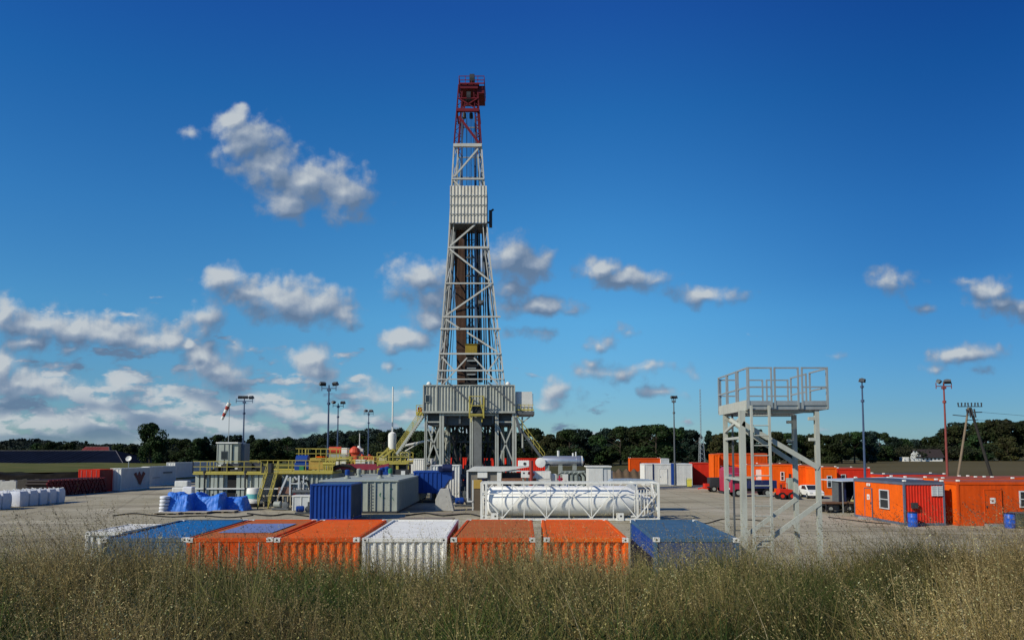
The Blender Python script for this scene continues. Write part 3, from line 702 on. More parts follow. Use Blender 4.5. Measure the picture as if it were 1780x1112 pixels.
# ------------------------------------------------------------------ shipping containers
def container(name, label, cat, loc, rz, Wd, L, H, front, left, right, roof, frame=None, rear=None, casts=True, cast_mat=None, per=.22, dep=.045,
              group=None, frontstyle='ribs', roof_ribs=True, z0=.16):
    """origin at the middle of the front bottom edge; the box runs back along +y"""
    t = thing(name, label, cat, loc, rz, group); frame = frame or front; rear = rear or front
    h = Wd / 2; p = .11
    f = MB()
    for x in (-h + p/2, h - p/2):
        for y in (p/2, L - p/2): f.cbox(x, y, H/2, p, p, H - .24)
    for z in (z0*.5 + .02, H - .06):
        th = .14 if z < 1 else .12
        for y in (.06, L - .06): f.cbox(0, y, z, Wd - 2*p, .10, th)
        for x in (-h + .06, h - .06): f.cbox(x, L/2, z, .10, L - 2*p, th)
    f.build('frame', frame, t, bevel=.012)
    a, b, zz, zh = -h + p, h - p, .16, H - .28
    if frontstyle == 'ribs': MB().corr((a, .035, zz), (1,0,0), (0,0,1), b - a, zh, per, dep, (0,-1,0)).build('end_panel', front, t)
    elif frontstyle == 'doors':
        for s in (-1, 1):
            d = MB(); x0, x1 = (a, -.01) if s < 0 else (.01, b)
            d.box(x0, x1, .03, .07, zz, zz + zh)
            for k in range(3):
                xx = x0 + (x1 - x0) * (k + .5) / 3; d.box(xx - .10, xx + .10, .012, .03, zz + .1, zz + zh - .1)
            dr = d.build('door', front, t, bevel=.008)
            q = MB()
            for k in (.25, .75): xx = x0 + (x1 - x0) * k; q.tube((xx, -.02, zz), (xx, -.02, zz + zh), .018)
            q.build('locking_bar', STEEL, dr)
    else: MB().box(a, b, .03, .06, zz, zz + zh).build('end_panel', front, t)
    MB().corr((b, L - .035, zz), (-1,0,0), (0,0,1), b - a, zh, per, dep, (0,1,0)).build('end_panel', rear, t)
    MB().corr((-h + .035, L - p, zz), (0,-1,0), (0,0,1), L - 2*p, zh, .28, .04, (-1,0,0)).build('side_panel', left, t)
    MB().corr((h - .035, p, zz), (0,1,0), (0,0,1), L - 2*p, zh, .28, .04, (1,0,0)).build('side_panel', right, t)
    r = MB()
    if roof_ribs: r.corr((-h + .10, .10, H - .035), (0,1,0), (1,0,0), L - .20, Wd - .20, .42, .018, (0,0,1))
    else: r.box(-h + .1, h - .1, .1, L - .1, H - .05, H - .02)
    r.build('roof', roof, t)
    MB().box(-h + .12, h - .12, .12, L - .12, .10, .14).build('floor_plate', DARK, t)
    if casts:
        cm = cast_mat or frame
        for x in (-h + .085, h - .085):
            for y in (.085, L - .085):
                for z in (H - .058, .06):
                    c = MB(); c.cbox(x, y, z, .178, .178, .118); c.cur = 1
                    s = -1 if y < 1 else 1
                    c.lathe([(.030, 0), (.030, .004)], 10, Matrix.Translation((x, y + s*.0905, z)) @ Matrix.Rotation(-s*pi/2 * -1, 4, 'X'))
                    c.build('corner_casting', [cm, BLACK], t, bevel=.012 if z > 1 else 0)
    return t
NEAR = 'containers in the front row behind the grass'
def near(px0, px1, back0, back1, label, cols, H=2.6, **k):
    a, b = G(px0, 934, 2.6), G(px1, 934, 2.6); a2, b2 = G(back0, 904, 2.6), G(back1, 904, 2.6)
    m0, m1 = (a + b) / 2, (a2 + b2) / 2; d = m1 - m0
    rz = -atan2(d.x, d.y)
    return container('shipping_container', label, 'container', (m0.x, m0.y - .1, 0), rz, 2.42, 6.0, H, *cols, group=NEAR, cast_mat=WHITE, **k)
near(193, 315, 313, 423, 'grey-blue container with a flat sky blue roof, between a white and an orange one', (BLUEDULL, BLUEDULL, BLUEDULL, BLUEROOF), frontstyle='plain')
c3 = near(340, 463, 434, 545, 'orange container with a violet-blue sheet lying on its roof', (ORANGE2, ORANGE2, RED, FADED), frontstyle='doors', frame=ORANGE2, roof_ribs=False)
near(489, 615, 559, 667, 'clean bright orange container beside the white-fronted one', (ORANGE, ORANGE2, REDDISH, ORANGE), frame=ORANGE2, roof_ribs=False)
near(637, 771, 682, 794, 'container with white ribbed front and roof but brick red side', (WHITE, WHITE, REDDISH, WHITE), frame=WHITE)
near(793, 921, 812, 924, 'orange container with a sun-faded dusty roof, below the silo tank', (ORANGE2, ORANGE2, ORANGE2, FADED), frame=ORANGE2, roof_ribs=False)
near(952, 1084, 943, 1055, 'vivid orange deep-ribbed container, roof and front both bright, next to blue one', (ORANGE, ORANGE, ORANGE, ORANGE), frame=ORANGE, dep=.075, per=.24, roof_ribs=False)
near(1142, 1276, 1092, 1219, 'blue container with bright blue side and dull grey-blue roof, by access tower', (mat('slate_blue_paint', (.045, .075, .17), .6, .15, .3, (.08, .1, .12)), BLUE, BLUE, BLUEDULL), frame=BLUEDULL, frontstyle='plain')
a = G(147, 924, 2.6)
container('shipping_container', 'short white container at the far end of the front row, half behind blue one', 'container', (a.x + .60, a.y, 0), 0, 1.16, 2.6, 2.6,
          WHITE, OFFWHITE, WHITE, WHITE, group=NEAR, per=.5, dep=.05, cast_mat=WHITE, roof_ribs=False)
# sheet on the roof of the orange container
m = MB(); m.add([(-.85,1.55,2.592),(.80,1.5,2.592),(.86,4.3,2.60),(-.80,4.35,2.594),(-.85,1.55,2.60),(.80,1.5,2.602),(.86,4.3,2.61),(-.80,4.35,2.604)], [(0,3,2,1),(4,5,6,7),(0,1,5,4),(1,2,6,5),(2,3,7,6),(3,0,4,7)])
o = m.build('roof_sheet', TARPROOF); o.matrix_world = Matrix.Translation(c3.location) @ Matrix.Rotation(c3.rotation_euler.z, 4, 'Z')
tag(o, 'violet-blue sheet lying flat on the roof of an orange container', 'tarpaulin')

# ------------------------------------------------------------------ silo tank lying in its white frame
def silo():
    p0, p1 = G(835, 905), G(1147, 905); x0, x1 = p0.x, p1.x; Y = p0.y; D = 2.6; H = W(840, 838, Y).z
    t = thing('silo_tank', 'long white silo tank lying inside a white steel lattice frame', 'storage tank', ((x0+x1)/2, Y, 0))
    h = (x1 - x0) / 2; f = MB(); w = .11
    for y in (0, D):
        f.cbox(0, y, .12, 2*h, .16, .16); f.cbox(0, y, H - .06, 2*h, .12, .12); f.cbox(0, y, H*.70, 2*h - .3, .05, .07)
        for x in (-h + .08, h - .08, -h + .42): f.cbox(x, y, H/2, .16, .14, H)
        px = [873, 911, 950, 989, 1028, 1066, 1107]; xs = [W(q, 870, Y).x - (x0+x1)/2 for q in px]
        for q in xs: f.bar((q, y, .16), (q, y, H - .1), .055)
        for k in (0, 2, 4, 6):
            for s in (-1, 1):
                e = xs[k] + s * 1.52
                if abs(e) < h: f.bar((xs[k], y, .2), (e, y, H*.70), .075); f.bar((e, y, H*.70), (e - s*.9, y, H - .1), .055)
    for x in (-h + .08, h - .08):
        for z in (.12, H - .06): f.cbox(x, D/2, z, .14, D, .12)
        f.bar((x, 0, .2), (x, D, H - .1), .07); f.bar((x, D, .2), (x, 0, H - .1), .07)
    for x in xs[::2]:
        for z in (.12, H - .06): f.cbox(x, D/2, z, .1, D, .1)
    f.build('frame', WHITE, t)
    xa, xb = W(846, 870, Y).x - (x0+x1)/2, W(1093, 870, Y).x - (x0+x1)/2; r = 1.14
    M = Matrix.Translation((0, D/2, 1.42)) @ Matrix.Rotation(pi/2, 4, 'Y')
    prof = [(.15, xa - .02), (.7, xa + .06), (1.0, xa + .2), (r, xa + .48)] + [(r, xa + .48 + (xb - xa - .48) * k / 4) for k in range(1, 5)] + [(.32, xb + 1.55), (.30, xb + 1.8)]
    MB().lathe(prof, 40, M).build('tank', TANKWHITE, t, smooth=True)
    b = MB()
    for q in (.18, .45, .72): x = xa + (xb - xa) * q; b.lathe([(r + .012, x - .03), (r + .012, x + .03)], 40, M)
    b.build('weld_band', OFFWHITE, t, smooth=True)
    q = MB()
    for i in range(5): q.tube((xb + .5 + i*.25, .3, .3), (xb + .55 + i*.22, .35, H*.8), .05)
    q.path([(xb + 1.7, D/2, 1.4), (xb + 1.95, D/2, 1.3), (xb + 2.0, D/2 - .5, .6), (xb + 1.2, .3, .35), (xb + .2, .25, .3)], .09)
    q.build('discharge_pipe', OFFWHITE, t)
    q = MB()
    for s in (.35, .75): q.box(xb + .25, xb + 1.05, D - .35, D - .3, .4, H - .2) if s < .5 else None
    q.build('side_plate', SHADEWHITE, t)
    for px in (860, 1077.5):
        x = W(px, 870, Y).x - (x0+x1)/2
        c = MB(); c.box(x - .26, x + .26, -.16, .1, .02, .58); c.cur = 1; c.box(x - .02, x + .12, -.168, -.158, .3, .44)
        c.build('fork_pocket_box', [WHITE, DARK], t, bevel=.02)
    g = MB()
    for x in (-h + 1.1, -h + 2.6, -h + 5.2, -h + 8.0): g.box(x - .35, x + .35, D/2 - .3, D/2 + .3, H - .12, H + .03)
    for k in range(14): g.bar((-h + .6 + k*.62, D*.25, H + .0), (-h + .6 + k*.62, D*.75, H + .0), .05, .03)
    for y in (D*.25, D*.75): g.bar((-h + .2, y, H), (-h + 9.2, y, H), .06, .05)
    g.build('catwalk', OFFWHITE, t)
silo()

# ------------------------------------------------------------------ access tower with ladder, on the right
def access_tower():
    Yf, Yr = 23.0, 26.2
    t = thing('access_tower', 'tall pale steel access tower with railed platform and ladder', 'tower', (8.6, (Yf+Yr)/2, 0))
    ox, oy = 8.6, (Yf+Yr)/2
    def P(px, y, Y): v = W(px, y, Y); return Vector((v.x - ox, Y - oy, v.z))
    yf, yr = Yf - oy + .12, Yr - oy - .55
    fl, fr = P(1293, 800, Yf).x, P(1424, 800, Yf).x
    rl, rr = P(1262, 800, Yr - .55).x, P(1382, 800, Yr - .55).x
    zp = W(1300, 713, Yf).z; zt = W(1300, 638, Yf).z
    for x, y, w in ((fl, yf, .17), (fr, yf, .13), (rl, yr, .13), (rr, yr, .14)):
        c = MB(); hh = w / 2
        c.box(x - hh, x + hh, y - hh, y - hh + .025, -.05, zp); c.box(x - hh, x + hh, y + hh - .025, y + hh, -.05, zp); c.box(x - .02, x + .02, y - hh + .03, y + hh - .03, -.05, zp)
        c.cbox(x, y, .02, .4, .4, .04)
        c.build('post', POST, t)
    b = MB()
    def Zf(y, Y): return W(1300, y, Y).z
    yr_ = Yr - .55
    for (xa, xb, y, Yd, za, zb) in ((fl, fr, yf - .06, Yf, 735, 813), (rl, rr, yr - .06, yr_, 726, 806)):
        b.bar((xa, y, Zf(za, Yd)), (xb, y, Zf(zb, Yd)), .05, .15)
    b.bar((fr, yf - .06, Zf(874, Yf)), (fr - (fr-fl)*.95, yf - .06, Zf(962, Yf)), .05, .14)
    b.bar((rr, yr - .06, Zf(866, yr_)), (rr - (rr-rl)*.98, yr - .06, Zf(950, yr_)), .05, .14)
    b.bar((fl, yf, Zf(760, Yf)), (rl, yr, Zf(760, Yf)), .08); b.bar((fl, yf, Zf(834, Yf)), (rl, yr, Zf(834, Yf)), .08); b.bar((fl, yf, 1.2), (rl, yr, 1.2), .08)
    b.bar((rl + .12, yr, Zf(834, Yf)), (rl + .9, yr, Zf(834, Yf)), .07)
    b.bar((fl, yf, zp - .5), (fl - .25, yf + .35, zp - .25), .10); b.bar((rl, yr, zp - .6), (fl, yf, zp - .2), .08)
    for x in (fr, rr): b.box(x - .25, x + .05, (yf if x == fr else yr) - .06, (yf if x == fr else yr) + .06, zp - .30, zp - .2); b.box(x - .25, x + .05, (yf if x == fr else yr) - .06, (yf if x == fr else yr) + .06, zp - .95, zp - .85)
    b.bar((fl, yf + .1, zp - .03), (fr, yf + .1, zp - .03), .07); b.bar((rl, yr - .1, zp - .03), (rr, yr - .1, zp - .03), .07)
    b.build('brace', POST, t)
    # platform
    xl, xr = P(1303, 800, Yf).x, P(1443, 800, Yf).x; y0, y1 = Yf - oy, Yr - oy
    d = MB()
    for y in (y0 + .04, y1 - .04): d.cbox((xl+xr)/2, y, zp + .14, xr - xl, .07, .22)
    for x in (xl + .04, xr - .04): d.cbox(x, (y0+y1)/2, zp + .14, .07, y1 - y0 - .16, .22)
    n = 26
    for k in range(n): d.cbox(xl + .1 + (xr - xl - .2)*k/(n-1), (y0+y1)/2, zp + .20, .02, y1 - y0 - .17, .04)
    for k in range(9): d.cbox((xl+xr)/2, y0 + .3 + k*.34, zp + .15, xr - xl - .16, .03, .04)
    for k in range(3): d.cbox((xl+xr)/2, y0 + .6 + k*1.0, zp + .09, xr - xl - .16, .08, .10)
    d.build('platform_deck', STEEL, t)
    q = MB(); q.box(xl - .05, xl - .003, y0 + .1, y1 - .1, zp + .01, zp + .33); q.build('toe_board', POST, t)
    def panel(p, e, z0, z1, s=.05):
        p, e = Vector(p), Vector(e); m = MB()
        m.bar((p.x, p.y, z0), (p.x, p.y, z1), s); m.bar((e.x, e.y, z0), (e.x, e.y, z1), s)
        for z in (z1 - s/2, z0 + (z1 - z0)*.52): m.bar((p.x, p.y, z), (e.x, e.y, z), s*.9)
        m.bar((p.x, p.y, z0 + .18), (e.x, e.y, z0 + .18), .02, .14)
        return m.build('guard_rail', STEEL, t)
    for a, bb in ((1304, 1344), (1350, 1391), (1398, 1442)): panel((P(a, 0, Yf).x, y0 - .02, 0), (P(bb, 0, Yf).x, y0 - .02, 0), zp + .05, zt)
    L = y1 - y0
    for a, bb in ((.0, .30), (.36, .66), (.70, 1.0)): panel((xl - .02, y0 + a*L, 0), (xl - .02, y0 + bb*L, 0), zp + .05, zt)
    for a, bb in ((.04, .45), (.55, .97)): panel((xr + .02, y0 + a*L, 0), (xr + .02, y0 + bb*L, 0), zp + .05, zt)
    for a, bb in ((.02, .26), (.42, .62), (.68, .98)): panel((xl + (xr-xl)*a, y1 + .02, 0), (xl + (xr-xl)*bb, y1 + .02, 0), zp + .05, zt - .06)
    # ladder
    a, bb = P(1306, 800, Yf).x, P(1337, 800, Yf).x; l = MB(); yl = y0 - .10
    for x in (a, bb): l.box(x - .035, x + .035, yl - .03, yl + .03, .1, zp + .15)
    k = .3
    while k < zp: l.tube((a, yl, k), (bb, yl, k), .02, n=6); k += .31
    l.build('ladder', POST, t)
    l = MB(); yl = yr - .3
    for x in (rl + .16, rl + .5): l.box(x - .03, x + .03, yl - .02, yl + .02, .1, zp)
    k = .4
    while k < 3: l.bar((rl + .16, yl, k), (rl + .5, yl, k), .03); k += .5
    l.build('ladder', DARKGREY, t)
access_tower()

# ------------------------------------------------------------------ lamp posts
def lamp_post(px, top, Y, label, m, head='pair', cat='lamp post', group='floodlight masts round the yard', rz=0.0):
    p = W(px, top, Y); H = p.z
    t = thing('lamp_post', label, cat, (p.x, Y, 0), rz, group)
    b = MB(); b.tube((0,0,0), (0,0,H*.5), .15, .12, 10); b.tube((0,0,H*.5), (0,0,H - .35), .12, .08, 10); b.cbox(0, 0, .03, .5, .5, .06)
    b.tube((0,0,H*.80), (0,0,H*.80 + .28), .20, .20, 10)
    b.build('pole', m, t)
    w = {'pair': .85, 'three': 1.2, 'single': .3, 'wide': .9}[head]
    a = MB(); a.bar((-w, 0, H - .75), (w, 0, H - .75), .09); 
    for x in (-w, 0, w): a.bar((x, 0, H - 1.05), (x, 0, H - .35), .07)
    a.cbox(0, 0, H - .95, .4, .35, .25)
    a.build('crossbar', m, t)
    for x, tl, yaw in {'pair': ((-w*.9, .55, .7), (w*.9, .5, -.6)), 'three': ((-w*.45, .15, .2), (w*.1, .15, 0), (w*.85, .6, -.5)), 'single': ((-.15, .3, .4), (.2, .3, -.6)), 'wide': ((-w*.6, .75, .8), (w*.5, .9, -.35))}[head]:
        M = Matrix.Translation((x, 0, H - .2)) @ Matrix.Rotation(yaw, 4, 'Z') @ Matrix.Rotation(tl, 4, 'X')
        f = MB(); f.prism([(-.42, -.20), (.42, -.20), (.34, .22), (-.34, .22)], -.18, .14); f.cbox(0, .2, 0, .3, .16, .26)
        f.v = [tuple(M @ Vector(v)) for v in f.v]
        h = f.build('floodlight', DARKGREY, t)
        gl = MB(); gl.box(-.36, .36, -.192, -.184, -.16, .16); gl.v = [tuple(M @ Vector(v)) for v in gl.v]; gl.build('lens', GLASS, h)
lamp_post(425, 688, 108, 'blue lamp post with three floodlights beside the windsock pole', POLEBLUE, 'three')
lamp_post(572, 664, 88, 'tallest blue twin lamp post left of the rig', POLEBLUE, 'pair')
lamp_post(588, 697, 120, 'blue lamp post standing close behind the tallest left one', POLEBLUE, 'pair', rz=.5)
lamp_post(641, 712, 145, 'shorter-looking twin lamp post between the rig and white stack', POLEBLUE, 'wide', rz=.2)
lamp_post(1171, 688, 118, 'slim grey lamp post with one lamp cluster before the trees', DARKGREY, 'single')
lamp_post(1498, 658, 86, 'blue lamp post right of the access tower with side-on floodlights', POLEBLUE, 'single', rz=1.0)
lamp_post(1640, 660, 86, 'red-brown lamp post with two big tilted floodlights', POLERED, 'wide')

def windsock():
    p = W(399, 700, 82)
    t = thing('windsock', 'red and white windsock hanging limp from a thin pole', 'windsock', (p.x, 82, 0))
    MB().tube((0,0,0), (0,0,p.z + .4), .06, .03).build('pole', STEEL, t)
    b = W(386, 729, 82); d = Vector((b.x - p.x, 0, b.z - p.z)); n = 5
    for k in range(n):
        a, e = k/n, (k+1)/n
        MB().tube(Vector((-.02,0,p.z)) + d*a, Vector((-.02,0,p.z)) + d*e, .23 - .08*a, .23 - .08*e, 14, cap=(k == n-1)).build('sock_band', WHITE if k % 2 == 0 else mat('faded_red_cloth', (.34, .05, .04), .8), t, smooth=True)
windsock()

def vent_stack():
    a, b, c = W(683, 672, 92), W(683, 750, 92), W(683, 782, 92)
    t = thing('vent_stack', 'slender white vent stack with a fat cylinder at its foot, left of rig', 'vent stack', (a.x, 92, 0))
    MB().tube((0,0,b.z), (0,0,a.z), .095, .085, 12).build('pipe', WHITE, t, smooth=True)
    MB().lathe([(.1, c.z), (.5, c.z + .12), (.52, b.z - .5), (.46, b.z - .22), (.14, b.z)], 20).build('silencer', WHITE, t, smooth=True)
    m = MB()
    for k in range(4): m.bar((cos(k*pi/2+.7)*.4, sin(k*pi/2+.7)*.4, c.z + .2), (cos(k*pi/2+.7)*.75, sin(k*pi/2+.7)*.75, 0), .1)
    m.build('leg', YELLOW, t)
vent_stack()

def radio_mast():
    Y = 150; p = W(1216, 676, Y); q = W(1219, 760, Y); s0 = 1.9
    t = thing('radio_mast', 'thin pale lattice radio mast in front of the trees', 'mast', (W(1219, 800, Y).x, Y, 0))
    H = q.z; b = MB()
    for i in range(3):
        a = 2*pi*i/3; b.bar((cos(a)*s0*.5, sin(a)*s0*.5, 0), (cos(a)*.45, sin(a)*.45, H), .11)
    n = 9
    for k in range(n):
        for i in range(3):
            a0, a1 = 2*pi*i/3, 2*pi*(i+1)/3; r0 = s0*.5 + (.45 - s0*.5)*k/n; r1 = s0*.5 + (.45 - s0*.5)*(k+1)/n
            b.bar((cos(a0)*r0, sin(a0)*r0, H*k/n), (cos(a1)*r1, sin(a1)*r1, H*(k+1)/n), .06)
            b.bar((cos(a0)*r1, sin(a0)*r1, H*(k+1)/n), (cos(a1)*r1, sin(a1)*r1, H*(k+1)/n), .05)
    b.build('lattice', STEEL, t)
    m = MB(); dx = p.x - W(1219, 800, Y).x
    for k in range(16):
        z0, z1 = H + (p.z - H)*k/16, H + (p.z - H)*(k+1)/16
        for i in range(3): a = 2*pi*i/3; a1 = 2*pi*(i+1)/3; m.bar((cos(a)*.14, sin(a)*.14, z0), (cos(a)*.14, sin(a)*.14, z1), .035); m.bar((cos(a)*.14, sin(a)*.14, z0), (cos(a1)*.14, sin(a1)*.14, z1), .025)
    m.build('upper_lattice', STEEL, t)
radio_mast()

def power_pole():
    Y = 96; ap, l, r = W(1685, 708, Y), G(1664, 845), G(1727, 845)
    s = Y / l.y; l, r = W(1665, 830, Y), W(1724, 830, Y)
    t = thing('power_pole', 'A-shaped wooden power pole with insulators and crossarms', 'power pole', (ap.x, Y, 0))
    def leg(x, m, rr): 
        tx = x - ap.x; k = ap.z / (ap.z - W(1685, 830, Y).z)
        MB().tube((tx*k, 0, -.1), (.12 if tx > 0 else -.12, 0, ap.z), rr, rr*.72, 9).build('leg', m, t)
    leg(l.x, WOOD, .17); leg(r.x, mat('tarred_wood', (.03, .027, .024), .8, .2, .2, (.05, .04, .03)), .21)
    b = MB(); z = ap.z
    b.bar((-1.55, -.12, z + .12), (1.6, -.12, z + .12), .10)
    b.bar((-2.0, .35, z - .95), (-.3, 0, z - 1.15), .10); b.bar((.4, 0, z - .62), (1.75, .2, z - .60), .12); b.bar((-.5, -.1, z - 1.65), (1.0, -.1, z - 1.6), .10)
    b.build('crossarm', DARK, t)
    for k in range(8):
        x = -1.5 + k*.43; MB().tube((x, -.12, z + .15), (x + .04*(k % 3 - 1), -.12, z + .62), .06, .10, 7).build('insulator', DARK, t)
    b = MB()
    for k in range(4): b.tube((-.5 + k*.33, -.2, z - .2), (-.4 + k*.33, -.3, z - 1.1 - .2*(k % 2)), .10, .10, 7)
    b.build('switch_gear', DARK, t)
    for zz, z2, x in ((-.62, -.9, 1.7), (-1.6, -1.9, 1.0)):
        w = MB(); w.path([(x + (60 - x)*k/10, 8*k/10, z + zz + (z2 - zz)*k/10 - 1.2*sin(pi*k/10)) for k in range(11)], .018, 4); w.build('cable', DARK, t)
power_pole()

# ------------------------------------------------------------------ drilling rig
def rig():
    Yf, Yb = 88.0, 97.0
    cx = W(816, 800, Yf).x
    t = thing('drilling_rig', 'tall drilling rig: lattice mast with red top on a grey substructure', 'drilling rig', (cx, Yf, 0))
    def P(px, py, Y=Yf): v = W(px, py, Y); return Vector((v.x - cx, Y - Yf, v.z))
    zt, zb = P(816, 670).z, P(816, 714).z
    xl, xr = P(735, 0).x, P(894.5, 0).x; D = Yb - Yf
    # wind walls of ribbed sheet round the rig floor
    def wall(p, u, n, w): return MB().corr(p, u, (0,0,1), w, zt - zb, .36, .10, n).build('wind_wall', RIGGREY, t)
    w0 = wall((xl, 0, zb), (1,0,0), (0,-1,0), xr - xl)
    wall((xl, D, zb), (0,-1,0), (-1,0,0), D); wall((xr, 0, zb), (0,1,0), (1,0,0), D); wall((xr, D, zb), (-1,0,0), (0,1,0), xr - xl)
    m = MB(); m.box(P(738, 0).x, P(746, 0).x, -.10, .02, P(0, 699).z, P(0, 686).z); wn = m.build('window', RIGGREY, w0)
    MB().box(P(739, 0).x, P(745, 0).x, -.13, -.10, P(0, 698).z, P(0, 687).z).build('pane', GLASS, wn)
    m = MB()
    for px in (735, 758.5, 788, 816, 845, 873, 894.5): m.box(P(px,0).x - .07, P(px,0).x + .07, -.12, .0, zb - .3, zt + .04)
    m.box(xl, xr, -.115, .0, zt, zt + .10); m.box(xl - .1, xr + .1, -.20, .0, zb - .25, zb - .02)
    m.build('wall_frame', RIGGREY, t)
    for px in (744, 883): MB().lathe([(.28, zt + .1), (.30, zt + .25), (.16, zt + .45), (.02, zt + .5)], 12, Matrix.Translation((P(px,0).x, .3, 0))).build('vent_cowl', WHITE, t)
    # floor
    m = MB(); m.box(xl, xr, .05, D, zb - .3, zb - .02); m.build('rig_floor', DARKGREY, t)
    m = MB()
    for y in (1.2, 3.2, 5.6, 8.2): m.box(xl + .4, xr - .4, y - .12, y + .12, zb - 1.65, zb - .3)
    for x in (xl + 2.6, -1.2, 1.2, xr - 2.6): m.box(x - .12, x + .12, .4, D - .3, zb - 1.5, zb - .3)
    m.build('floor_beam', DARKGREY, t)
    # substructure legs
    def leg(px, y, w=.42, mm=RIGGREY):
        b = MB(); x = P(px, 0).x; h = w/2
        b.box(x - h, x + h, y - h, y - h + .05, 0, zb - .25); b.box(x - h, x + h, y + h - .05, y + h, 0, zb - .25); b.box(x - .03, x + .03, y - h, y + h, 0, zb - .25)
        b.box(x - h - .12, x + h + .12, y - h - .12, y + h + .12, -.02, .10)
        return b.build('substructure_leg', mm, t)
    fr = [(739, .30), (767, .55), (819, .40), (863.5, .42), (894, .52)]
    for px, w in fr: leg(px, .35, w)
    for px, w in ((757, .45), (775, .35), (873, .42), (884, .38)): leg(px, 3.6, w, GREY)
    for px, w in ((748, .45), (770, .40), (866, .40), (886, .45)): leg(px, 8.4, w, DARKGREY)  # rear legs painted darker, for the shade below the floor
    b = MB()
    def X(a, c, y, z0, z1, w=.16):
        xa, xc = P(a,0).x, P(c,0).x; b.bar((xa, y, z0), (xc, y, z1), w); b.bar((xa, y, z1), (xc, y, z0), w); b.bar((xa, y, z0), (xc, y, z0), w); b.bar((xa, y, z1), (xc, y, z1), w)
    zz = [.3, 3.6, zb - 1.3]
    for y in (.35, 8.4):
        for a, c in ((739, 767), (863.5, 894)):
            X(a, c, y, zz[0], zz[1]); X(a, c, y, zz[1], zz[2])
    for a, c in ((757, 775), (873, 884)): X(a, c, 3.6, zz[0], zz[1], .12); X(a, c, 3.6, zz[1], zz[2], .12)
    for px in (739, 767, 863.5, 894):
        x = P(px,0).x
        for za, zc in ((.3, zb - 1.3),):
            b.bar((x, .35, za), (x, 8.4, zc), .16); b.bar((x, .35, zc), (x, 8.4, za), .16)
        b.bar((x, .35, zb - 1.3), (x, 8.4, zb - 1.3), .2); b.bar((x, .35, 3.6), (x, 8.4, 3.6), .16)
    b.bar((P(767,0).x, .35, zb - .45), (P(863.5,0).x, .35, zb - .45), .22)
    b.build('substructure_brace', RIGGREY, t)
    # central column: dark flow-line duct
    MB().box(P(823,0).x, P(837,0).x, .1, 1.0, 0, zb - .3).build('central_column', mat('dull_column_steel', (.16,.165,.155), .6, .15, .3, (.08,.08,.07)), t)
    # hanging hoses and pipework under the floor
    m = MB()
    for k in range(9):
        x = P(779 + k*10.3, 0).x; y = 2.0 + (k*37 % 5)*.9
        m.path([(x, y, zb - .4), (x + .2*sin(k), y, zb - 2.4), (x + .5*cos(k*2), y + .3, zb - 4.2), (x + .9*sin(k*1.7), y + .2, 1.0 + (k % 3))], .09 + .03*(k % 3))
    m.build('hose', DARK, t)
    m = MB()
    for k in range(6): x = P(783 + k*14, 0).x; m.bar((x - .6, 4.6, zb - 3.6), (x + .7, 4.6, zb - 1.2), .14); m.bar((x + .7, 5.4, zb - 3.6), (x - .7, 5.4, zb - 1.2), .14)
    m.bar((P(770,0).x, 4.6, zb - 3.6), (P(866,0).x, 4.6, zb - 3.6), .25)
    m.build('cellar_frame', DARKGREY, t)
    for k in range(14):                 # dark pipes added to darken the space under the floor
        x = P(772 + k*7.4, 0).x; y = 6.2 + (k*29 % 7)*.3
        MB().path([(x, y, zb - .5), (x + .15*sin(k*3), y, zb - 3.0), (x + .5*sin(k*1.9), y - .4, zb - 5.5), (x + .3*cos(k), y - .2, .2)], .12 + .05*(k % 3), 7).build('underfloor_dark_pipe', DARK if k % 3 else DARKGREY, t)
    for px, z0, z1 in ((784, 1.0, 4.5), (806, .5, 3.6), (846, .6, 4.2)):  # made-up dark boxes that deepen the gloom below the floor
        MB().box(P(px - 5, 0).x, P(px + 5, 0).x, 5.6, 6.6, z0, z1).build('underfloor_dark_box', DARK, t, bevel=.05)
    # dark bars modelled for the diagonal shadows cast on the wall
    m = MB()
    m.bar(P(778, 664, 87.6), P(820, 702, 87.6), .16); m.bar(P(848, 664, 87.6), P(897, 706, 87.6), .16)
    m.build('wall_shadow_bar', DARKGREY, t)
    # small yellow ladder cage on the wall
    x0, x1 = P(816.5,0).x, P(841,0).x; z0, z1 = P(0,727).z, P(0,690).z; zf = P(0, 722).z
    m = MB()
    for x in (x0, x1):
        for y in (-.15, -1.25): m.bar((x, y, z0), (x, y, z1), .13)
    for z in (z1, (zf + z1)/2, zf + .1): 
        m.bar((x0, -1.25, z), (x1, -1.25, z), .09)
        for x in (x0, x1): m.bar((x, -1.25, z), (x, -.15, z), .09)
    m.box(x0, x1, -1.3, -.1, zf - .1, zf); m.bar((x0, -1.25, zf), (x0 + .45, -1.25, z1 - .3), .10); m.bar((x1, -1.25, zf), (x1 - .45, -1.25, z1 - .3), .10)
    m.bar((x0 + .2, -1.2, z0 - .5), (x0 + .2, -.3, zf), .1); m.bar((x1 - .2, -1.2, z0 - .5), (x1 - .2, -.3, zf), .1)
    cg = m.build('ladder_cage', YELLOW, t)
    m = MB(); m.box(x0 + .35, x1 - .35, -.9, -.2, zf, zf + 1.2); m.bar((x0 + .4, -.95, zf + .1), (x1 - .5, -.95, zf + 1.3), .12); m.build('winch', DARK, cg)
    # doghouse on the right
    a, c = P(896,0).x, P(928.5,0).x; zA, zB = P(0, 714).z, P(0, 680).z
    m = MB(); m.prism([(a, zA), (c - .15, zA), (c - .15, zA + 1.0), (a + 2.0, zB), (a, zB)], .4, 4.6); dh = m.build('doghouse', OFFWHITE, t)
    m = MB(); m.box(a - .1, c + .05, .1, 5.0, zA - .45, zA - .02); m.build('doghouse_floor', DARKGREY, dh)
    m = MB()
    for k in range(5): x = a + .15 + (c - a - .3)*k/4; m.bar((x, .15, zA), (x, .15, zA + .75), .05)
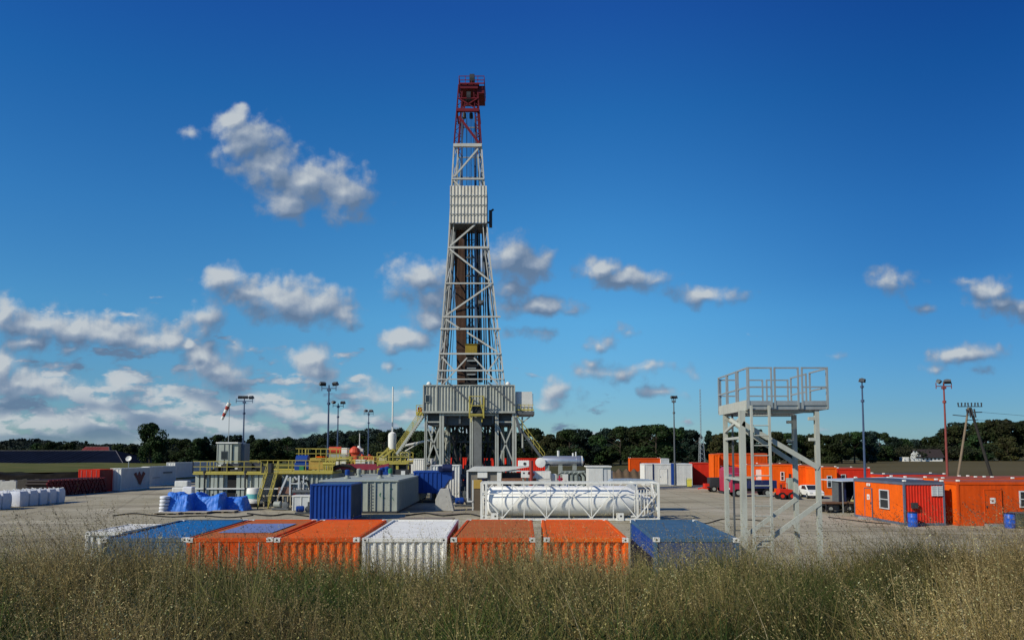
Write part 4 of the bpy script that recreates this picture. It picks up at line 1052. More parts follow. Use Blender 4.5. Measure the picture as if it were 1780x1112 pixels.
    m.bar((a + .1, .15, zA + .75), (c, .15, zA + .75), .06); m.bar((a + .1, .15, zA + .15), (c, .15, zA + .15), .10, .16); m.build('guard_rail', YELLOW, dh)
    m = MB()
    for k in range(4): x = c - 1.0 + .33*k; m.bar((x, 4.4, zA + 1.0), (x, 4.4, zB), .05)
    m.bar((c - 1.1, 4.4, zB), (c + .05, 4.4, zB), .06); m.build('guard_rail', STEEL, dh)
    m = MB(); m.bar((c - .3, .6, zA - .5), (a + .2, .6, zA - 1.9), .14); m.bar((P(908,0).x, .6, P(0,778).z), (P(908,0).x, .6, zA - .4), .2); m.build('doghouse_prop', POST, dh)
    # stairs on both sides
    def stair(p, q, wd, name, ms, rails=True):
        p, q = Vector(p), Vector(q); m = MB(); side = Vector((0, 1, 0))
        for s in (0, wd): m.bar(p + side*s, q + side*s, .07, .26)
        n = max(4, int(abs(p.z - q.z) / .24))
        for k in range(n): c0 = p + (q - p)*((k + .5)/n); m.box(c0.x - .16, c0.x + .16, c0.y, c0.y + wd, c0.z - .02, c0.z + .02)
        o = m.build(name, ms, t)
        if rails:
            r = MB()
            for s in (0, wd):
                for hgt in (.55, 1.1): r.bar(p + side*s + Vector((0,0,hgt)), q + side*s + Vector((0,0,hgt)), .06)
                for k in range(6): c0 = p + (q - p)*(k/5) + side*s; r.bar(c0, c0 + Vector((0,0,1.1)), .05)
            r.build('stair_rail', YELLOW if ms is not STEEL else STEEL, o)
        return o
    stair(P(735, 722), P(689, 789), 1.1, 'stair', POST)
    stair(P(899, 738), P(947, 803), 1.1, 'stair', DARKGREY)
    MB().bar(P(903, 745, 92), P(911, 785, 92), .28).build('stair_support', DARKGREY, t); MB().bar(P(897, 725), P(905, 752), .34).build('stair_support', DARKGREY, t)
    m = MB(); x0, x1 = P(722.5,0).x, P(735,0).x; z0 = P(0, 720).z
    m.box(x0, x1, .1, 1.3, z0 - .1, z0 + .04)
    for x in (x0, (x0+x1)/2, x1): m.bar((x, .1, z0), (x, .1, z0 + 1.1), .08)
    for z in (.5, 1.1): m.bar((x0, .1, z0 + z), (x1, .1, z0 + z), .08)
    m.box(x0, x1, .02, .08, z0 - .1, z0 + .35)
    m.build('stair_landing', YELLOW, t)
    MB().box(x0 + .15, x0 + .6, .3, .8, z0 + .05, z0 + .9).build('cable_reel_box', ORANGE2, t)
    m = MB(); m.tube(P(700, 775, 90), P(752, 764, 90), .14); m.tube(P(690, 792, 90), P(735, 766, 90), .07); m.build('flow_line', OFFWHITE, t)

    # ---- mast
    Ym = 90.0; Yr = 93.6
    def Q(px, py, Y=Ym): return P(px, py, Y)
    zlv = lambda py, Y=Ym: P(816, py, Y).z
    FL = [(760, 668), (779.3, 432), (789, 255), (797.5, 148)]; FR = [(877, 668), (849.5, 432), (837, 255), (829.5, 148)]
    def at(line, py):
        for (x0, y0), (x1, y1) in zip(line, line[1:]):
            if y1 <= py <= y0: return x0 + (x1 - x0)*(py - y0)/(y1 - y0)
        return line[-1][0]
    ysplit = 250
    def lattice_leg(line, y, inset, w):
        """one mast corner: two angle chords with lacing; red above, grey below"""
        for seg, mm, nm in (((668, ysplit), MASTGREY, 'mast_leg'), ((ysplit, 148), DARKRED, 'mast_leg')):
            b = MB(); steps = [seg[0] + (seg[1] - seg[0])*k/14 for k in range(15)]
            pts = []
            for py in steps:
                v = Q(at(line, py) , py); v.x += inset*(1 if line is FL else -1)*(v.x*(-.0) + 1)*( .35 + .65*(py - 148)/520 ); v.y = y; pts.append(v)
            s = 1 if line is FL else -1
            inn = [p + Vector((s*w, 0, 0)) for p in pts]
            for a, c in zip(pts, pts[1:]): b.bar(a, c, .17, .22)
            for a, c in zip(inn, inn[1:]): b.bar(a, c, .11, .2)
            for k in range(14):
                if k % 2: b.bar(pts[k], inn[k+1], .06)
                else: b.bar(inn[k], pts[k+1], .06)
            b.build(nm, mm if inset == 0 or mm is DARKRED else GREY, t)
    for line in (FL, FR):
        lattice_leg(line, Ym - Yf, 0.0, .50); lattice_leg(line, Yr - Yf, .55, .40)
    yF = Ym - Yf - .16
    def seg(m, pa, pb, w, y=yF): a, c = Q(*pa), Q(*pb); a.y = c.y = y; m.bar(a, c, w)
    m = MB()
    for py, w in ((254, 0.39), (312, 0.20), (431, 0.25), (493, 0.17), (551, 0.20), (572, 0.20), (615, 0.19), (644, 0.19), (659, 0.14)):
        l, r = at(FL, py) - .6, at(FR, py) + .6
        if py in (551,): r += 6
        if py in (572,): l -= 2; r += 4
        seg(m, (l, py), (r, py), w)
    for a, c, w in (((831, 260), (790, 308), 0.20), ((789, 315), (800, 326), 0.19), ((826, 391), (783, 428), 0.20), ((782, 434), (852, 489), 0.20), ((853, 495), (775, 549), 0.20), ((775, 555), (800, 572), 0.20),
                    ((812, 578), (865, 612), 0.20), ((812, 622), (770, 668), 0.16), ((768, 620), (790, 645), 0.16), ((824, 622), (866, 668), 0.16), ((866, 620), (845, 650), 0.16)):
        seg(m, a, c, w)
    m.build('mast_brace', MASTGREY, t)
    m = MB()                                                  # side and rear bracing
    for k, (py, qy) in enumerate(((254, 312), (312, 431), (431, 493), (493, 572), (572, 615), (615, 659))):
        for line, s in ((FL, 1), (FR, -1)):
            a = Q(at(line, py) + s*1.0, py); c = Q(at(line, qy) + s*1.0, qy); b2 = Vector((c.x + s*.4, Yr - Yf, c.z)); a2 = Vector((a.x + s*.3, Yr - Yf, a.z))
            m.bar(a, b2, .12) if k % 2 else m.bar(c, a2, .12)
            m.bar(a, a2, .12)
        l = Q(at(FL, py) + 4, py); r = Q(at(FR, py) - 4, py); l.y = r.y = Yr - Yf
        if py in (312, 431, 493): pass
    for py in (150, 200, 254, 290): 
        l = Q(at(FL, py) + 3, py); r = Q(at(FR, py) - 3, py); l.y = r.y = Yr - Yf; m.bar(l, r, .12)
    m.build('mast_side_brace', STEEL, t)
    m = MB()
    seg(m, (at(FL, 193), 193), (at(FR, 193), 193), .36); seg(m, (798, 204), (833, 250), .26); seg(m, (at(FL,172), 172), (at(FR,172), 172), .12)
    seg(m, (799, 173), (829, 191), .12); seg(m, (829, 173), (799, 191), .12)
    for line in (FL, FR):
        for py in (148, 193):
            a = Q(at(line, py), py); m.bar(a, Vector((a.x, Yr - Yf, a.z)), .2)
    m.build('crown_brace', mat('mast_red_paint', (.15, .011, .017), .5, .12, .2, (.1,.02,.02)), t)
    # crown block with sheaves and railing
    zc = zlv(150); m = MB(); xa, xb = Q(796, 0).x, Q(831, 0).x; yc0, yc1 = Ym - Yf - .4, Yr - Yf + .3
    m.box(Q(797,0).x, Q(829,0).x, yc0, yc0 + .3, zlv(156.5), zc); m.box(Q(797,0).x, Q(829,0).x, yc1 - .3, yc1, zlv(160), zc); m.box(xa, xb, yc0 + .05, yc1 - .05, zc, zc + .12)
    m.box(Q(827,0).x, Q(840,0).x, yc0 + .3, yc1 - .6, zlv(163), zc - .02)
    cb = m.build('crown_block', DARKRED, t)
    MB().tube((Q(812,0).x - .25, 2.4, zlv(167)), (Q(812,0).x + .25, 2.4, zlv(167)), .75, .75, 16).build('sheave', DARK, cb)
    MB().tube((Q(818,0).x - .3, 2.2, zc + .75), (Q(818,0).x + .3, 2.2, zc + .75), .85, .85, 16).build('sheave', DARK, cb)
    m = MB(); ra, rb = Q(795,0).x, Q(840,0).x; zr = zlv(136.5)
    for y in (yc0 - .15, yc1 + .15):
        for k in range(5): x = ra + (rb - ra)*k/4; m.bar((x, y, zc), (x, y, zr), .07)
        for z in (zr, (zr + zc)/2): m.bar((ra, y, z), (rb, y, z), .07)
    for x in (ra, rb):
        for z in (zr, (zr + zc)/2): m.bar((x, yc0 - .15, z), (x, yc1 + .15, z), .07)
    m.box(ra, rb, yc0 - .2, yc0 - .14, zc, zc + .15); m.build('guard_rail', mat('mast_red_paint', ()), cb)
    for px in (807, 819): MB().tube(Q(px, 197, 91), Q(px, 206, 91), .22).build('snatch_block', DARK, t)
    # racking board wall
    zA, zB = zlv(389), zlv(325); xa, xb = Q(782.5, 357).x, Q(846, 357).x; xa2, xb2 = Q(784.5, 0).x + .15, Q(843, 0).x
    y0 = Ym - Yf - .45
    m = MB(); m.corr((xa, y0, zA), (1,0,0), (0,0,1), xb - xa, zB - zA, .42, .09, (0,-1,0)); rw = m.build('racking_board_wall', mat('pale_sheet_steel', (.60, .57, .49), .6, .10, .30, (.27, .20, .14), scale=.8), t)
    m = MB()
    for py in (342, 358, 374): z = zlv(py); m.box(xa, xb, y0 - .10, y0 - .02, z - .03, z + .03)
    m.build('wall_rail', STEEL, rw)
    MB().corr((xb, y0, zA), (0,1,0), (0,0,1), 4.2, zB - zA, .42, .09, (1,0,0)).build('side_wall', MASTGREY, rw)
    MB().corr((xa, y0 + 4.2, zA), (0,-1,0), (0,0,1), 4.2, zB - zA, .42, .09, (-1,0,0)).build('side_wall', MASTGREY, rw)
    m = MB(); m.box(xa, xb, y0 + .05, y0 + 4.2, zA - .12, zA - .02); m.build('racking_board_floor', DARKGREY, rw)
    m = MB(); m.box(Q(849,0).x, Q(854.5,0).x, y0 + .5, y0 + 1.4, zlv(392), zlv(365)); m.bar((Q(851,0).x, y0 + .9, zlv(366)), (Q(857,0).x, y0 + .9, zlv(362)), .2); m.bar((Q(846,0).x, y0 + .9, zlv(385)), (Q(852,0).x, y0 + .9, zlv(385)), .2); m.build('escape_device', DARK, rw)
    # guide rails, cables, top drive
    MB().bar(Q(826.5, 600, 92), Q(826.5, 205, 92), .26).build('guide_rail', POLEBLUE, t); MB().bar(Q(803, 390, 92), Q(803, 205, 92), .22).build('guide_rail', POLEBLUE, t); MB().bar(Q(809, 660, 92.6), Q(809, 392, 92.6), .34).build('guide_rail', DARK, t)
    m = MB()
    for k in range(16):
        py = 655 - k*17
        m.bar(Q(808, py, 92.8), Q(828, py, 92.8), .07)
        if k % 2: m.bar(Q(808, py, 92.8), Q(828, py - 17, 92.8), .06)
    m.bar(Q(828, 660, 92.8), Q(828, 392, 92.8), .12); m.build('inner_ladder', DARKGREY, t)
    m = MB()
    for px, tp in ((764, 783), (773, 788)): m.tube(Q(px, 664, 92), Q(tp + 4, 392, 92), .16)
    m.build('standpipe', DARKGREY, t)
    for px, tp, w_ in ((817, 815, .16), (822, 820, .12), (834, 829, .20), (838, 833, .10), (854, 843, .14)):
        MB().tube(Q(px, 664, 93), Q(tp, 396, 93), w_, n=7).build('kelly_hose', DARK, t)
    for py in (470, 520, 590):
        MB().box(Q(830, 0).x, Q(840, 0).x, 2.6, 3.6, zlv(py + 6), zlv(py)).build('junction_box', DARKGREY, t)
    m = MB()
    for px in (842.5, 846): m.tube(Q(px, 668, 91), Q(px - 4, 388, 91), .08)
    for px, tp in ((788, 200), (820, 205), (833, 200), (836, 390), (811, 205)): m.tube(Q(px - (4 if px < 800 else 0), 668, 92.5), Q(min(max(px, 806), 822), tp, 92.5), .03, n=5)
    for k in range(4): m.tube(Q(813 + k*2.2, 598, 92), Q(810 + k*2.5, 170, 92), .022, n=4)
    m.build('cable', DARK, t)
    for py in (448, 480, 535, 568):
        m = MB()
        for px in (812, 824): m.bar(Q(px, py, 92), Q(px + (5 if px < 820 else -5), py - 9, 92), .12)
        m.bar(Q(810, py, 92), Q(828, py, 92), .16)
        m.build('rail_tie', DARKGREY, t)
    m = MB(); m.box(Q(807,0).x, Q(828,0).x, 3.2, 4.8, zlv(614), zlv(596)); m.box(Q(806,0).x, Q(829,0).x, 3.1, 4.9, zlv(597), zlv(594.5))
    td = m.build('top_drive', mat('dull_yellow_paint', (.30, .21, .025), .5, .15, .35, (.10,.08,.03)), t, bevel=.06)
    m = MB(); m.box(Q(808,0).x, Q(828,0).x, 3.3, 4.7, zlv(664), zlv(617)); m.tube(Q(818, 668, 92), Q(818, 612, 92), .5); m.box(Q(806,0).x, Q(830,0).x, 3.2, 3.4, zlv(640), zlv(632)); m.build('motor_block', BLACK, td)
    m = MB()
    for py in (624, 637, 648): m.box(Q(810,0).x, Q(826,0).x, 3.0, 3.2, zlv(py + 2), zlv(py))
    m.build('clamp', STEEL, td)
    m = MB(); x0, x1 = Q(796,0).x, Q(828,0).x; m.box(x0, x1, 2.6, 5.2, zlv(669), zlv(664)); m.build('drawworks_cover', BLACK, t)
    # pipe stands racked in the mast
    g = 'drill pipes racked upright in the mast'
    zA2, zB2 = zt - 2.9, zlv(392)
    a, b = Q(797, 660, 92).x, Q(790.5, 395, 92).x
    proto = None
    for k in range(24):
        i, j = k % 8, k // 8
        xb_, xt_ = Q(796.5 + i*2.1, 660, 92).x, Q(789.5 + i*2.35, 395, 92).x
        y = 4.2 + j*.34
        p = Vector((xb_, y, zt - 2.9)); q = Vector((xt_, y, zB2 + .5))
        if proto is None:
            m = MB(); Lp = (q - p).length; m.tube((0,0,0), (0,0,Lp), .065, n=7)
            for z in (.0, Lp/3, 2*Lp/3, Lp - .4): m.tube((0,0,z), (0,0,z + .4), .095, n=7)
            proto = m.build('drill_pipe', BROWN); o = proto
        else: o = proto.copy(); C.objects.link(o)
        o.location = p + Vector((cx, Yf, 0)); o.rotation_mode = 'QUATERNION'; o.rotation_quaternion = (q - p).to_track_quat('Z', 'Y')
        tag(o, 'rusty brown drill pipe racked upright inside the mast', 'drill pipe', g)
    for k in range(4):
        o = proto.copy(); C.objects.link(o); px = 770 + k*1.7
        p, q = Q(px - 2, 668, 93), Q(px + 12, 392, 93); o.location = p + Vector((cx, Yf, 0)); o.rotation_quaternion = (q - p).to_track_quat('Z', 'Y')
        tag(o, 'rusty brown drill pipe racked upright inside the mast', 'drill pipe', g)
    # blowout preventer under the floor
    t2 = thing('blowout_preventer', 'dark stacked blowout preventer beneath the rig floor', 'wellhead', (cx, Yf + 5.0, 0))
    MB().lathe([(.9,0),(.9,.3),(.55,.35),(.55,1.0),(.85,1.05),(.85,1.5),(.5,1.6),(.5,2.2),(.95,2.3),(.95,3.4),(.5,3.6),(.5,4.6),(.75,4.7),(.75,6.0)], 18).build('stack', DARK, t2, smooth=True)
    m = MB()
    for z in (1.3, 2.8): m.tube((-1.9,0,z), (1.9,0,z), .38); m.cbox(-1.9,0,z,.5,.9,.9); m.cbox(1.9,0,z,.5,.9,.9)
    m.build('ram_body', DARKGREY, t2)
rig()

# ------------------------------------------------------------------ generic bits
def rail_run(pts, h=1.1, step=1.5, s=.05, z2=None):
    m = MB(); pts = [Vector(p) for p in pts]
    for p, q in zip(pts, pts[1:]):
        n = max(1, round((q - p).length / step))
        for k in range(n + 1): c = p + (q - p)*k/n; m.bar(c, c + Vector((0,0,h)), s)
        for z in (h, h*.55): m.bar(p + Vector((0,0,z)), q + Vector((0,0,z)), s)
        m.bar(p + Vector((0,0,.1)), q + Vector((0,0,.1)), .02, .15)
    return m
def cabin(label, x0, x1, Y, L, H, front, left, right, roof, openings=(), cat='site cabin', name='site_cabin', group='orange site cabins', ribs_front=True, ribs_left=False, trim=None, lumps=True, z=0.0, rz=0.0):
    """front left bottom corner at (x0, Y); openings: (face, kind, from, to, low, high[, label])"""
    Wd = x1 - x0; t = thing(name, label, cat, ((x0+x1)/2, Y, z), rz, group); h = Wd/2; trim = trim or front
    m = MB()
    for x in (-h + .06, h - .06):
        for y in (.06, L - .06): m.cbox(x, y, H/2, .14, .14, H - .02)
    for zz in (.09, H - .09):
        for y in (.05, L - .05): m.cbox(0, y, zz, Wd - .26, .12, .18)
        for x in (-h + .05, h - .05): m.cbox(x, L/2, zz, .12, L - .26, .18)
    m.build('frame', trim, t, bevel=.015)
    def wall(p, u, n, w, mm, ribs):
        if ribs: return MB().corr(p, u, (0,0,1), w, H - .36, .20, .03, n).build('wall', mm, t)
        b = MB(); b.corr(p, u, (0,0,1), w, H - .36, 1.2, .012, n); return b.build('wall', mm, t)
    walls = {'front': wall((-h + .13, .03, .18), (1,0,0), (0,-1,0), Wd - .26, front, ribs_front), 'left': wall((-h + .03, L - .13, .18), (0,-1,0), (-1,0,0), L - .26, left, ribs_left),
             'right': wall((h - .03, .13, .18), (0,1,0), (1,0,0), L - .26, right, False), 'rear': wall((h - .13, L - .03, .18), (-1,0,0), (0,1,0), Wd - .26, front, ribs_front)}
    m = MB(); m.box(-h + .02, h - .02, .02, L - .02, H + .002, H + .05); m.box(-h + .25, h - .25, .25, L - .25, H + .05, H + .09); m.build('roof', roof, t)
    if lumps:
        for x in (-h + .12, h - .12):
            for y in (.12, L - .12): m2 = MB(); m2.cbox(x, y, H + .11, .2, .2, .12); m2.build('lifting_lug', WHITE, t, bevel=.02)
    def onface(face, a, b, lo, hi, d0, d1):
        if face == 'front': return (-h + a, -h + b, -d1, -d0, lo, hi)
        if face == 'left': return (-h - d1, -h - d0, a, b, lo, hi)
        return (h + d0, h + d1, a, b, lo, hi)
    for op in openings:
        face, kind, a, b, lo, hi = op[:6]; mm = {'front': front, 'left': left, 'right': right}[face]
        if kind == 'door':
            o = MB().box(*onface(face, a, b, lo, hi, .0, .035)).build('door', op[6] if len(op) > 6 else mm, t, bevel=.008)
            f = MB(); 
            for q in ((a - .05, a, lo, hi + .05), (b, b + .05, lo, hi + .05), (a, b, hi, hi + .05)): f.box(*onface(face, *q, .0, .06))
            f.build('frame', trim, o)
            if lo < .5: MB().box(*onface(face, a - .1, b + .1, .0, .16, .04, .55)).build('step', STEEL, t)
            MB().box(*onface(face, a + .08, a + .13, (lo+hi)/2 - .1, (lo+hi)/2 + .06, .035, .09)).build('handle', DARK, o)
        elif kind == 'window':
            f = MB()
            for q in ((a - .08, b + .08, lo - .08, lo), (a - .08, b + .08, hi, hi + .08), (a - .08, a, lo, hi), (b, b + .08, lo, hi), (a, b, (lo+hi)/2 - .03, (lo+hi)/2 + .03)): f.box(*onface(face, *q, .0, .07))
            o = f.build('window', op[6] if len(op) > 6 else SHADEWHITE, t); MB().box(*onface(face, a, b, lo, hi, .0, .025)).build('pane', GLASS, o)
        elif kind == 'sign':
            o = MB().box(*onface(face, a, b, lo, hi, .04, .06)).build('sign_plate', WHITE, t); f = MB(); f.box(*onface(face, a + (b-a)*.25, b - (b-a)*.25, lo + (hi-lo)*.25, hi - (hi-lo)*.35, .06, .064)); f.build('sign_mark', mat('pale_red_print', (.5,.25,.2), .6), o)
        elif kind == 'vent':
            f = MB(); f.box(*onface(face, a, b, lo, hi, .0, .04))
            n = 6
            for k in range(n): zz = lo + (hi-lo)*(k+.5)/n; f.box(*onface(face, a + .03, b - .03, zz - .03, zz + .01, .04, .07))
            f.bar(*( (Vector((onface(face, (a+b)/2, (a+b)/2, lo, hi, .04, .07)[0], onface(face, a, b, lo, hi, .05, .05)[2], lo)), Vector((onface(face, (a+b)/2, (a+b)/2, lo, hi, .04, .07)[0], onface(face, a, b, lo, hi, .05, .05)[2], hi)))), .06)
            f.build('vent_grille', SHADEWHITE, t)
        elif kind == 'unit':
            MB().box(*onface(face, a, b, lo, hi, .03, .45)).build('air_unit', GREY, t, bevel=.02)
        elif kind == 'box':
            MB().box(*onface(face, a, b, lo, hi, .03, .25)).build('meter_box', DARK, t, bevel=.01)
        elif kind == 'strip':
            MB().box(*onface(face, a, b, lo, hi, .0, .03)).build('corner_strip', op[6], t)
    return t

# ------------------------------------------------------------------ right side: orange cabins
a = G(1573, 913); b = W(1643, 880, a.y)
ROOFDARK = mat('dark_roof_sheet', (.06, .07, .10), .6, .15, .3, (.14, .14, .14), streak=False)
ROOFRED = mat('weathered_red_roof', (.33, .075, .045), .7, .15, .3, (.2, .12, .1), streak=False)
H = W(1573, 838, a.y).z
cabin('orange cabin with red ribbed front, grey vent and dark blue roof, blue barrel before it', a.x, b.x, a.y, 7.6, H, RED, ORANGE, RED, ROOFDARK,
      [('left','window',2.1,3.3,1.05,2.3), ('left','door',4.6,5.7,.2,2.35), ('left','sign',4.9,5.3,1.5,1.9), ('left','sign',4.75,5.3,2.55,2.75), ('front','vent',1.95,2.75,2.05,2.75), ('front','box',.45,.85,1.2,1.6)], trim=mat('blue_grey_trim', (.10,.12,.17), .5), ribs_left=False)
a2 = G(1667, 913.5); b2 = W(1840, 880, a2.y)
cabin('long orange cabin at the right edge with a door, white sign and window', a2.x, b2.x, a2.y, 2.9, H + .02, ORANGE2, ORANGE, ORANGE2, ROOFRED,
      [('front','door',W(1709,0,a2.y).x - a2.x, W(1737,0,a2.y).x - a2.x,.2,2.5), ('front','sign',W(1718,0,a2.y).x - a2.x, W(1727,0,a2.y).x - a2.x,1.55,1.95), ('front','window',W(1771,0,a2.y).x - a2.x, W(1790,0,a2.y).x - a2.x,1.35,2.35)], ribs_front=False)
p = W(1650, 0, 60.5).x
cabin('orange cabin set back in the gap between the two nearest cabins', p - .9, p + 5.0, 60.0, 2.8, 2.95, ORANGE, ORANGE, ORANGE2, ROOFRED, [('front','door',.3,1.2,.2,2.2)], ribs_front=False)
p = W(1600, 0, 66).x
cabin('red-roofed cabin in the second row, behind the vented orange cabin', p - 2.2, p + 4.2, 64.6, 2.6, 2.9, ORANGE2, ORANGE, ORANGE2, ROOFRED, [('left','window',.8,1.6,1.1,2.0)], ribs_front=False)
p = W(1690, 0, 70).x
cabin('red-roofed cabin in the second row, behind the long cabin with the white sign', p - 2.0, p + 7.5, 65.2, 2.6, 2.9, ORANGE2, ORANGE, ORANGE2, ROOFRED, [('front','window',3.0,4.0,1.1,2.0)], ribs_front=False)
p = W(1560, 0, 76).x
cabin('dark-roofed red cabin behind the blue workshop container', p - 3.0, p + 3.2, 73.0, 2.6, 2.95, RED, ORANGE, RED, ROOFDARK, [('left','door',.9,1.7,.2,2.2)], ribs_front=True)
# row further back
def pxcabin(label, p0, p1, top, Y, L, front, left, roof, ops=(), z=0.0, **k):
    xa, xb = W(p0, 800, Y).x, W(p1, 800, Y).x; H = W(p0, top, Y).z - z
    f = lambda px: W(px, 800, Y).x - xa
    return cabin(label, xa, xb, Y, L, H, front, left, front, roof, [(o[0], o[1], (f(o[2]) if o[0] == 'front' else o[2]), (f(o[3]) if o[0] == 'front' else o[3]), *o[4:]) for o in ops], z=z, **k)
pxcabin('orange cabin with a narrow dark window and lit left end, beside the blue workshop', 1455, 1512, 814, 92, 5, RED, ORANGE, ROOFRED, [('front','window',1462,1468,1.3,2.4)], ribs_front=False)
pxcabin('orange cabin with tall dark window in its end, right of the green-grey cabinet', 1428, 1454, 812, 90, 8, ORANGE, ORANGE, ROOFRED, [('front','window',1437.5,1443.5,1.0,2.3)], ribs_front=False)
pxcabin('orange cabin front with an air unit and two small dark windows', 1386, 1424, 809, 95, 6, ORANGE, ORANGE, ROOFRED, [('front','window',1409,1414,1.2,2.2), ('front','unit',1401,1407,1.8,2.4), ('front','vent',1412,1419,2.2,2.6)], ribs_front=False)
pxcabin('orange cabin with a white-framed window and dark doorway, behind tower', 1340, 1385, 807, 97, 6, ORANGE, ORANGE, ROOFRED, [('front','window',1357,1361.5,1.6,2.6,WHITE), ('front','door',1370,1375,1.2,2.4,DARK)], ribs_front=False)
pxcabin('orange cabin with a big white door leaf, seen through the tower posts', 1296, 1339, 808, 101, 6, ORANGE, ORANGE, ROOFRED, [('front','door',1313,1325,1.0,2.9,WHITE), ('front','door',1326,1330,1.0,2.9,DARK)], ribs_front=False)
pxcabin('lower orange container of the two stacked left of the tower', 1252, 1334, 811, 106, 2.6, ORANGE2, ORANGE, ROOFRED, [('front','strip',1256,1259,.3,2.4,DARK)])  # on both stacked boxes the sunlit left end gets a brighter orange
zz = W(1252, 811, 106).z
pxcabin('upper orange container stacked on another behind the tower posts', 1251, 1334, 788, 106, 2.6, ORANGE2, ORANGE, ROOFRED, [('front','strip',1288,1289,.3,2.0,RED)], z=zz + .17, lumps=False)
pxcabin('narrow bright orange box made for the sunlit end of the stacked pair', 1240, 1250.5, 789, 104, 2.4, ORANGE, ORANGE, ROOFRED, lumps=False)  # extra box in place of the sun on the stack's left end
pxcabin('long orange container far off in front of the trees', 1095, 1148, 796, 172, 2.6, ORANGE2, ORANGE, ROOFRED, [('front','strip',1112,1113,.5,3.2,DARKRED)])
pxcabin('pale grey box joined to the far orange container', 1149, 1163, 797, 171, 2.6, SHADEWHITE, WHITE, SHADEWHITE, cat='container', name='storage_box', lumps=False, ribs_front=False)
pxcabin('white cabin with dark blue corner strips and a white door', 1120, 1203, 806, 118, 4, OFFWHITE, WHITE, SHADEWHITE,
        [('front','door',1146,1159,.2,2.6,WHITE), ('front','strip',1134,1136.5,.1,3.4,NAVY), ('front','strip',1166,1171,.1,3.5,BLUE)], ribs_front=False, lumps=False, group=None)
pxcabin('red container right of the white cabin, half in its shadow', 1204, 1232, 804, 120, 2.6, RED, RED, ROOFRED, cat='container', name='red_container', lumps=False, group=None)

def barrel(px, py, h, r, label, m, cat='barrel', group=None, name='barrel'):
    p = G(px, py); t = thing(name, label, cat, p, 0, group)
    MB().lathe([(r*.93,0),(r,.04),(r,h*.32),(r*1.04,h*.34),(r,h*.36),(r,h*.64),(r*1.04,h*.66),(r,h*.68),(r,h-.04),(r*.94,h)], 20).build('drum', m, t, smooth=True)
    MB().lathe([(r*1.03,h-.06),(r*1.03,h+.01),(r*.9,h+.02)], 20).build('rim', DARK if m is not BARREL else NAVY, t, smooth=True)
barrel(1587, 915, 1.0, .31, 'blue barrel in front of the red ribbed cabin front', BARREL)
barrel(1756, 917, 1.0, .34, 'blue barrel beside a dark grey bin at the right edge', BARREL)
p = G(1774, 917); t = thing('waste_bin', 'dark grey-green bin next to a blue barrel at the right edge', 'bin', p)
m = MB(); m.prism([(-.42,.05),(.42,.05),(.5,.95),(-.5,.95)], -.4, .4); m.build('tub', mat('bin_grey', (.07,.09,.07), .6), t, bevel=.03)
m = MB(); m.prism([(-.53,.95),(.53,.95),(.45,1.06),(-.45,1.06)], -.44, .44); m.build('lid', DARKGREY, t, bevel=.02)
p = G(1198, 846); t = thing('yellow_bin', 'small bright yellow bin at the corner of the white cabin', 'bin', p)
m = MB(); m.prism([(-.33,.06),(.33,.06),(.38,1.1),(-.38,1.1)], -.3, .3); m.build('tub', YELLOW2, t, bevel=.03)
m = MB(); m.prism([(-.40,1.1),(.40,1.1),(.3,1.35),(-.3,1.35)], -.34, .34); m.build('lid', mat('pale_yellow', (.7,.68,.3), .5), t, bevel=.03)

# blue workshop container with canopy, trailer, pallet
a = G(1482, 893); Y = a.y
x0, x1 = W(1459, 0, Y + 3).x, W(1506, 0, Y + 3).x; H = W(0, 832, Y).z
t = thing('workshop_container', 'dark blue open-fronted workshop container under a pale canopy roof', 'container', ((x0+x1)/2, Y + 2, 0)); h = (x1 - x0)/2
m = MB(); m.box(-h, h, 2.3, 2.4, 0, H - .2); m.box(-h, -h + .08, 0, 2.3, 0, H - .2); m.box(h - 1.0, h, -.1, 0.0, .1, H - .2); m.box(h - .08, h, 0, 2.3, 0, H - .2); m.build('wall', NAVY, t)
m = MB(); m.corr((h - 1.0, -.12, .15), (1,0,0), (0,0,1), 1.0, H - .5, .2, .03, (0,-1,0)); d = m.build('door', BLUE, t)
MB().box(-h - .75, -h - .68, -.3, .9, .1, H - .25).build('door', DARKGREY, t)
m = MB(); m.prism([(-h - .9, H - .25), (h + 3.6, H - .05), (h + 3.6, H + .02), (-h - .9, H - .17)], -1.4, 3.2); m.build('canopy', mat('pale_canopy_sheet', (.5,.54,.58), .4, .1, .2, (.3,.3,.3)), t)
m = MB()
for x in (-h - .8, -.2): m.bar((x, -1.3, 0), (x, -1.3, H - .25), .07)
m.build('canopy_post', STEEL, t)
m = MB(); m.box(-h + .15, h - 1.2, 1.2, 2.1, .7, .8); m.bar((-h+.2,1.3,0),(-h+.2,1.3,.7),.08); m.bar((.3,1.3,0),(.3,1.3,.7),.08); m.box(-h+.4,-h+1.0,1.4,1.9,.8,1.2); m.build('workbench', WOOD, t)
m = MB(); m.bar((-.6,.3,.9),(-.2,.2,1.9),.05); m.build('ladder_rail', STEEL, t)
p = G(1455, 890); t = thing('flatbed_trailer', 'low trailer with a brown timber bed and black wheels, left of the workshop', 'trailer', (p.x, p.y, 0), .12)
m = MB(); m.box(-1.5, 1.35, -.8, .8, .78, .90); m.build('bed', mat('brown_boards', (.16,.085,.05), .8), t)
m = MB(); m.box(-1.6, 1.7, -.5, -.42, .62, .78); m.box(-1.6, 1.7, .42, .5, .62, .78); m.bar((1.7,0,.7),(2.4,0,.55),.09)
for x in (-1.45, 1.3): m.bar((x,-.8,.1),(x,-.8,.8),.06)
m.bar((-1.45,-.8,.25),(1.3,-.8,.25),.05); m.build('chassis', DARK, t)
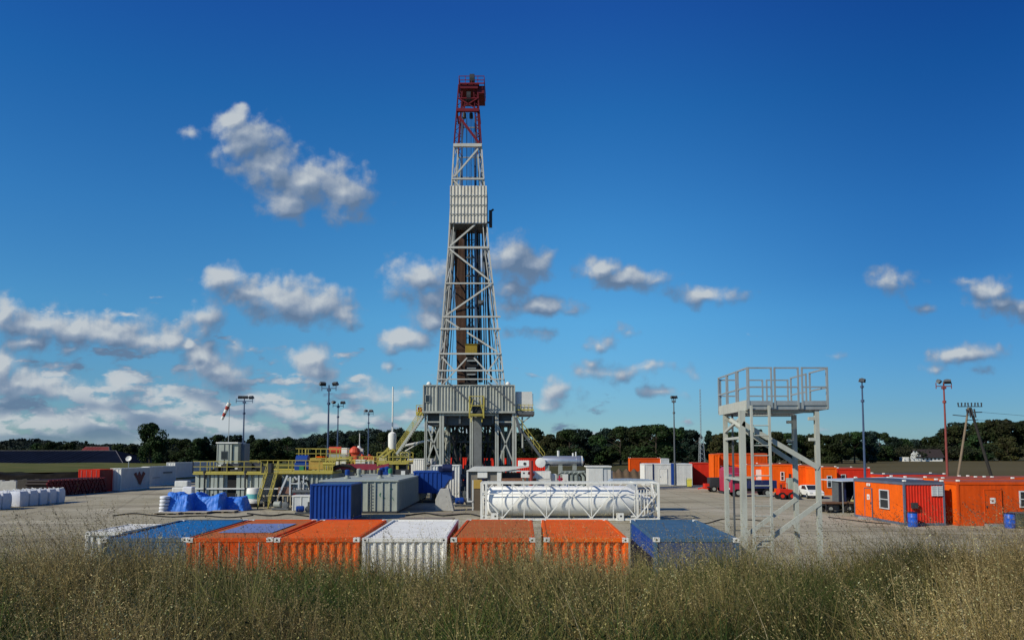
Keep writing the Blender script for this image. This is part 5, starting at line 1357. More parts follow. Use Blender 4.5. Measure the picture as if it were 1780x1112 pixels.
for x in (-1.0, .65):
    for s in (-1, 1):
        w = MB(); w.tube((x, s*.55, .36), (x, s*.78, .36), .36, .36, 18); w = w.build('wheel', BLACK, t); MB().tube((x, s*.76, .36), (x, s*.80, .36), .17, .17, 12).build('rim', GREY, w)
p = G(1492, 890); t = thing('pallet_crate', 'pale yellow wooden crate in front of the blue workshop door', 'crate', (p.x, p.y, 0))
m = MB()
for k in range(5): m.box(-.45, .45, -.40, -.37, .12 + k*.2, .27 + k*.2); m.box(-.45, .45, .37, .40, .12 + k*.2, .27 + k*.2); m.box(-.45, -.42, -.37, .37, .12 + k*.2, .27 + k*.2); m.box(.42, .45, -.37, .37, .12 + k*.2, .27 + k*.2)
m.box(-.42, .42, -.37, .37, .1, .9); m.build('slats', mat('pale_crate_wood', (.42,.38,.16), .8), t)
m = MB(); m.box(-.5,.5,-.42,-.32,0,.1); m.box(-.5,.5,.32,.42,0,.1); m.build('runner', WOOD, t)

# red lorry, loader, white car, small trailer behind the tower
def wheels(t, pos, r, wd, mr=GREY):
    for x, y in pos:
        s = -1 if y < 0 else 1
        w = MB(); w.tube((x, y - s*wd, r), (x, y, r), r, r, 20); w = w.build('wheel', BLACK, t); MB().tube((x, y - s*.05, r), (x, y + s*.02, r), r*.52, r*.52, 14).build('rim', mr, w)
a, b = G(1266, 860), G(1344, 862); Y = 87.5; xa, xb = W(1264, 0, Y).x, W(1344, 0, Y).x; L = xb - xa
t = thing('red_lorry', 'crimson lorry with dark blue load body, behind the tower posts', 'lorry', ((xa+xb)/2, Y, 0)); h = L/2
m = MB(); m.prism([(-h, .55), (-h + 1.75, .55), (-h + 1.75, 2.75), (-h + .35, 2.75), (-h + .05, 1.65)], -1.1, 1.1); cb = m.build('cab', PINKRED, t, bevel=.06)
m = MB(); m.box(-h + .45, -h + 1.3, -1.13, -1.10, 1.6, 2.4); m.box(-h + .45, -h + 1.3, 1.10, 1.13, 1.6, 2.4); m.prism([(-h + .03, 1.72), (-h + .06, 1.72), (-h + .33, 2.62), (-h + .29, 2.62)], -.95, .95); m.build('window', GLASS, cb)
m = MB(); m.box(-h + .2, -h + 1.6, -1.12, -1.10, .9, 1.55); m.build('door', PINKRED, cb); m = MB(); m.box(-h - .06, -h + .02, -1.05, 1.05, .5, .8); m.build('bumper', DARK, cb)
for s in (-1, 1): MB().box(-h - .07, -h + .0, s*.8 - .14, s*.8 + .14, .85, 1.05).build('headlight', WHITE, cb)
m = MB(); m.box(-h + 1.9, h, -1.1, 1.1, 1.0, 1.12); m.box(-h + 1.9, h, -1.1, -1.02, 1.12, 1.9); m.box(-h + 1.9, h, 1.02, 1.1, 1.12, 1.9); m.box(h - .08, h, -1.02, 1.02, 1.12, 1.9); m.build('load_body', mat('dark_blue_lorry_paint', (.015,.025,.09), .4), t)
m = MB(); m.box(-h + 2.1, -.2, -.9, .9, 1.12, 2.2); m.build('load', DARK, t, bevel=.05)
m = MB(); m.box(-h + .3, h - .1, -.45, .45, .6, .98); m.build('chassis', DARK, t); wheels(t, [(-h + .95, -1.1), (-h + .95, 1.1), (h - 1.1, -1.1), (h - 1.1, 1.1)], .48, .3)
p = W(1279, 0, 92).x; t = thing('crimson_tank', 'crimson sheet-covered box standing above the lorry cab, behind it', 'container', (p, 93.5, 0))
m = MB(); m.prism([(-1.1,.3),(1.1,.3),(1.1,3.0),(.8,3.35),(-.8,3.35),(-1.1,3.0)], 0, 2); m.build('cover', PINKRED, t, bevel=.08); MB().box(-1.2,1.2,-.05,2.05,0,.28).build('skid', DARK, t)
p = W(1363, 0, 82).x; t = thing('wheel_loader', 'small red loader with black wheels, right of the lorry', 'loader', (p, 82, 0)); 
m = MB(); m.prism([(-.8,.5),(.75,.5),(.8,1.05),(.1,1.2),(-.75,1.15)], -.55, .55); m.build('body', RED, t, bevel=.05)
m = MB(); m.box(-.45,.15,-.5,.5,1.72,1.78)
for x in (-.42,.12):
    for y in (-.47,.47): m.bar((x,y,1.1),(x,y,1.75),.06)
m.build('cab_frame', RED, t); m = MB(); m.box(-.35,.05,-.3,.3,1.15,1.3); m.box(-.38,-.3,-.3,.3,1.3,1.65); m.build('seat', BLACK, t)
m = MB(); m.bar((.6,-.5,.9),(1.3,-.5,.35),.12); m.bar((.6,.5,.9),(1.3,.5,.35),.12); m.prism([(1.2,.1),(1.7,.1),(1.55,.2),(1.35,.6),(1.25,.6)], -.8, .8); m.build('bucket', DARK, t); wheels(t, [(-.5,-.75),(.55,-.75),(-.5,.75),(.55,.75)], .40, .28, RED)
p = W(1419, 0, 83).x; t = thing('white_car', 'white car parked nose-on before the orange cabins, behind a tower post', 'car', (p, 84.5, 0), pi/2 - .12)
m = MB(); m.prism([(-2.0,.35),(2.0,.35),(2.05,.8),(1.7,.95),(-1.0,.98),(-1.95,.78)], -.85, .85); m.build('body', WHITE, t, bevel=.08)
m = MB(); m.prism([(-1.0,.98),(1.6,.95),(1.2,1.45),(-.2,1.48)], -.75, .75); cb = m.build('cabin', WHITE, t, bevel=.05)
m = MB(); m.prism([(-.82,1.0),(1.4,1.0),(1.12,1.38),(-.2,1.4)], -.765, -.755); m.prism([(-.82,1.0),(1.4,1.0),(1.12,1.38),(-.2,1.4)], .755, .765); m.prism([(-1.02,1.0),(-.95,1.0),(-.2,1.43),(-.26,1.45)], -.65, .65); m.build('window', GLASS, cb)
wheels(t, [(-1.25,-.86),(1.25,-.86),(-1.25,.86),(1.25,.86)], .31, .2)
for s in (-1,1): MB().box(-2.0,-1.93,s*.6-.15,s*.6+.15,.6,.75).build('headlight', SHADEWHITE, t)
p = W(1243, 0, 98).x; t = thing('plant_trailer', 'dark trailer with red drawbar below the orange stack', 'trailer', (p, 98, 0))
m = MB(); m.box(-1.3,1.6,-.8,.8,.6,.75); m.box(-.9,1.5,-.7,.7,.75,1.9); m.build('load', DARK, t, bevel=.06); m = MB(); m.bar((-1.3,-.4,.65),(-2.3,0,.4),.12); m.bar((-1.3,.4,.65),(-2.3,0,.4),.12); m.box(-1.5,-.95,-.6,.6,.4,1.1); m.build('drawbar', RED, t); wheels(t, [(-.4,-.85),(.9,-.85),(-.4,.85),(.9,.85)], .42, .25)
p = W(1378, 0, 86).x; t = thing('switch_cabinet', 'green-grey cabinet standing before the orange cabins', 'cabinet', (p, 86, 0))
m = MB(); m.box(-.5,.5,0,.9,.1,2.2); m.build('case', mat('green_grey_paint', (.30,.34,.27), .5), t, bevel=.02); m = MB(); m.box(-.42,-.02,-.03,0,.2,2.05); m.box(.02,.42,-.03,0,.2,2.05); m.build('door', mat('green_grey_paint', ()), t); MB().box(-.55,.55,-.05,.95,0,.1).build('plinth', DARK, t)
p = W(1406, 0, 88).x; t = thing('white_skid_tank', 'low pale skid tank lying in front of an orange cabin', 'tank', (p, 88, 0))
M = Matrix.Translation((0,.6,.75)) @ Matrix.Rotation(pi/2,4,'Y'); m = MB(); m.lathe([(.1,-1.0),(.45,-.95),(.55,-.8),(.55,.8),(.45,.95),(.1,1.0)], 20, M); m.build('tank', OFFWHITE, t, smooth=True); m = MB(); m.box(-1.0,1.0,.1,.25,0,.25); m.box(-1.0,1.0,.95,1.1,0,.25); m.box(-.8,-.6,.1,1.1,.25,.4); m.box(.6,.8,.1,1.1,.25,.4); m.build('skid', GREY, t)

# farmhouse across the field
Y = 500; xa, xb, xc = W(1575,0,Y).x, W(1602,0,Y).x, W(1640,0,Y).x
z1 = W(0,791,Y).z; z2 = W(0,783,Y).z
t = thing('farmhouse', 'white farmhouse with a dark roof at the edge of the far trees', 'house', ((xa+xc)/2, Y, 0)); o = (xa+xc)/2
m = MB(); m.prism([(W(1584,0,Y).x-o,0),(xb-o,0),(xb-o,z1),(W(1592,0,Y).x-o,z2+.6),(W(1584,0,Y).x-o,z1+.3)], 0, .4); m.box(xb-o, xc-o, .4, 8, 0, 2.6); m.box(xa-o, W(1584,0,Y).x-o, 2, 8, 0, z1-1.2); m.build('wall', WHITE, t)
m = MB(); m.prism([(-.6,2.5),(4.4,z2+.8),(9.2,2.5),(9.2,2.7),(4.4,z2+1.0),(-.6,2.7)], W(1592,0,Y).x-o, xc-o+1.0, 'x'); m.build('roof', mat('brown_black_roof', (.035,.025,.025), .8), t)
m = MB()
for k in range(5): x = xb-o+1.2+k*2.6; m.box(x, x+1.2, .34, .39, 1.0, 2.2)
m.build('window', GLASS, t)

# ------------------------------------------------------------------ centre: mud tanks, skip, pump skids
def ribbed_tank(name, label, cat, x0, x1, Y, L, H, m1, group=None, per=.62, ladder=False, marks=False, dark_ribs=True):
    t = thing(name, label, cat, ((x0+x1)/2, Y, 0), 0, group); h = (x1-x0)/2
    m = MB(); m.box(-h, h, .1, L, .18, H - .12); m.build('tank_wall', m1, t)
    def ribs(p, u, n, w):
        q = MB(); p, u, n = Vector(p), Vector(u), Vector(n); k = max(2, round(w / per))
        for i in range(k + 1):
            c = p + u*(w*i/k) + n*.05; q.bar(c + Vector((0,0,.2)), c + Vector((0,0,H - .2)), .12, .10) if abs(u.x) > .5 else q.bar(c + Vector((0,0,.2)), c + Vector((0,0,H - .2)), .10, .12)
        return q
    r = ribs((-h + .06, .1, 0), (1,0,0), (0,-1,0), 2*h - .12); r.build('rib', m1, t)
    r = ribs((h, .2, 0), (0,1,0), (1,0,0), L - .4); r.build('rib', m1, t)
    r = ribs((-h, .2, 0), (0,1,0), (-1,0,0), L - .4); r.build('rib', m1, t)
    MB().box(-h - .1, h + .1, -.05, L + .1, H - .12, H).build('deck', m1, t)
    MB().box(-h, h, .0, L, 0, .18).build('skid', DARK, t)
    if ladder:
        m = MB(); x = -h + (2*h)*.28
        for k in range(9): m.box(x - .14, x + .14, -.06 - .03, -.05, .35 + k*.26, .39 + k*.26)
        for s in (-.16, .16): m.box(x + s - .015, x + s + .015, -.10, -.05, .3, H - .2)
        m.build('ladder', DARKGREY, t)
    if marks:                      # painted green emblem and small signs
        m = MB(); x = h*.18
        for k in range(10):
            a = .6 + k*.5; m.bar((x + cos(a)*.18, .085, 1.55 + sin(a)*.2), (x + cos(a+.5)*.18, .085, 1.55 + sin(a+.5)*.2), .07, .02)
        m.bar((x + .02,.085,1.2),(x + .25,.085,1.32),.07,.02); m.bar((x+.62,.085,1.95),(x+.85,.085,2.1),.10,.02); m.bar((x+.55,.085,1.55),(x+.75,.085,1.5),.06,.02); m.bar((x+.85,.085,1.35),(x+1.0,.085,1.1),.06,.02)
        m.build('painted_mark', GREEN, t)
    return t
a, b = G(624.5, 892), G(690, 892); TY = a.y; H = W(0, 834, TY).z
pale = mat('tank_green_grey', (.36,.39,.34), .55, .08, .2, (.2,.2,.17))
ribbed_tank('mud_tank', 'pale grey-green mud tank with dark ladder and green painted marks', 'tank', a.x, b.x, TY, 21, H, pale, ladder=True, marks=True)
a2 = W(556, 0, TY).x
ribbed_tank('mud_tank', 'grey mud tank mostly hidden behind the small blue container', 'tank', a2, a.x - .12, TY + .1, 20.5, H - .02, pale)
a = G(538, 905); b = W(611, 0, a.y)
container('blue_container', 'small royal blue container with ribbed lit front, before grey mud tanks', 'container', ((a.x+b.x)/2, a.y, 0), 0, b.x - a.x, 4.0, W(0, 841, a.y).z, BLUE, BLUE, mat('shaded_blue_side', (.05,.07,.10), .6), BLUEDULL, frame=BLUE, per=.30, dep=.07, cast_mat=BLUE)  # right side coloured darker and greyer, as blue paint in shade
# blue cuttings skip
Y = 76; x0, x1 = W(719,0,Y).x, W(786,0,Y).x; zt_, zb_ = W(0,818,Y).z, W(0,857,Y).z
t = thing('cuttings_skip', 'blue steel skip with sloping end on dark legs, below the rig', 'skip', ((x0+x1)/2, Y, 0)); h = (x1-x0)/2
m = MB(); m.prism([(-h,zb_),(h*.42,zb_),(h*.85,zt_-.9),(h,zt_-.9),(h,zt_),(-h,zt_)], 0, 2.6); m.build('tub', BLUE, t, bevel=.03)
m = MB(); m.box(-h-.05, h+.05, -.06, 2.66, zt_-.18, zt_-.02); 
for k in range(7): x = -h + .1 + k*(1.35*h)/6; m.box(x-.05, x+.05, -.07, .0, zb_+.05, zt_-.18)
m.build('rib', BLUE, t)
m = MB(); m.box(h*.3, h*.95, -.3, .5, zt_ - .05, zt_ + .5); m.tube((h*.5,-.2,zt_+.3),(h*1.0,-.2,zt_+.3),.4); m.build('chute_motor', NAVY, t, bevel=.04)
m = MB()
for x in (-h+.3, 0, h*.35):
    for y in (.2, 2.4): m.bar((x,y,0),(x,y,zb_),.22)
m.box(-h+.2,h*.4,.1,2.5,.05,.2); m.build('leg', DARK, t)
# pale sloped ramp block
p = G(772, 888); t = thing('ramp_block', 'pale concrete wedge block standing below the blue skip', 'concrete block', (p.x, p.y, 0))
k = p.y/1281
m = MB(); m.prism([(-.75,.05),(.85,.0),(.42,1.95),(-.35,1.95),(-.78,1.0)], 0, 1.1); m.build('block', CONCRETE, t, bevel=.03)
m = MB(); m.tube((-.1,.5,1.95),(-.1,.5,2.05),.12); m.build('lifting_eye', DARK, t)
# steel plates on the ground
for (px, py, w, d, lab) in ((742, 901, 4.2, .9, 'flat rusty steel plate lying on the ground behind the white-fronted container'), (775, 893, 2.6, .5, 'narrow pale plate lying beside the concrete wedge block')):
    p = G(px, py); m = MB(); m.box(-w/2, w/2, -d/2, d/2, .012, .06); o = m.build('steel_plate', mat('rusty_plate', (.22,.18,.15), .7), None, bevel=.01); o.location = p; tag(o, lab, 'steel plate')
Y = 82; container('storage_container', 'white ribbed container standing on end of the yard between skip and rig', 'container', ((W(748,0,Y).x + W(799,0,Y).x)/2, Y, 0), 0, W(799,0,Y).x - W(748,0,Y).x, 4, W(0,808,Y).z, OFFWHITE, WHITE, OFFWHITE, WHITE, per=.3, dep=.06)
Y = 108; container('storage_container', 'white container behind the left rig legs', 'container', (W(729,0,Y).x, Y, 0), 0, W(742,0,Y).x - W(700,0,Y).x, 6, W(0,797,Y).z, WHITE, WHITE, WHITE, WHITE, per=.3)
for px0, px1, top, Y, lab in ((776, 836, 795, 138, 'bright red container behind the rig, left of the central column'), (838, 880, 796, 140, 'bright red container behind the rig, right of the central column'), (884, 948, 796, 139, 'bright red container behind the right rig legs')):
    container('red_container', lab, 'container', ((W(px0,0,Y).x + W(px1,0,Y).x)/2, Y, 0), 0, W(px1,0,Y).x - W(px0,0,Y).x, 2.6, W(0,top,Y).z, RED, ORANGE, RED, RED, per=.4, dep=.06, group='red containers behind the rig', cast_mat=RED)
# pump and generator skids behind the silo tank
Y = 72.0; zz = lambda py, Y=Y: W(0, py, Y).z
def X_(px, Y=Y): return W(px, 0, Y).x
cx = X_(838); t = thing('pump_house', 'white-roofed pump housing with beige openings, behind the silo tank', 'pump skid', (cx, Y, 0))
f = lambda px: X_(px) - cx
m = MB(); m.prism([(f(810),zz(819)),(f(873),zz(819)),(f(920),zz(811)),(f(822),zz(811))], .0, 3.2); m.box(f(811),f(905),.1,3.4,zz(819),zz(817)); m.build('roof', OFFWHITE, t)
m = MB(); m.box(f(811),f(813),.1,3,.0,zz(819)); m.box(f(830),f(847),.1,1,zz(830),zz(819)); m.box(f(864),f(871),.1,.6,0,zz(819)); m.build('post', WHITE, t)
m = MB(); m.box(f(813),f(830),.3,.5,0,zz(819)); m.box(f(847),f(864),.3,.5,0,zz(819)); m.build('panel', mat('shaded_beige_panel', (.20,.18,.15), .7), t)  # darker beige paints the shade of the left face and the opening
m = MB(); m.box(f(872),f(906),1.0,2.8,0,zz(822)); m.build('engine', DARK, t); m = MB(); m.box(f(872),f(932),.0,.9,zz(836),zz(831)); m.build('walkway', mat('rust_brown', (.2,.09,.05), .8), t)
cx = X_(835); t = thing('ochre_cabinet', 'ochre yellow cabinet on a brown base at the left end of silo tank', 'cabinet', (cx, 66, 0))
z2 = lambda py: W(0, py, 66).z
g2 = lambda px: W(px, 0, 66).x - cx
m = MB(); m.box(g2(823),g2(838),.0,1,z2(849),z2(834)); m.build('case', OCHRE, t, bevel=.03); m = MB(); m.box(g2(824),g2(837.5),.05,.95,0,z2(849.5)); m.build('base', mat('brown_base', (.12,.09,.06), .8), t)
m = MB(); m.box(g2(812),g2(814),0,.1,.8,z2(820)); m.bar((g2(812.5),0,.8),(g2(822),0,.8),.12); m.box(g2(821),g2(823),0,.1,0,z2(834)); m.build('frame', OFFWHITE, t)
cx = X_(915); t = thing('control_cabinet', 'white control cabinet with small mark, left of the red pipe', 'cabinet', (cx, 70.5, 0)); z3 = lambda py: W(0,py,70.5).z
g3 = lambda px: W(px,0,70.5).x - cx
m = MB(); m.box(g3(906),g3(920.5),0,1,z3(830),z3(818)); m.build('case', WHITE, t, bevel=.02); m = MB(); m.box(g3(909),g3(912),-.02,0,z3(823),z3(820.5)); m.build('handle', DARK, t); m = MB(); m.box(g3(908),g3(911),.3,.6,0,z3(830)); m.box(g3(915),g3(918),.3,.6,0,z3(830)); m.build('leg', GREY, t)
cx = X_(911); t = thing('fan_box', 'small white box with round dark port on top of the pump roof', 'box', (cx, 74, zz(811))); z4 = lambda py: W(0,py,74).z - zz(811)
h_ = z4(800); m = MB(); m.box(-.55,.55,0,.9,.02,h_); m.build('case', WHITE, t, bevel=.04); m = MB(); m.tube((.1,-.03,h_*.45),(.1,.01,h_*.45),.16); m.build('port', DARK, t)
cx = X_(923.5, 69); p0, p1 = W(923.5,838,69), W(923.5,800,69); t = thing('red_standpipe', 'thin dark red standpipe rising in front of the white pump units', 'pipe', (cx, 69, 0)); MB().tube((0,0,0),(0,0,p1.z),.17).build('pipe', mat('dull_red_pipe', (.28,.045,.035), .5), t); m = MB(); m.tube((-.3,0,p0.z+.9),(.3,0,p0.z+.7),.14); m.lathe([(.3,p0.z-.1),(.3,p0.z)],12); m.build('valve', DARKRED, t)
Y2 = 73; cx = X_(960, Y2); t = thing('generator_skid', 'white generator housing with pipes, below the silver tank', 'generator', (cx, Y2, 0)); f = lambda px: X_(px, Y2) - cx; z5 = lambda py: W(0,py,Y2).z
m = MB(); m.box(f(925),f(958),0,2.6,0,z5(819)); m.box(f(958.5),f(968),.3,2.4,0,z5(824)); m.box(f(978),f(988),.2,1.6,0,z5(824)); m.build('housing', OFFWHITE, t, bevel=.03)
m = MB(); m.box(f(926),f(956),-.04,0,z5(831.5),z5(821)); m.box(f(941),f(941.5),-.06,-.03,z5(831),z5(821)); m.build('door', WHITE, t)
m = MB()
for k in range(5): x = f(970 + k*8); m.path([(x,.4,0),(x,.4,z5(826)),(x+.3,.5,z5(821)),(x+.8,.6,z5(820)),(x+1.2,.6,z5(829)),(x+1.2,.6,0)], .16)
m.build('exhaust_pipe', mat('grey_green_pipe', (.22,.25,.23), .5), t); m = MB(); m.box(f(988),f(1022),1.0,2.6,0,z5(818)); m.build('engine', DARK, t)
m = MB(); m.bar((f(972),-.3,z5(838)),(f(972),-.3,z5(826)),.14); m.bar((f(968),-.3,z5(832)),(f(978),-.3,z5(832)),.12); m.bar((f(976),-.3,z5(838)),(f(976),-.3,z5(829)),.12); m.build('red_valve', PINKRED, t)
Y3 = 75; cx = X_(980, Y3); t = thing('silver_tank', 'horizontal silver receiver tank with white end, above the generator skid', 'tank', (cx, Y3, 0)); f = lambda px: X_(px,Y3) - cx; z6 = lambda py: W(0,py,Y3).z
r = (z6(792) - z6(810.5))/2; zc = (z6(792) + z6(810.5))/2
M = Matrix.Translation((0,1.2,zc)) @ Matrix.Rotation(pi/2,4,'Y'); m = MB(); m.lathe([(r*.3,f(942)),(r*.85,f(943.5)),(r,f(946)),(r,f(1003)),(r*1.03,f(1003.1)),(r*1.03,f(1005)),(r,f(1005.1)),(r,f(1012)),(r*.8,f(1015)),(r*.3,f(1017))], 32, M); m.build('shell', SILVER, t, smooth=True)
m = MB(); m.lathe([(.1,f(1012.4)),(r*1.01,f(1012.5)),(r*1.01,f(1014)),(.1,f(1014.1))], 24, M); m.build('end_ring', WHITE, t)
M2 = Matrix.Translation((f(940),.7,zc - .15)) @ Matrix.Rotation(pi/2,4,'X'); m = MB(); m.lathe([(.05,-.6),(r*.95,-.55),(r*.95,.3),(.05,.36)], 28, M2); m.build('fan_drum', WHITE, t, smooth=True)
m = MB(); 
for px in (952, 975, 1000): m.box(f(px)-.2, f(px)+.2, .6, 1.8, 0, zc - r*.8)
m.build('saddle', GREY, t); m = MB(); m.tube((f(972),1.2,zc+r-.05),(f(972),1.2,zc+r+.55),.13); m.tube((f(998),1.2,zc+r-.05),(f(998),1.2,zc+r+.3),.10); m.tube((f(1003),1.2,zc+r-.05),(f(1003),1.2,zc+r+.42),.07); m.build('nozzle', OFFWHITE, t)
Y4 = 71; cx = X_(1044, Y4); t = thing('equipment_house', 'light grey box housing with a side door, right of the silver tank', 'housing', (cx, Y4, 0)); f = lambda px: X_(px,Y4) - cx; z7 = lambda py: W(0,py,Y4).z
m = MB(); m.box(f(1023),f(1048),0,2.4,0,z7(812)); m.box(f(1048.2),f(1062),.1,2.4,0,z7(811)); m.box(f(1062),f(1066),.5,2.0,0,z7(818)); m.build('wall', OFFWHITE, t); m = MB(); m.box(f(1020),f(1063),-.1,2.6,z7(811.5),z7(809.5)); m.build('roof', WHITE, t); m = MB(); m.box(f(1050),f(1055),.06,.1,.3,z7(816)); m.build('door', SHADEWHITE, t)
p0 = X_(1062, 66); m = MB()
cx = X_(1105, 64); t = thing('tarp_covered_skid', 'low skid under a pale blue-grey cover, behind right end of silo', 'skid', (cx, 64, 0)); z8 = lambda py: W(0,py,64).z; f = lambda px: X_(px,64) - cx
m = MB(); m.prism([(f(1060),z8(838)),(f(1143),z8(838)),(f(1136),z8(834)),(f(1100),z8(832.5)),(f(1066),z8(833))], 0, 2.4); m.build('cover', mat('grey_blue_cover', (.30,.36,.42), .45), t); m = MB()
for px in (1064, 1100, 1140): m.bar((f(px),.2,0),(f(px),.2,z8(838)),.15); m.bar((f(px),2.2,0),(f(px),2.2,z8(838)),.15)
m.build('leg', GREY, t)
Y5 = 150; cx = X_(1095, Y5); t = thing('soil_heap', 'low brown soil heap in front of the far trees', 'soil heap', (cx, Y5, 0)); f = lambda px: X_(px,Y5) - cx; m = MB(); hz = W(0,813,Y5).z
n = 24; vs = []; fs = []
for i in range(n+1):
    x = f(1060) + (f(1125) - f(1060))*i/n; hh = hz*(.82 + .16*sin(i*1.3) * (1 if 0 < i < n else 0)) * min(1, i/3 + .15, (n-i)/3 + .15)
    for y, k in ((-2.5,0),(-1,.8),(.5,1),(2,.75),(4,0)): vs.append((x, y, hh*k - .05))
for i in range(n):
    for j in range(4): fs.append((i*5+j, i*5+j+1, (i+1)*5+j+1, (i+1)*5+j))
m.add(vs, fs); m.build('heap', mat('brown_soil', (.11,.075,.045), .95, .2, .3, (.06,.045,.03), bump=.5), t, smooth=True)

# ------------------------------------------------------------------ left: mud tank block with yellow railings
Y = 71.0; xa, xb = W(341,0,Y).x, W(458,0,Y).x; xc = W(545,0,Y).x; dz = W(0,822,Y).z; cx = (xa+xb)/2
t = thing('tank_platform', 'long grey mud tank with yellow railed deck, behind the blue tarpaulins', 'tank', (cx, Y, 0)); L = 13
f = lambda px, YY=Y: W(px,0,YY).x - cx; z = lambda py, YY=Y: W(0,py,YY).z
zl = .35
m = MB(); m.box(xa-cx, xb-cx, .25, L, zl, dz-.15); m.build('tank_wall', GREY, t)
m = MB()
for px in (343, 352, 361, 370, 375, 385, 414.5, 423, 428, 433.5, 446, 454): m.box(f(px)-.17, f(px)+.17, .02, .26, zl, dz-.15)
m.build('rib', pale, t)
m = MB(); m.box(f(394.5), f(413.5), .20, .27, zl+.05, dz-.2); m.build('hatch', BLACK, t)  # black sheet stands for the dark inside of an opening
m = MB(); m.box(f(337), f(462), -.25, L, dz-.12, dz); m.build('deck', YELLOW, t)
m = MB(); m.box(f(341), f(538), -.1, .12, z(850), z(847.5)); m.build('pipe', OFFWHITE, t); m = MB(); m.box(xa-cx+.3, xb-cx-.3, .4, L-.2, 0, zl); m.build('skid', DARK, t)
m = MB()
for px in (357, 428): m.tube((f(px),-.1,z(829)),(f(px),-.1,z(818)),.18); m.tube((f(px)-.0,-.15,zl+.1),(f(px),-.15,z(829)),.07)
m.build('valve', DARK, t)
rail_run([(f(337),-.2,dz),(f(455),-.2,dz)], 1.12, 1.6, .055).build('guard_rail', YELLOW, t)
rail_run([(f(337),-.2,dz),(f(337),L-.1,dz),(f(462),L-.1,dz)], 1.12, 1.6, .055).build('guard_rail', YELLOW, t)
m = MB()
for k in range(9): x = f(354) + k*.72; m.box(x, x + .4 + .25*(k % 2), 1.0, 1.8, dz, dz + .35 + .28*((k*7) % 3)); 
m.tube((f(385),2.2,dz+.5),(f(402),2.2,dz+.5),.4); m.tube((f(430),1.6,dz+.5),(f(446),1.6,dz+.5),.45); m.build('agitator', DARK, t)
MB().box(f(400),f(408),1.2,2,dz,dz+.5).build('motor', OFFWHITE, t); MB().box(f(372),f(377),1,1.5,dz,dz+.8).build('motor', OFFWHITE, t)
# second block to the right with higher rails
cx2 = W(500,0,76).x; t = thing('shaker_platform', 'yellow railed shale shaker platform with blue machine, right of the stairs', 'platform', (cx2, 74, 0)); F = lambda px, YY=74: W(px,0,YY).x - cx2; z = lambda py, YY=74: W(0,py,YY).z
d2 = z(820); x0, x1 = F(484), F(578)
m = MB(); m.box(x0, x1, 0, 11, d2-.18, d2); m.build('deck', YELLOW, t); m = MB(); m.box(x0+.2, x1, .5, 10.5, .3, d2-.2); m.build('tank_wall', GREY, t)
m = MB()
for k in range(11): x = x0 + .4 + (x1-x0-.6)*k/10; m.box(x-.09,x+.09,.35,.5,.3,d2-.2)
m.build('rib', pale, t)
rail_run([(x0,.05,d2),(x1,.05,d2)], 1.15, 1.3, .06).build('guard_rail', YELLOW, t); d3 = z(799); 
rail_run([(F(498),3,d3),(F(572),3,d3)], 1.15, 1.2, .06).build('guard_rail', YELLOW, t); rail_run([(F(498),3,d3),(F(498),9,d3)], 1.15, 1.2, .06).build('guard_rail', YELLOW, t); rail_run([(F(498),9,d3),(F(572),9,d3)], 1.15, 1.2, .06).build('guard_rail', YELLOW, t)
m = MB(); m.box(F(498),F(572),2.9,9.1,d3-.12,d3)
for px in (499,512,535,553,570): m.bar((F(px),3,d2),(F(px),3,d3),.12); m.bar((F(px),9,d2),(F(px),9,d3),.12)
m.build('upper_deck', YELLOW, t)
m = MB(); m.box(F(505),F(530),1.3,2.6,d2,d2+.9); m.tube((F(506),1.9,d2+1.2),(F(527),1.9,d2+1.2),.5,.5,14); m.build('centrifuge', BLUE, t, bevel=.03)
m = MB(); m.box(F(531),F(556),1.2,2.6,d2+.25,d2+1.1); m.box(F(533),F(553),1.1,2.7,d2+1.1,d2+1.3); m.build('shaker', OCHRE, t); m = MB(); m.box(F(532),F(548),3.4,5,d3-.6,d3+.35); m.build('hopper', ORANGE, t)
m = MB(); m.box(F(515),F(523),1.0,1.3,d2,d2+.6); m.build('motor', GREEN, t)
m = MB()
for k in range(6): x = F(558 + k*3); m.bar((x,1.2,d2),(x,1.2,d2+1.0+.2*(k%2)),.1)
m.tube((F(556),1.2,d2+.8),(F(578),1.2,d2+.8),.14); m.build('pipework', YELLOW, t)
# small control cabin on the deck
Yc = 76; x0, x1 = W(376,0,Yc).x, W(412,0,Yc).x; hz = W(0,768,Yc).z - dz - .004
t = thing('control_cabin', 'small grey control cabin with a dark window, standing on the tank deck', 'cabin', ((x0+x1)/2, Yc, dz + .004)); h = (x1-x0)/2
m = MB(); m.box(-h, h-.6, 0, 2.2, 0, hz-.15); m.box(h-.55, h, .15, 2.2, 0, hz-.15); m.build('wall', pale, t)
m = MB(); m.box(-h-.08, h+.05, -.1, 2.3, hz-.15, hz); m.build('roof', OFFWHITE, t); wn = MB().box(-h+.45,-h+1.1,-.05,0,hz*.42,hz*.70).build('window', DARKGREY, t); MB().box(-h+.52,-h+1.03,-.07,-.05,hz*.45,hz*.67).build('pane', GLASS, wn)
m = MB(); m.box(-h+.75,-h+.8,-.05,0,0,hz-.15); m.box(-h+.1,-h+.14,-.03,0,0,hz-.15); m.box(h-.9,h-.85,-.04,0,0,hz-.15); m.build('trim', DARKGREY, t)
x0, x1 = W(412.5,0,77).x, W(424,0,77).x; t = thing('cabin_side_box', 'slate blue box standing for the bluish side of the grey control cabin', 'cabinet', ((x0+x1)/2, 77, dz + .004)); h = (x1-x0)/2; m = MB(); m.box(-h,h,0,1.6,0,hz*.96); m.build('case', mat('slate_blue', (.13,.17,.23), .5), t, bevel=.02); m = MB(); m.box(-h*.8,h*.8,-.03,0,.1,hz*.85); m.build('door', mat('slate_blue', ()), t)  # box built in place of the cabin's bluish right side
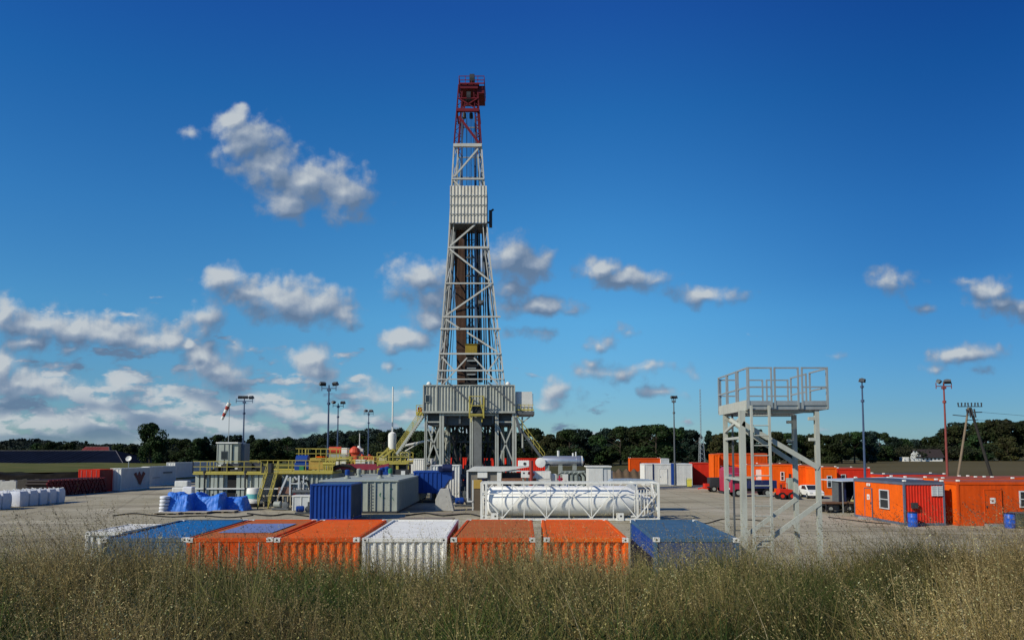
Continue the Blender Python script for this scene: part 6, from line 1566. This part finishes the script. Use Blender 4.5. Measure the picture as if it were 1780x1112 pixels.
# yellow stairs
Ys = 70.6; t = thing('yellow_stairs', 'steep yellow stairs with dark treads leading up to the tank deck', 'stairs', (W(471,0,69).x, 67.6, 0)); o = t.location
w2 = .48; pt = Vector((W(474.5,0,Ys).x - o.x, Ys - .1 - o.y, W(0,821,Ys).z)); pb = Vector((W(462,0,68).x - o.x, 67.4 - o.y, .05))
m = MB()
for s in (-w2, w2): m.bar(pb + Vector((s,0,0)), pt + Vector((s,0,0)), .06, .22)
m.build('stringer', YELLOW, t); m = MB()
for k in range(12): c = pb + (pt-pb)*((k+.6)/12); m.box(c.x-w2+.05,c.x+w2-.05,c.y-.14,c.y+.14,c.z-.025,c.z+.025)
m.build('tread', DARK, t)
for s in (-w2, w2):
    m = MB(); 
    for hh in (.55, 1.1): m.bar(pb+Vector((s,0,hh)), pt+Vector((s,0,hh)), .04)
    for k in range(5): c = pb+(pt-pb)*(k/4)+Vector((s,0,0)); m.bar(c, c+Vector((0,0,1.1)), .04)
    m.build('handrail', YELLOW, t)
# scaffolding of grey pipes and a grey bin right of the stairs
t = thing('pipe_rack_frame', 'tangle of grey steel pipes and rails right of the yellow stairs', 'pipe rack', (W(510,0,69).x, 69, 0)); ox = t.location.x; g5 = lambda px, py, Y=69: Vector((W(px,0,Y).x-ox, Y-69, W(0,py,Y).z))
m = MB(); m.bar(g5(500,826),g5(478,880),.16); m.bar(g5(505,828),g5(505,862),.14); m.bar(g5(520,826),g5(520,852),.14); m.bar(g5(509,854),g5(522,854),.14); m.bar(g5(528,826),g5(528,856),.10); m.bar(g5(506,840),g5(534,840),.1); m.bar(g5(512,828,70),g5(532,850,70),.14); m.bar(g5(534,828,70),g5(516,852,70),.10)
m.build('pipe', SHADEWHITE, t); m = MB()
for px in (460,472,484,493,501,506): m.bar(g5(px,884,68.5),g5(px,861,68.5),.09)
m.bar(g5(458,861,68.5),g5(507,861,68.5),.10); m.bar(g5(458,884,68.5),g5(507,884,68.5),.14); m.build('rail', mat('beige_rail', (.42,.36,.24), .6), t)
m = MB(); m.path([g5(500,848,70),g5(512,838,69.6),g5(522,832,69.6),g5(536,836,70),g5(540,850,70)], .13); m.path([g5(525,850,68.8),g5(520,868,68),g5(517,884,67.8)], .08); m.path([g5(530,850,68.8),g5(534,860,68.4),g5(536,876,68)], .07); m.build('hose', DARK, t); m = MB(); m.cbox(*g5(497,852,69.4),1.2,.6,.6); m.build('rusty_box', mat('rusty_box', (.2,.11,.08), .8), t)
p = G(523, 888); t = thing('grey_bin', 'pale grey steel bin with dark hoses over it, left of the blue container', 'bin', (p.x, p.y, 0)); m = MB(); hh = W(0,861,p.y).z; m.box(-.78,.8,0,1.4,.06,hh); m.build('tub', SHADEWHITE, t, bevel=.03); m = MB()
for x in (-.7,0,.7): m.box(x-.04,x+.04,-.05,0,.05,hh)
m.box(-.82,.84,-.06,1.44,hh-.1,hh+.02); m.build('rib', OFFWHITE, t)
# white vessel on a dish
p = G(437, 881); t = thing('white_vessel', 'white drum with turquoise band standing in a black-rimmed dish', 'drum', (p.x, p.y + .6, 0)); s = p.y/1281
M = None; m = MB(); m.lathe([(.55,.1),(.8,.12),(.9,.45),(.86,.62),(.6,.66)], 26); m.build('dish', WHITE, t, smooth=True); m = MB(); m.lathe([(.6,.0),(.88,.02),(.93,.30),(.9,.36)], 26); m.build('rim', BLACK, t, smooth=True)
z9 = W(0,848,p.y).z; m = MB(); m.lathe([(.62,.66),(.66,.7),(.66,z9-.12),(.58,z9),(.2,z9+.03)], 26); m.build('drum', WHITE, t, smooth=True); m = MB(); m.lathe([(.668,.78),(.668,1.22)], 26, cap=False); m.build('band', TURQ, t, smooth=True)

# ------------------------------------------------------------------ tarpaulin covered stacks
def tarp(px0, px1, py, top, depth, label, seed, m1=TARPBLUE):
    a, b = G(px0, py), G(px1, py); H = W(0, top, a.y).z; L = b.x - a.x; g = random.Random(seed)
    from mathutils import noise
    nx, ny = 96, 44; vs = []; fs = []; o3 = Vector((seed*7.3, seed*3.1, 0)); st = [g.uniform(.78, 1.0) for _ in range(6)]
    def fold(p):                       # sharp creases of stiff plastic sheet
        return abs(noise.noise(p*1.1 + o3))*.30 + abs(noise.noise(p*2.6 + o3*2))*.16 + abs(noise.noise(p*6 + o3*3))*.07
    for j in range(ny+1):
        for i in range(nx+1):
            u, v = i/nx, j/ny; e = min(u, 1-u)*L/.35; f = v*depth/.55; k = min(1, e)*min(1, f, (1-v)*depth/.4); k = k**.7
            q = u*5; top = st[int(q)]*(1-(q % 1)) + st[min(5, int(q)+1)]*(q % 1)
            z_ = H*k*top; p = Vector((u*L, v*depth, z_*1.3)); w = fold(p)
            vs.append((L*(u-.5) + (w-.15)*.25, depth*v - (w-.12)*.9*min(1, f+.2), max(.0, z_*(1 + (w-.16)*.35)) + .02))
    for j in range(ny):
        for i in range(nx): q = j*(nx+1)+i; fs.append((q, q+1, q+nx+2, q+nx+1))
    m = MB(); m.add(vs, fs); o = m.build('tarpaulin_stack', m1, None, smooth=True); o.location = ((a.x+b.x)/2, a.y, 0)
    return tag(o, label, 'tarpaulin')
tarp(279, 328, 892, 855, 2.6, 'crumpled bright blue tarpaulin over a stack, leftmost of the row', 1)
tarp(325, 384, 890, 857, 2.4, 'wide blue tarpaulin draped over a stack, middle of the row', 2)
tarp(380, 424, 888, 862, 2.2, 'lower blue tarpaulin sagging beside the white drum', 3)
for i, (px, py) in enumerate(((291, 892), (340, 891), (388, 889))):
    p = G(px, py + 2); t = thing('pallet', 'pale wooden pallet edge under the blue tarpaulin, %s' % ('below its left end', 'below its middle', 'below its right end')[i], 'pallet', (p.x, p.y, 0), .02*i)
    m = MB(); m.box(-1.0,1.0,-.25,.9,.14,.19); m.build('boards', mat('pale_wood', (.40,.36,.28), .85), t); 
    for x in (-.9,0,.9): MB().box(x-.1,x+.1,-.2,.85,0,.14).build('block', WOOD, t)
sack = None
for k in range(5):
    p = G(277.5, 893); lab = ('lowest', 'second lowest', 'middle', 'second highest', 'topmost')[k]
    m = MB(); m.lathe([(.26,0),(.40,.05),(.43,.14),(.40,.25),(.2,.29)], 12); o = m.build('white_sack', BAG, None, smooth=True); o.scale = (1, 1.5, 1); o.location = (p.x, p.y + .9, .02 + k*.29); o.rotation_euler = (0,0,.1*k)
    tag(o, lab + ' white sack of the stack at the left end of the tarpaulins', 'sack', 'stacked white sacks')
for (px, py, w, hh, z0, lab) in ((309, 858, 1.6, .8, 0, 'dull white bale on the ground left of the tank platform'), (314, 857.5, 1.7, .8, .8, 'dull white bale on top of another, left of the tank platform'), (325, 862, 1.2, 1.1, 0, 'rounded white bag in front of the stacked bales')):
    p = G(px, py); m = MB(); m.box(-w/2,w/2,0,1.2,0,hh); o = m.build('white_bale', BAG if px > 320 else OFFWHITE, None, bevel=.14); o.location = (p.x, p.y, z0 + .005); tag(o, lab, 'bale')

# ------------------------------------------------------------------ far left yard
def big_bag(x, y, rz, label, s=1.0):
    t = thing('big_bag', label, 'big bag', (x, y, 0), rz, 'white big bags at the left edge')
    m = MB(); w = .655*s; h = 1.42*s; n = 9; vs = []; fs = []
    for j in range(7):
        tt = j/6; ww = w*(1 + .06*sin(pi*tt)) * (.9 if j == 6 else 1)
        for k in range(24):
            a = 2*pi*k/24; c, s_ = cos(a), sin(a); q = (abs(c)**9 + abs(s_)**9)**(-1/9); vs.append((c*q*ww, s_*q*ww, h*tt + .02))
    for j in range(6):
        for k in range(24): fs.append((j*24+k, j*24+(k+1)%24, (j+1)*24+(k+1)%24, (j+1)*24+k))
    fs += [tuple(range(23,-1,-1)), tuple(144+k for k in range(24))]
    m.add(vs, fs); m.build('bag', BAG, t, smooth=True)
    m = MB()
    for sx in (-1,1):
        for sy in (-1,1): m.path([(sx*w*.85, sy*w*.85, h*.9),(sx*w*.75,sy*w*.7,h+.12),(sx*w*.4,sy*w*.6,h+.05)], .035, 5)
    m.build('lifting_loop', OFFWHITE, t)
    return t
g0 = None
bags = []
for k in range(5): bags.append((-47.3 + .03*k, 71.0 + 1.42*k, .03*k, ('front big bag of the row right of the gap', 'second big bag in the row right of the gap', 'third big bag in the row right of the gap', 'fourth big bag in the row right of the gap', 'farthest big bag in the row right of the gap')[k]))
for k in range(4): bags.append((-48.75, 71.3 + 1.42*k, 0, ('front', 'second', 'third', 'rear')[k] + ' big bag of the inner row, behind the row right of the gap'))
for k in range(4): bags.append((-46.6 - .02*k, 66.2 + 1.4*k if k < 2 else 66.2 + 1.4*k, .05, ('nearest big bag at the left picture edge', 'second nearest big bag at the left edge', 'third big bag of the near row at left edge', 'last big bag of the near row, before the gap')[k]) if k < 2 else (-48.2, 66.4 + 1.45*(k-2), .02, ('nearest', 'second')[k-2] + ' big bag cut by the left picture edge'))
base = None
for x, y, r, lab in bags:
    if base is None: base = big_bag(x, y, r, 'white ' + lab)
    else: dup(base, (x, y, 0), r, 'white ' + lab)
def block(px0, px1, py, top, label, m1, d=1.2):
    a, b = G(px0, py), G(px1, py); t = thing('concrete_block', label, 'concrete block', ((a.x+b.x)/2, a.y, 0)); h = (b.x-a.x)/2; H = W(0, top, a.y).z
    m = MB(); m.box(-h,h,0,d,0,H); m.build('block', m1, t, bevel=.05); m = MB()
    for x in (-h*.5,h*.5): m.box(x-.3,x+.3,.3,.9,H,H+.12)
    m.build('stacking_stud', m1, t, bevel=.03)
block(-14, 27.5, 853, 836, 'pale concrete block wall behind the white big bags', CONCRETE)
block(29, 71, 854, 833.5, 'dark weathered concrete block wall right of the pale one', DARKCONC)
# red pipes in a long pile
proto = None; g = 'dark red pipes stacked in the long pile'
for j in range(6):
    for i in range(30 - (j % 2)):
        y = 86.6 + .37*i + (.185 if j % 2 else 0); x = -54.4 + .012*((i*13 + j*7) % 9) + (i*.03); zc = .19 + .32*j
        if proto is None:
            m = MB(); m.tube((-2.4,0,0),(0,0,0),.178,n=12); m.cur = 1; m.tube((.004,0,0),(.16,0,0),.18,.17,12); m.tube((.155,0,0),(.166,0,0),.10,.10,10); proto = m.build('steel_pipe', [mat('dark_pipe_steel', (.022, .014, .012), .6, .2, .2, (.03, .02, .015)), DARKRED], None); o = proto
        else: o = proto.copy(); C.objects.link(o)
        o.location = (x, y, zc); tag(o, 'long pipe with a dark red end cap in the big pile by the red container', 'pipe', g)
# red and white containers in a row going back
Y = 97.0; xr_ = W(173.5,0,Y).x; xl_ = W(136.5,0,Y).x
t = container('red_container', 'small red container with two bright doors, next to the pipe pile', 'container', ((xl_+xr_)/2, Y, 0), 0, xr_-xl_, 3.2, W(0,815.5,Y).z, RED, RED, mat('shaded_red_side', (.20,.035,.03), .6), REDDISH, frame=RED, frontstyle='doors', cast_mat=RED)  # right side is a darker red: shade put into the paint
def wcont(px0, px1, py, top, L, label, ops=()):
    a = G(px1, py); x0 = W(px0,0,a.y).x; H = W(0, top, a.y).z
    return container('white_container', label, 'container', ((x0+a.x)/2, a.y, 0), 0, a.x - x0, L, H, WHITE, WHITE, SHADEWHITE, OFFWHITE, group='white containers behind the pipe pile', frontstyle='ribs', per=.4, dep=.04), a, H  # right side gets a greyer white, its shade painted in
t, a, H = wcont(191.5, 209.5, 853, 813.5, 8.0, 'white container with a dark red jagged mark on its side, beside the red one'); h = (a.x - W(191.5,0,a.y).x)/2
m = MB(); X0 = h + .012
pts = [(3.4, H*.72),(4.0,H*.80),(4.4,H*.62),(4.9,H*.84),(5.5,H*.62),(6.0,H*.82),(6.6,H*.72),(5.9,H*.48),(5.3,H*.20),(4.8,H*.26),(4.2,H*.5)]
m.prism(pts, X0, X0 + .02, 'x'); m.build('painted_mark', DARKRED, t)
t, a, H = wcont(246, 259, 845.5, 810.5, 9.0, 'white container with a red cabinet on its end, second of the white row'); h = (a.x - W(246,0,a.y).x)/2
m = MB(); m.box(-.1,h*.75,-.25,-.02,.2,2.2); m.build('red_cabinet', RED, t, bevel=.02); m = MB(); m.box(-h*.6,h*.6,-.05,.02,H*.82,H*.95); m.build('end_vent', DARK, t)
m = MB(); m.box(h+.01,h+.05,4.5,7.5,H*.62,H*.70); m.box(h+.01,h+.03,1.0,3.5,H*.42,H*.44); m.build('side_vent', DARKGREY, t)
t, a, H = wcont(289, 303.5, 839, 803.5, 22, 'tall white container, largest and farthest of the white row')
# chimney cowl sort of fan seen behind them
p = W(224, 797, 140); t = thing('white_dish', 'small white dish on a post above the first white container', 'dish', (p.x, 140, 0)); MB().tube((0,0,0),(0,0,p.z-.4),.08).build('post', STEEL, t); m = MB(); m.lathe([(.05,-.25),(.35,-.18),(.55,.1),(.5,.12),(.05,-.1)],16,Matrix.Translation((0,0,p.z)) @ Matrix.Rotation(1.1,4,'X')); m.build('bowl', WHITE, t, smooth=True)
# long dark-roofed barns and a red roofed house
def barn(px0, px1, Y, base, eave, ridge, depth, label, roof, wall, hip=0.0, name='barn', cat='barn'):
    xa, xb = W(px0,0,Y).x, W(px1,0,Y).x; cx = (xa+xb)/2; h = (xb-xa)/2; ze, zr = W(0,eave,Y).z, W(0,ridge,Y).z
    t = thing(name, label, cat, (cx, Y, 0)); m = MB(); m.box(-h,h,.5,depth,-.1,ze+.2); m.build('wall', wall, t)
    m = MB(); d = depth/2
    m.add([(-h-.6,-.4,ze),(h+.6,-.4,ze),(h+.6-hip,d,zr),(-h-.6,d,zr),(-h-.6,depth+.9,ze),(h+.6,depth+.9,ze)], [(0,1,2,3),(3,2,5,4),(1,5,2),(0,3,4),(0,4,5,1)]); m.build('roof', roof, t)
    m = MB(); m.bar((-h-.6,d,zr+.05),(h+.6-hip,d,zr+.05),.3,.2); m.bar((h+.6,-.4,ze+.08),(h+.6-hip,d,zr+.05),.25,.2); m.build('ridge_cap', mat('grey_ridge', (.14,.13,.13), .7), t)
    m = MB(); n = int(h*2/3.2)
    for k in range(n): x = -h + 2 + k*(2*h-4-hip)/n; m.bar((x,-.3,ze+.12),(x,d*.98,zr-.02),.10)
    m.build('roof_seam', roof, t)
    return t
barn(-160, 212, 330, 805, 805, 782.5, 46, 'very long low barn with a dark navy roof at the far left', BARNROOF, mat('dark_boards', (.03,.028,.026), .9), hip=16)
barn(138, 188, 420, 800, 786, 776, 12, 'house with a dull red roof showing above the long dark barn', mat('dull_red_roof', (.16,.028,.024), .8, .15, .3, (.08,.03,.03)), mat('dark_boards', ()), hip=4, name='house', cat='house')
# shed lights / orange equipment behind the mud tanks
def equip(name, label, cat, px, Y, build, base=0):
    cx = W(px,0,Y).x; t = thing(name, label, cat, (cx, Y, base)); build(t, lambda q: W(q,0,Y).x - cx, lambda q: W(0,q,Y).z - base); return t
def b1(t, f, z):
    M = Matrix.Translation((0,1,z(782))) @ Matrix.Rotation(pi/2,4,'Y'); r = (z(776)-z(788))/2
    m = MB(); m.lathe([(r*.4,f(566)),(r,f(569)),(r,f(590)),(r*.5,f(593))], 20, M); m.build('tank', mat('matt_red_orange', (.55,.07,.03), .5), t, smooth=True)
    m = MB(); m.box(f(592),f(602),.3,1.8,z(793),z(778)); m.build('white_end', WHITE, t, bevel=.04); m = MB(); m.box(f(568),f(600),.2,1.8,z(800),z(789)); m.build('cradle', GREY, t)
    m = MB(); m.bar((f(570),.5,0),(f(570),.5,z(800)),.3); m.bar((f(596),.5,0),(f(596),.5,z(800)),.3); m.bar((f(584),1.5,0),(f(584),1.5,z(800)),.3); m.build('leg', GREY, t)
equip('orange_tank', 'red-orange horizontal tank with white end, behind the tallest lamp post', 'tank', 582, 98, b1)
def b2(t, f, z):
    m = MB(); m.box(f(608),f(652),0,2.5,0,z(801)); m.build('base', GREY, t); m = MB(); m.box(f(609),f(619),.3,1.5,z(801),z(789)); m.lathe([(.5,0),(.8,.3),(.6,.8),(.2,1.1)],14,Matrix.Translation((f(614),.8,z(790)))); m.build('mixer', mat('matt_red_orange', ()), t, bevel=.03)
    m = MB()
    for k in range(6): x = f(628+k*4.2); m.box(x-.22,x+.16,.2,1.2,z(801),z(792+2*(k%2))); m.tube((x,.5,z(794)),(x,.5,z(789+3*(k%3))),.15)
    m.build('pump', mat('matt_red_orange', ()), t); m = MB(); m.lathe([(.35,0),(.4,.5),(.15,.9)],12,Matrix.Translation((f(618),2,z(786)))); m.tube((f(619),2,z(801)),(f(619),2,z(778)),.25); m.build('white_filter', WHITE, t); m = MB(); m.tube((f(619),2,z(780)),(f(619),2,z(752)),.06); m.box(f(622),f(626),1.6,2.2,z(790),z(779)); m.build('aerial', OFFWHITE, t)
equip('mixing_skid', 'orange-red mixer and pumps on a grey skid, behind the yellow railings', 'mixing unit', 630, 97, b2)
def b3(t, f, z):
    zd = z(810); m = MB(); m.box(f(575),f(662),0,5,zd-.2,zd); m.build('deck', YELLOW, t)
    rail_run([(f(575),.05,zd),(f(662),.05,zd)],1.15,1.3,.07).build('guard_rail', YELLOW, t); rail_run([(f(575),4.9,zd),(f(662),4.9,zd)],1.15,1.3,.07).build('guard_rail', YELLOW, t)
    m = MB()
    for px in (577,600,622,645,660): m.bar((f(px),.3,0),(f(px),.3,zd-.2),.25); m.bar((f(px),4.7,0),(f(px),4.7,zd-.2),.25)
    m.build('leg', GREY, t)
    m = MB()
    for k in range(12): x = f(580+k*6.6); m.tube((x,1.5,zd),(x,1.5,zd+.5+.35*((k*5)%3)),.16); m.cbox(x+.2,2.2,zd+.3,.5,.5,.6)
    m.tube((f(578),1.5,zd+.7),(f(660),1.5,zd+.7),.14); m.build('pipework', OCHRE, t)
    
    for q in ((f(624),1.2,zd+.4,1.2,.8,.8), (f(640),1.4,zd+.35,1.0,.8,.7), (f(588),1.4,zd+.5,1.4,.8,1.0)): MB().cbox(*q).build('motor', OFFWHITE, t, bevel=.05)
equip('walkway_platform', 'yellow railed walkway crowded with pipes behind the grey mud tanks', 'platform', 618, 90, b3)
def b4(t, f, z):
    zd = z(803); m = MB(); m.box(f(655),f(710),0,4,zd-.25,zd); m.build('deck', YELLOW, t); rail_run([(f(655),.05,zd),(f(710),.05,zd)],1.15,1.0,.09).build('guard_rail', YELLOW, t); rail_run([(f(655),3.9,zd),(f(710),3.9,zd)],1.15,1.0,.09).build('guard_rail', YELLOW, t)
    m = MB()
    for px in (657,672,690,708): m.bar((f(px),.3,0),(f(px),.3,zd),.3)
    m.bar((f(656),0,z(796)),(f(676),0,z(778)),.2); m.bar((f(664),0,z(796)),(f(684),0,z(780)),.2); m.bar((f(672),.5,zd),(f(672),.5,z(778)),.18); m.bar((f(684),.5,zd),(f(684),.5,z(782)),.18); m.bar((f(668),.5,z(786)),(f(690),.5,z(786)),.16); m.bar((f(690),.3,zd),(f(704),.3,z(788)),.16); m.bar((f(705),.3,zd),(f(692),.3,z(788)),.16); m.build('frame', YELLOW, t)
    m = MB(); m.box(f(686),f(694),1,2,zd,z(790)); m.cbox(f(703),1.5,zd+.9,.9,.9,.9); m.cbox(f(663),1.5,zd+.4,1,.8,.8); m.build('machinery', mat('pale_yellow_grey', (.45,.42,.25), .6), t); m = MB(); m.box(f(680),f(708),.6,3,z(825),zd-.3); m.build('dark_machinery', DARK, t)
equip('crane_platform', 'tangled yellow frame platform at the foot of the white vent stack', 'platform', 682, 88, b4)
def b5(t, f, z):
    zz_ = z(812); m = MB(); m.box(f(592),f(654),0,.35,zz_-.25,zz_+.35); m.bar((f(592),.15,zz_+.1),(f(568),.15,zz_-.35),.4); m.bar((f(654),.1,zz_),(f(676),.1,zz_+.3),.25); m.build('beam', mat('dull_crimson', (.24,.025,.045), .5), t)
    m = MB()
    for k in range(6): x = f(596+k*10); m.box(x-.1,x+.1,.05,.3,z(822),zz_-.25)
    m.build('support', DARK, t)
    m = MB(); m.path([(f(569),-.3,z(830)),(f(574),-.3,z(820)),(f(584),-.3,z(811)),(f(597),-.3,z(808)),(f(610),-.3,z(810)),(f(618),-.3,z(816)),(f(623),-.3,z(823))], .17, 8); m.build('hose', BLACK, t)
equip('pipe_boom', 'long dull red beam with a black hose arched over the tank roofs', 'boom', 620, 76, b5, base=2.78)
def b6(t, f, z):
    for px in (663, 671):
        m = MB(); m.tube((f(px),.6,0),(f(px),.6,z(815)),.28,.28,14); m.lathe([(.30,0),(.34,.1),(.1,.3)],12,Matrix.Translation((f(px),.6,z(815)))); m.build('motor', BLUE, t)
    m = MB(); m.box(f(656),f(682),.2,1.4,0,z(820)); m.build('casing', BLUE, t); m = MB(); m.box(f(682),f(708),.3,1.6,0,z(816)); m.bar((f(682),.2,0),(f(682),.2,z(808)),.1); m.bar((f(707),.2,0),(f(707),.2,z(806)),.14); m.build('gearbox', DARK, t); m = MB(); m.box(f(697),f(704),.1,.3,0,z(818)); m.build('panel', OFFWHITE, t)
equip('agitator_set', 'pair of blue agitator motors on the right end of the grey tank roof', 'motor', 675, 79, b6, base=2.78)

# agitator motors and handrails on the grey tank roofs, pumps in the yard, hoses on the ground
def pump(px, py, label, m1, rz=0.0, s=1.0):
    p = G(px, py); t = thing('pump_unit', label, 'pump', (p.x, p.y, 0), rz, 'pump sets standing about the yard'); t.scale = (s, s, s)
    m = MB(); m.box(-.9,.9,-.35,.35,.08,.2); m.box(-.85,-.7,-.3,.3,0,.08); m.box(.7,.85,-.3,.3,0,.08); m.build('skid', DARKGREY, t)
    M = Matrix.Translation((-.35,0,.55)) @ Matrix.Rotation(pi/2,4,'Y'); m = MB(); m.lathe([(.2,-.45),(.3,-.4),(.32,.3),(.2,.4)],16,M); m.build('motor', m1, t, smooth=True)
    M = Matrix.Translation((.45,0,.5)) @ Matrix.Rotation(pi/2,4,'X'); m = MB(); m.lathe([(.12,-.2),(.34,-.15),(.34,.15),(.12,.2)],18,M); m.tube((.45,0,.6),(.45,0,1.25),.09); m.tube((.1,0,.52),(.45,0,.52),.07); m.build('casing', DARKGREY, t, smooth=True)
for px, py, lab, m1, rz, s in ((528, 893, 'blue pump set in front of the grey bin by the blue container', BLUE, .3, .8), (489, 886, 'grey pump set at the foot of the pipe frame', GREY, -.2, .9), (440, 872, 'green pump set behind the white drum', GREEN, .1, 1.0), (401, 872, 'red pump set in the dark gap under the tank hatch', RED, 0, 1.0),
                               (806, 880, 'blue pump set beside the ochre cabinet', BLUE, .2, 1.0), (800, 867, 'grey pump set farther back by the pump housing', GREY, 0, 1.1), (1092, 872, 'red pump set behind the right end of the silo frame', RED, .2, 1.0)): pump(px, py, lab, m1, rz, s)
for i, (x, y, lab) in enumerate(((-14.9, 67, 'nearest'), (-14.9, 72, 'second'), (-12.0, 67.5, 'nearest right-hand'), (-12.0, 73, 'second right-hand'))):
    t = thing('agitator_motor', lab + ' small motor standing on the grey mud tank roof', 'motor', (x, y, H + .005 if False else 2.79), 0, 'small motors on the mud tank roofs')
    m = MB(); m.lathe([(.32,0),(.32,.1),(.18,.12),(.18,.3)],14); m.build('gearbox', GREY, t, smooth=True); m = MB(); m.lathe([(.2,.3),(.22,.34),(.22,.72),(.12,.8)],14); m.build('motor', (BLUE, GREY, NAVY, GREEN)[i], t, smooth=True)
def hose(pts, r, label, m1=BLACK):
    P = [Vector((*G(a, b).xy, r + .006)) for a, b in pts]; Q = []
    for i in range(len(P)-1):
        p0, p1, p2, p3 = P[max(0,i-1)], P[i], P[i+1], P[min(len(P)-1,i+2)]
        for k in range(8):
            u = k/8; Q.append(.5*((2*p1)+(p2-p0)*u+(2*p0-5*p1+4*p2-p3)*u*u+(3*p1-p0-3*p2+p3)*u**3))
    Q.append(P[-1]); m = MB(); m.path(Q, r, 6); tag(m.build('ground_hose', m1, None, smooth=True), label, 'hose')
hose([(196,897),(232,893),(262,896),(300,899),(352,897),(398,900),(440,896)], .05, 'long black hose lying on the pad below the blue tarpaulins')
hose([(430,893),(470,897),(500,894),(536,898)], .06, 'black hose curving over the pad towards the blue container')
hose([(705,897),(740,893),(770,897),(812,894),(838,899)], .06, 'black hose lying between the concrete wedge and the silo frame')
hose([(1150,912),(1185,905),(1225,910),(1262,902),(1330,906)], .035, 'thin dark cable crossing the pad to the access tower')
hose([(1440,899),(1470,903),(1510,908),(1548,911)], .035, 'thin dark cable on the pad in front of the nearest orange cabin')

def manifold(x, y, z, n, w, label, rz=0.0):
    t = thing('pipe_manifold', label, 'pipework', (x, y, z), rz, 'dark pipe manifolds by the tanks')
    m = MB()
    for zz in (.35, .8): m.tube((-w/2, 0, zz), (w/2, 0, zz), .10)
    for k in range(n): q = -w/2 + w*(k+.5)/n; m.tube((q, 0, 0), (q, 0, 1.0 + .25*(k % 2)), .08)
    m.build('pipe', DARKGREY, t)
    for k in range(n):
        q = -w/2 + w*(k+.5)/n; v = MB(); v.tube((q, -.16, .58), (q, .16, .58), .17, .17, 10); v.tube((q, -.32, .58), (q, -.28, .58), .15, .15, 10); v.build('valve', (DARKRED, DARK, NAVY)[k % 3], t)
    return t
p = W(640, 818, 84); manifold(p.x, 84, 0, 7, 4.6, 'dark valve manifold behind the two grey mud tanks').scale = (1, 1, 2.6)
p = W(705, 840, 86); manifold(p.x, 86, 0, 5, 3.0, 'dark valve manifold between the blue skip and the rig legs').scale = (1, 1, 2.2)
p = W(528, 850, 68.5); manifold(p.x, 68.6, 0, 4, 2.2, 'dark valve manifold above the pale grey bin by the stairs').scale = (1, 1, 1.9)
p = W(385, 850, 70.2); manifold(p.x, 70.2, 0, 6, 3.4, 'dark valve manifold in front of the railed tank hatch')
p = W(800, 850, 80); manifold(p.x + .6, 84.5, 0, 6, 4.0, 'dark valve manifold under the left part of the rig floor').scale = (1, 1, 3.0)
p = W(868, 830, 86); manifold(p.x, 85.0, 0, 5, 3.2, 'dark valve manifold under the right part of the rig floor').scale = (1, 1, 2.4)
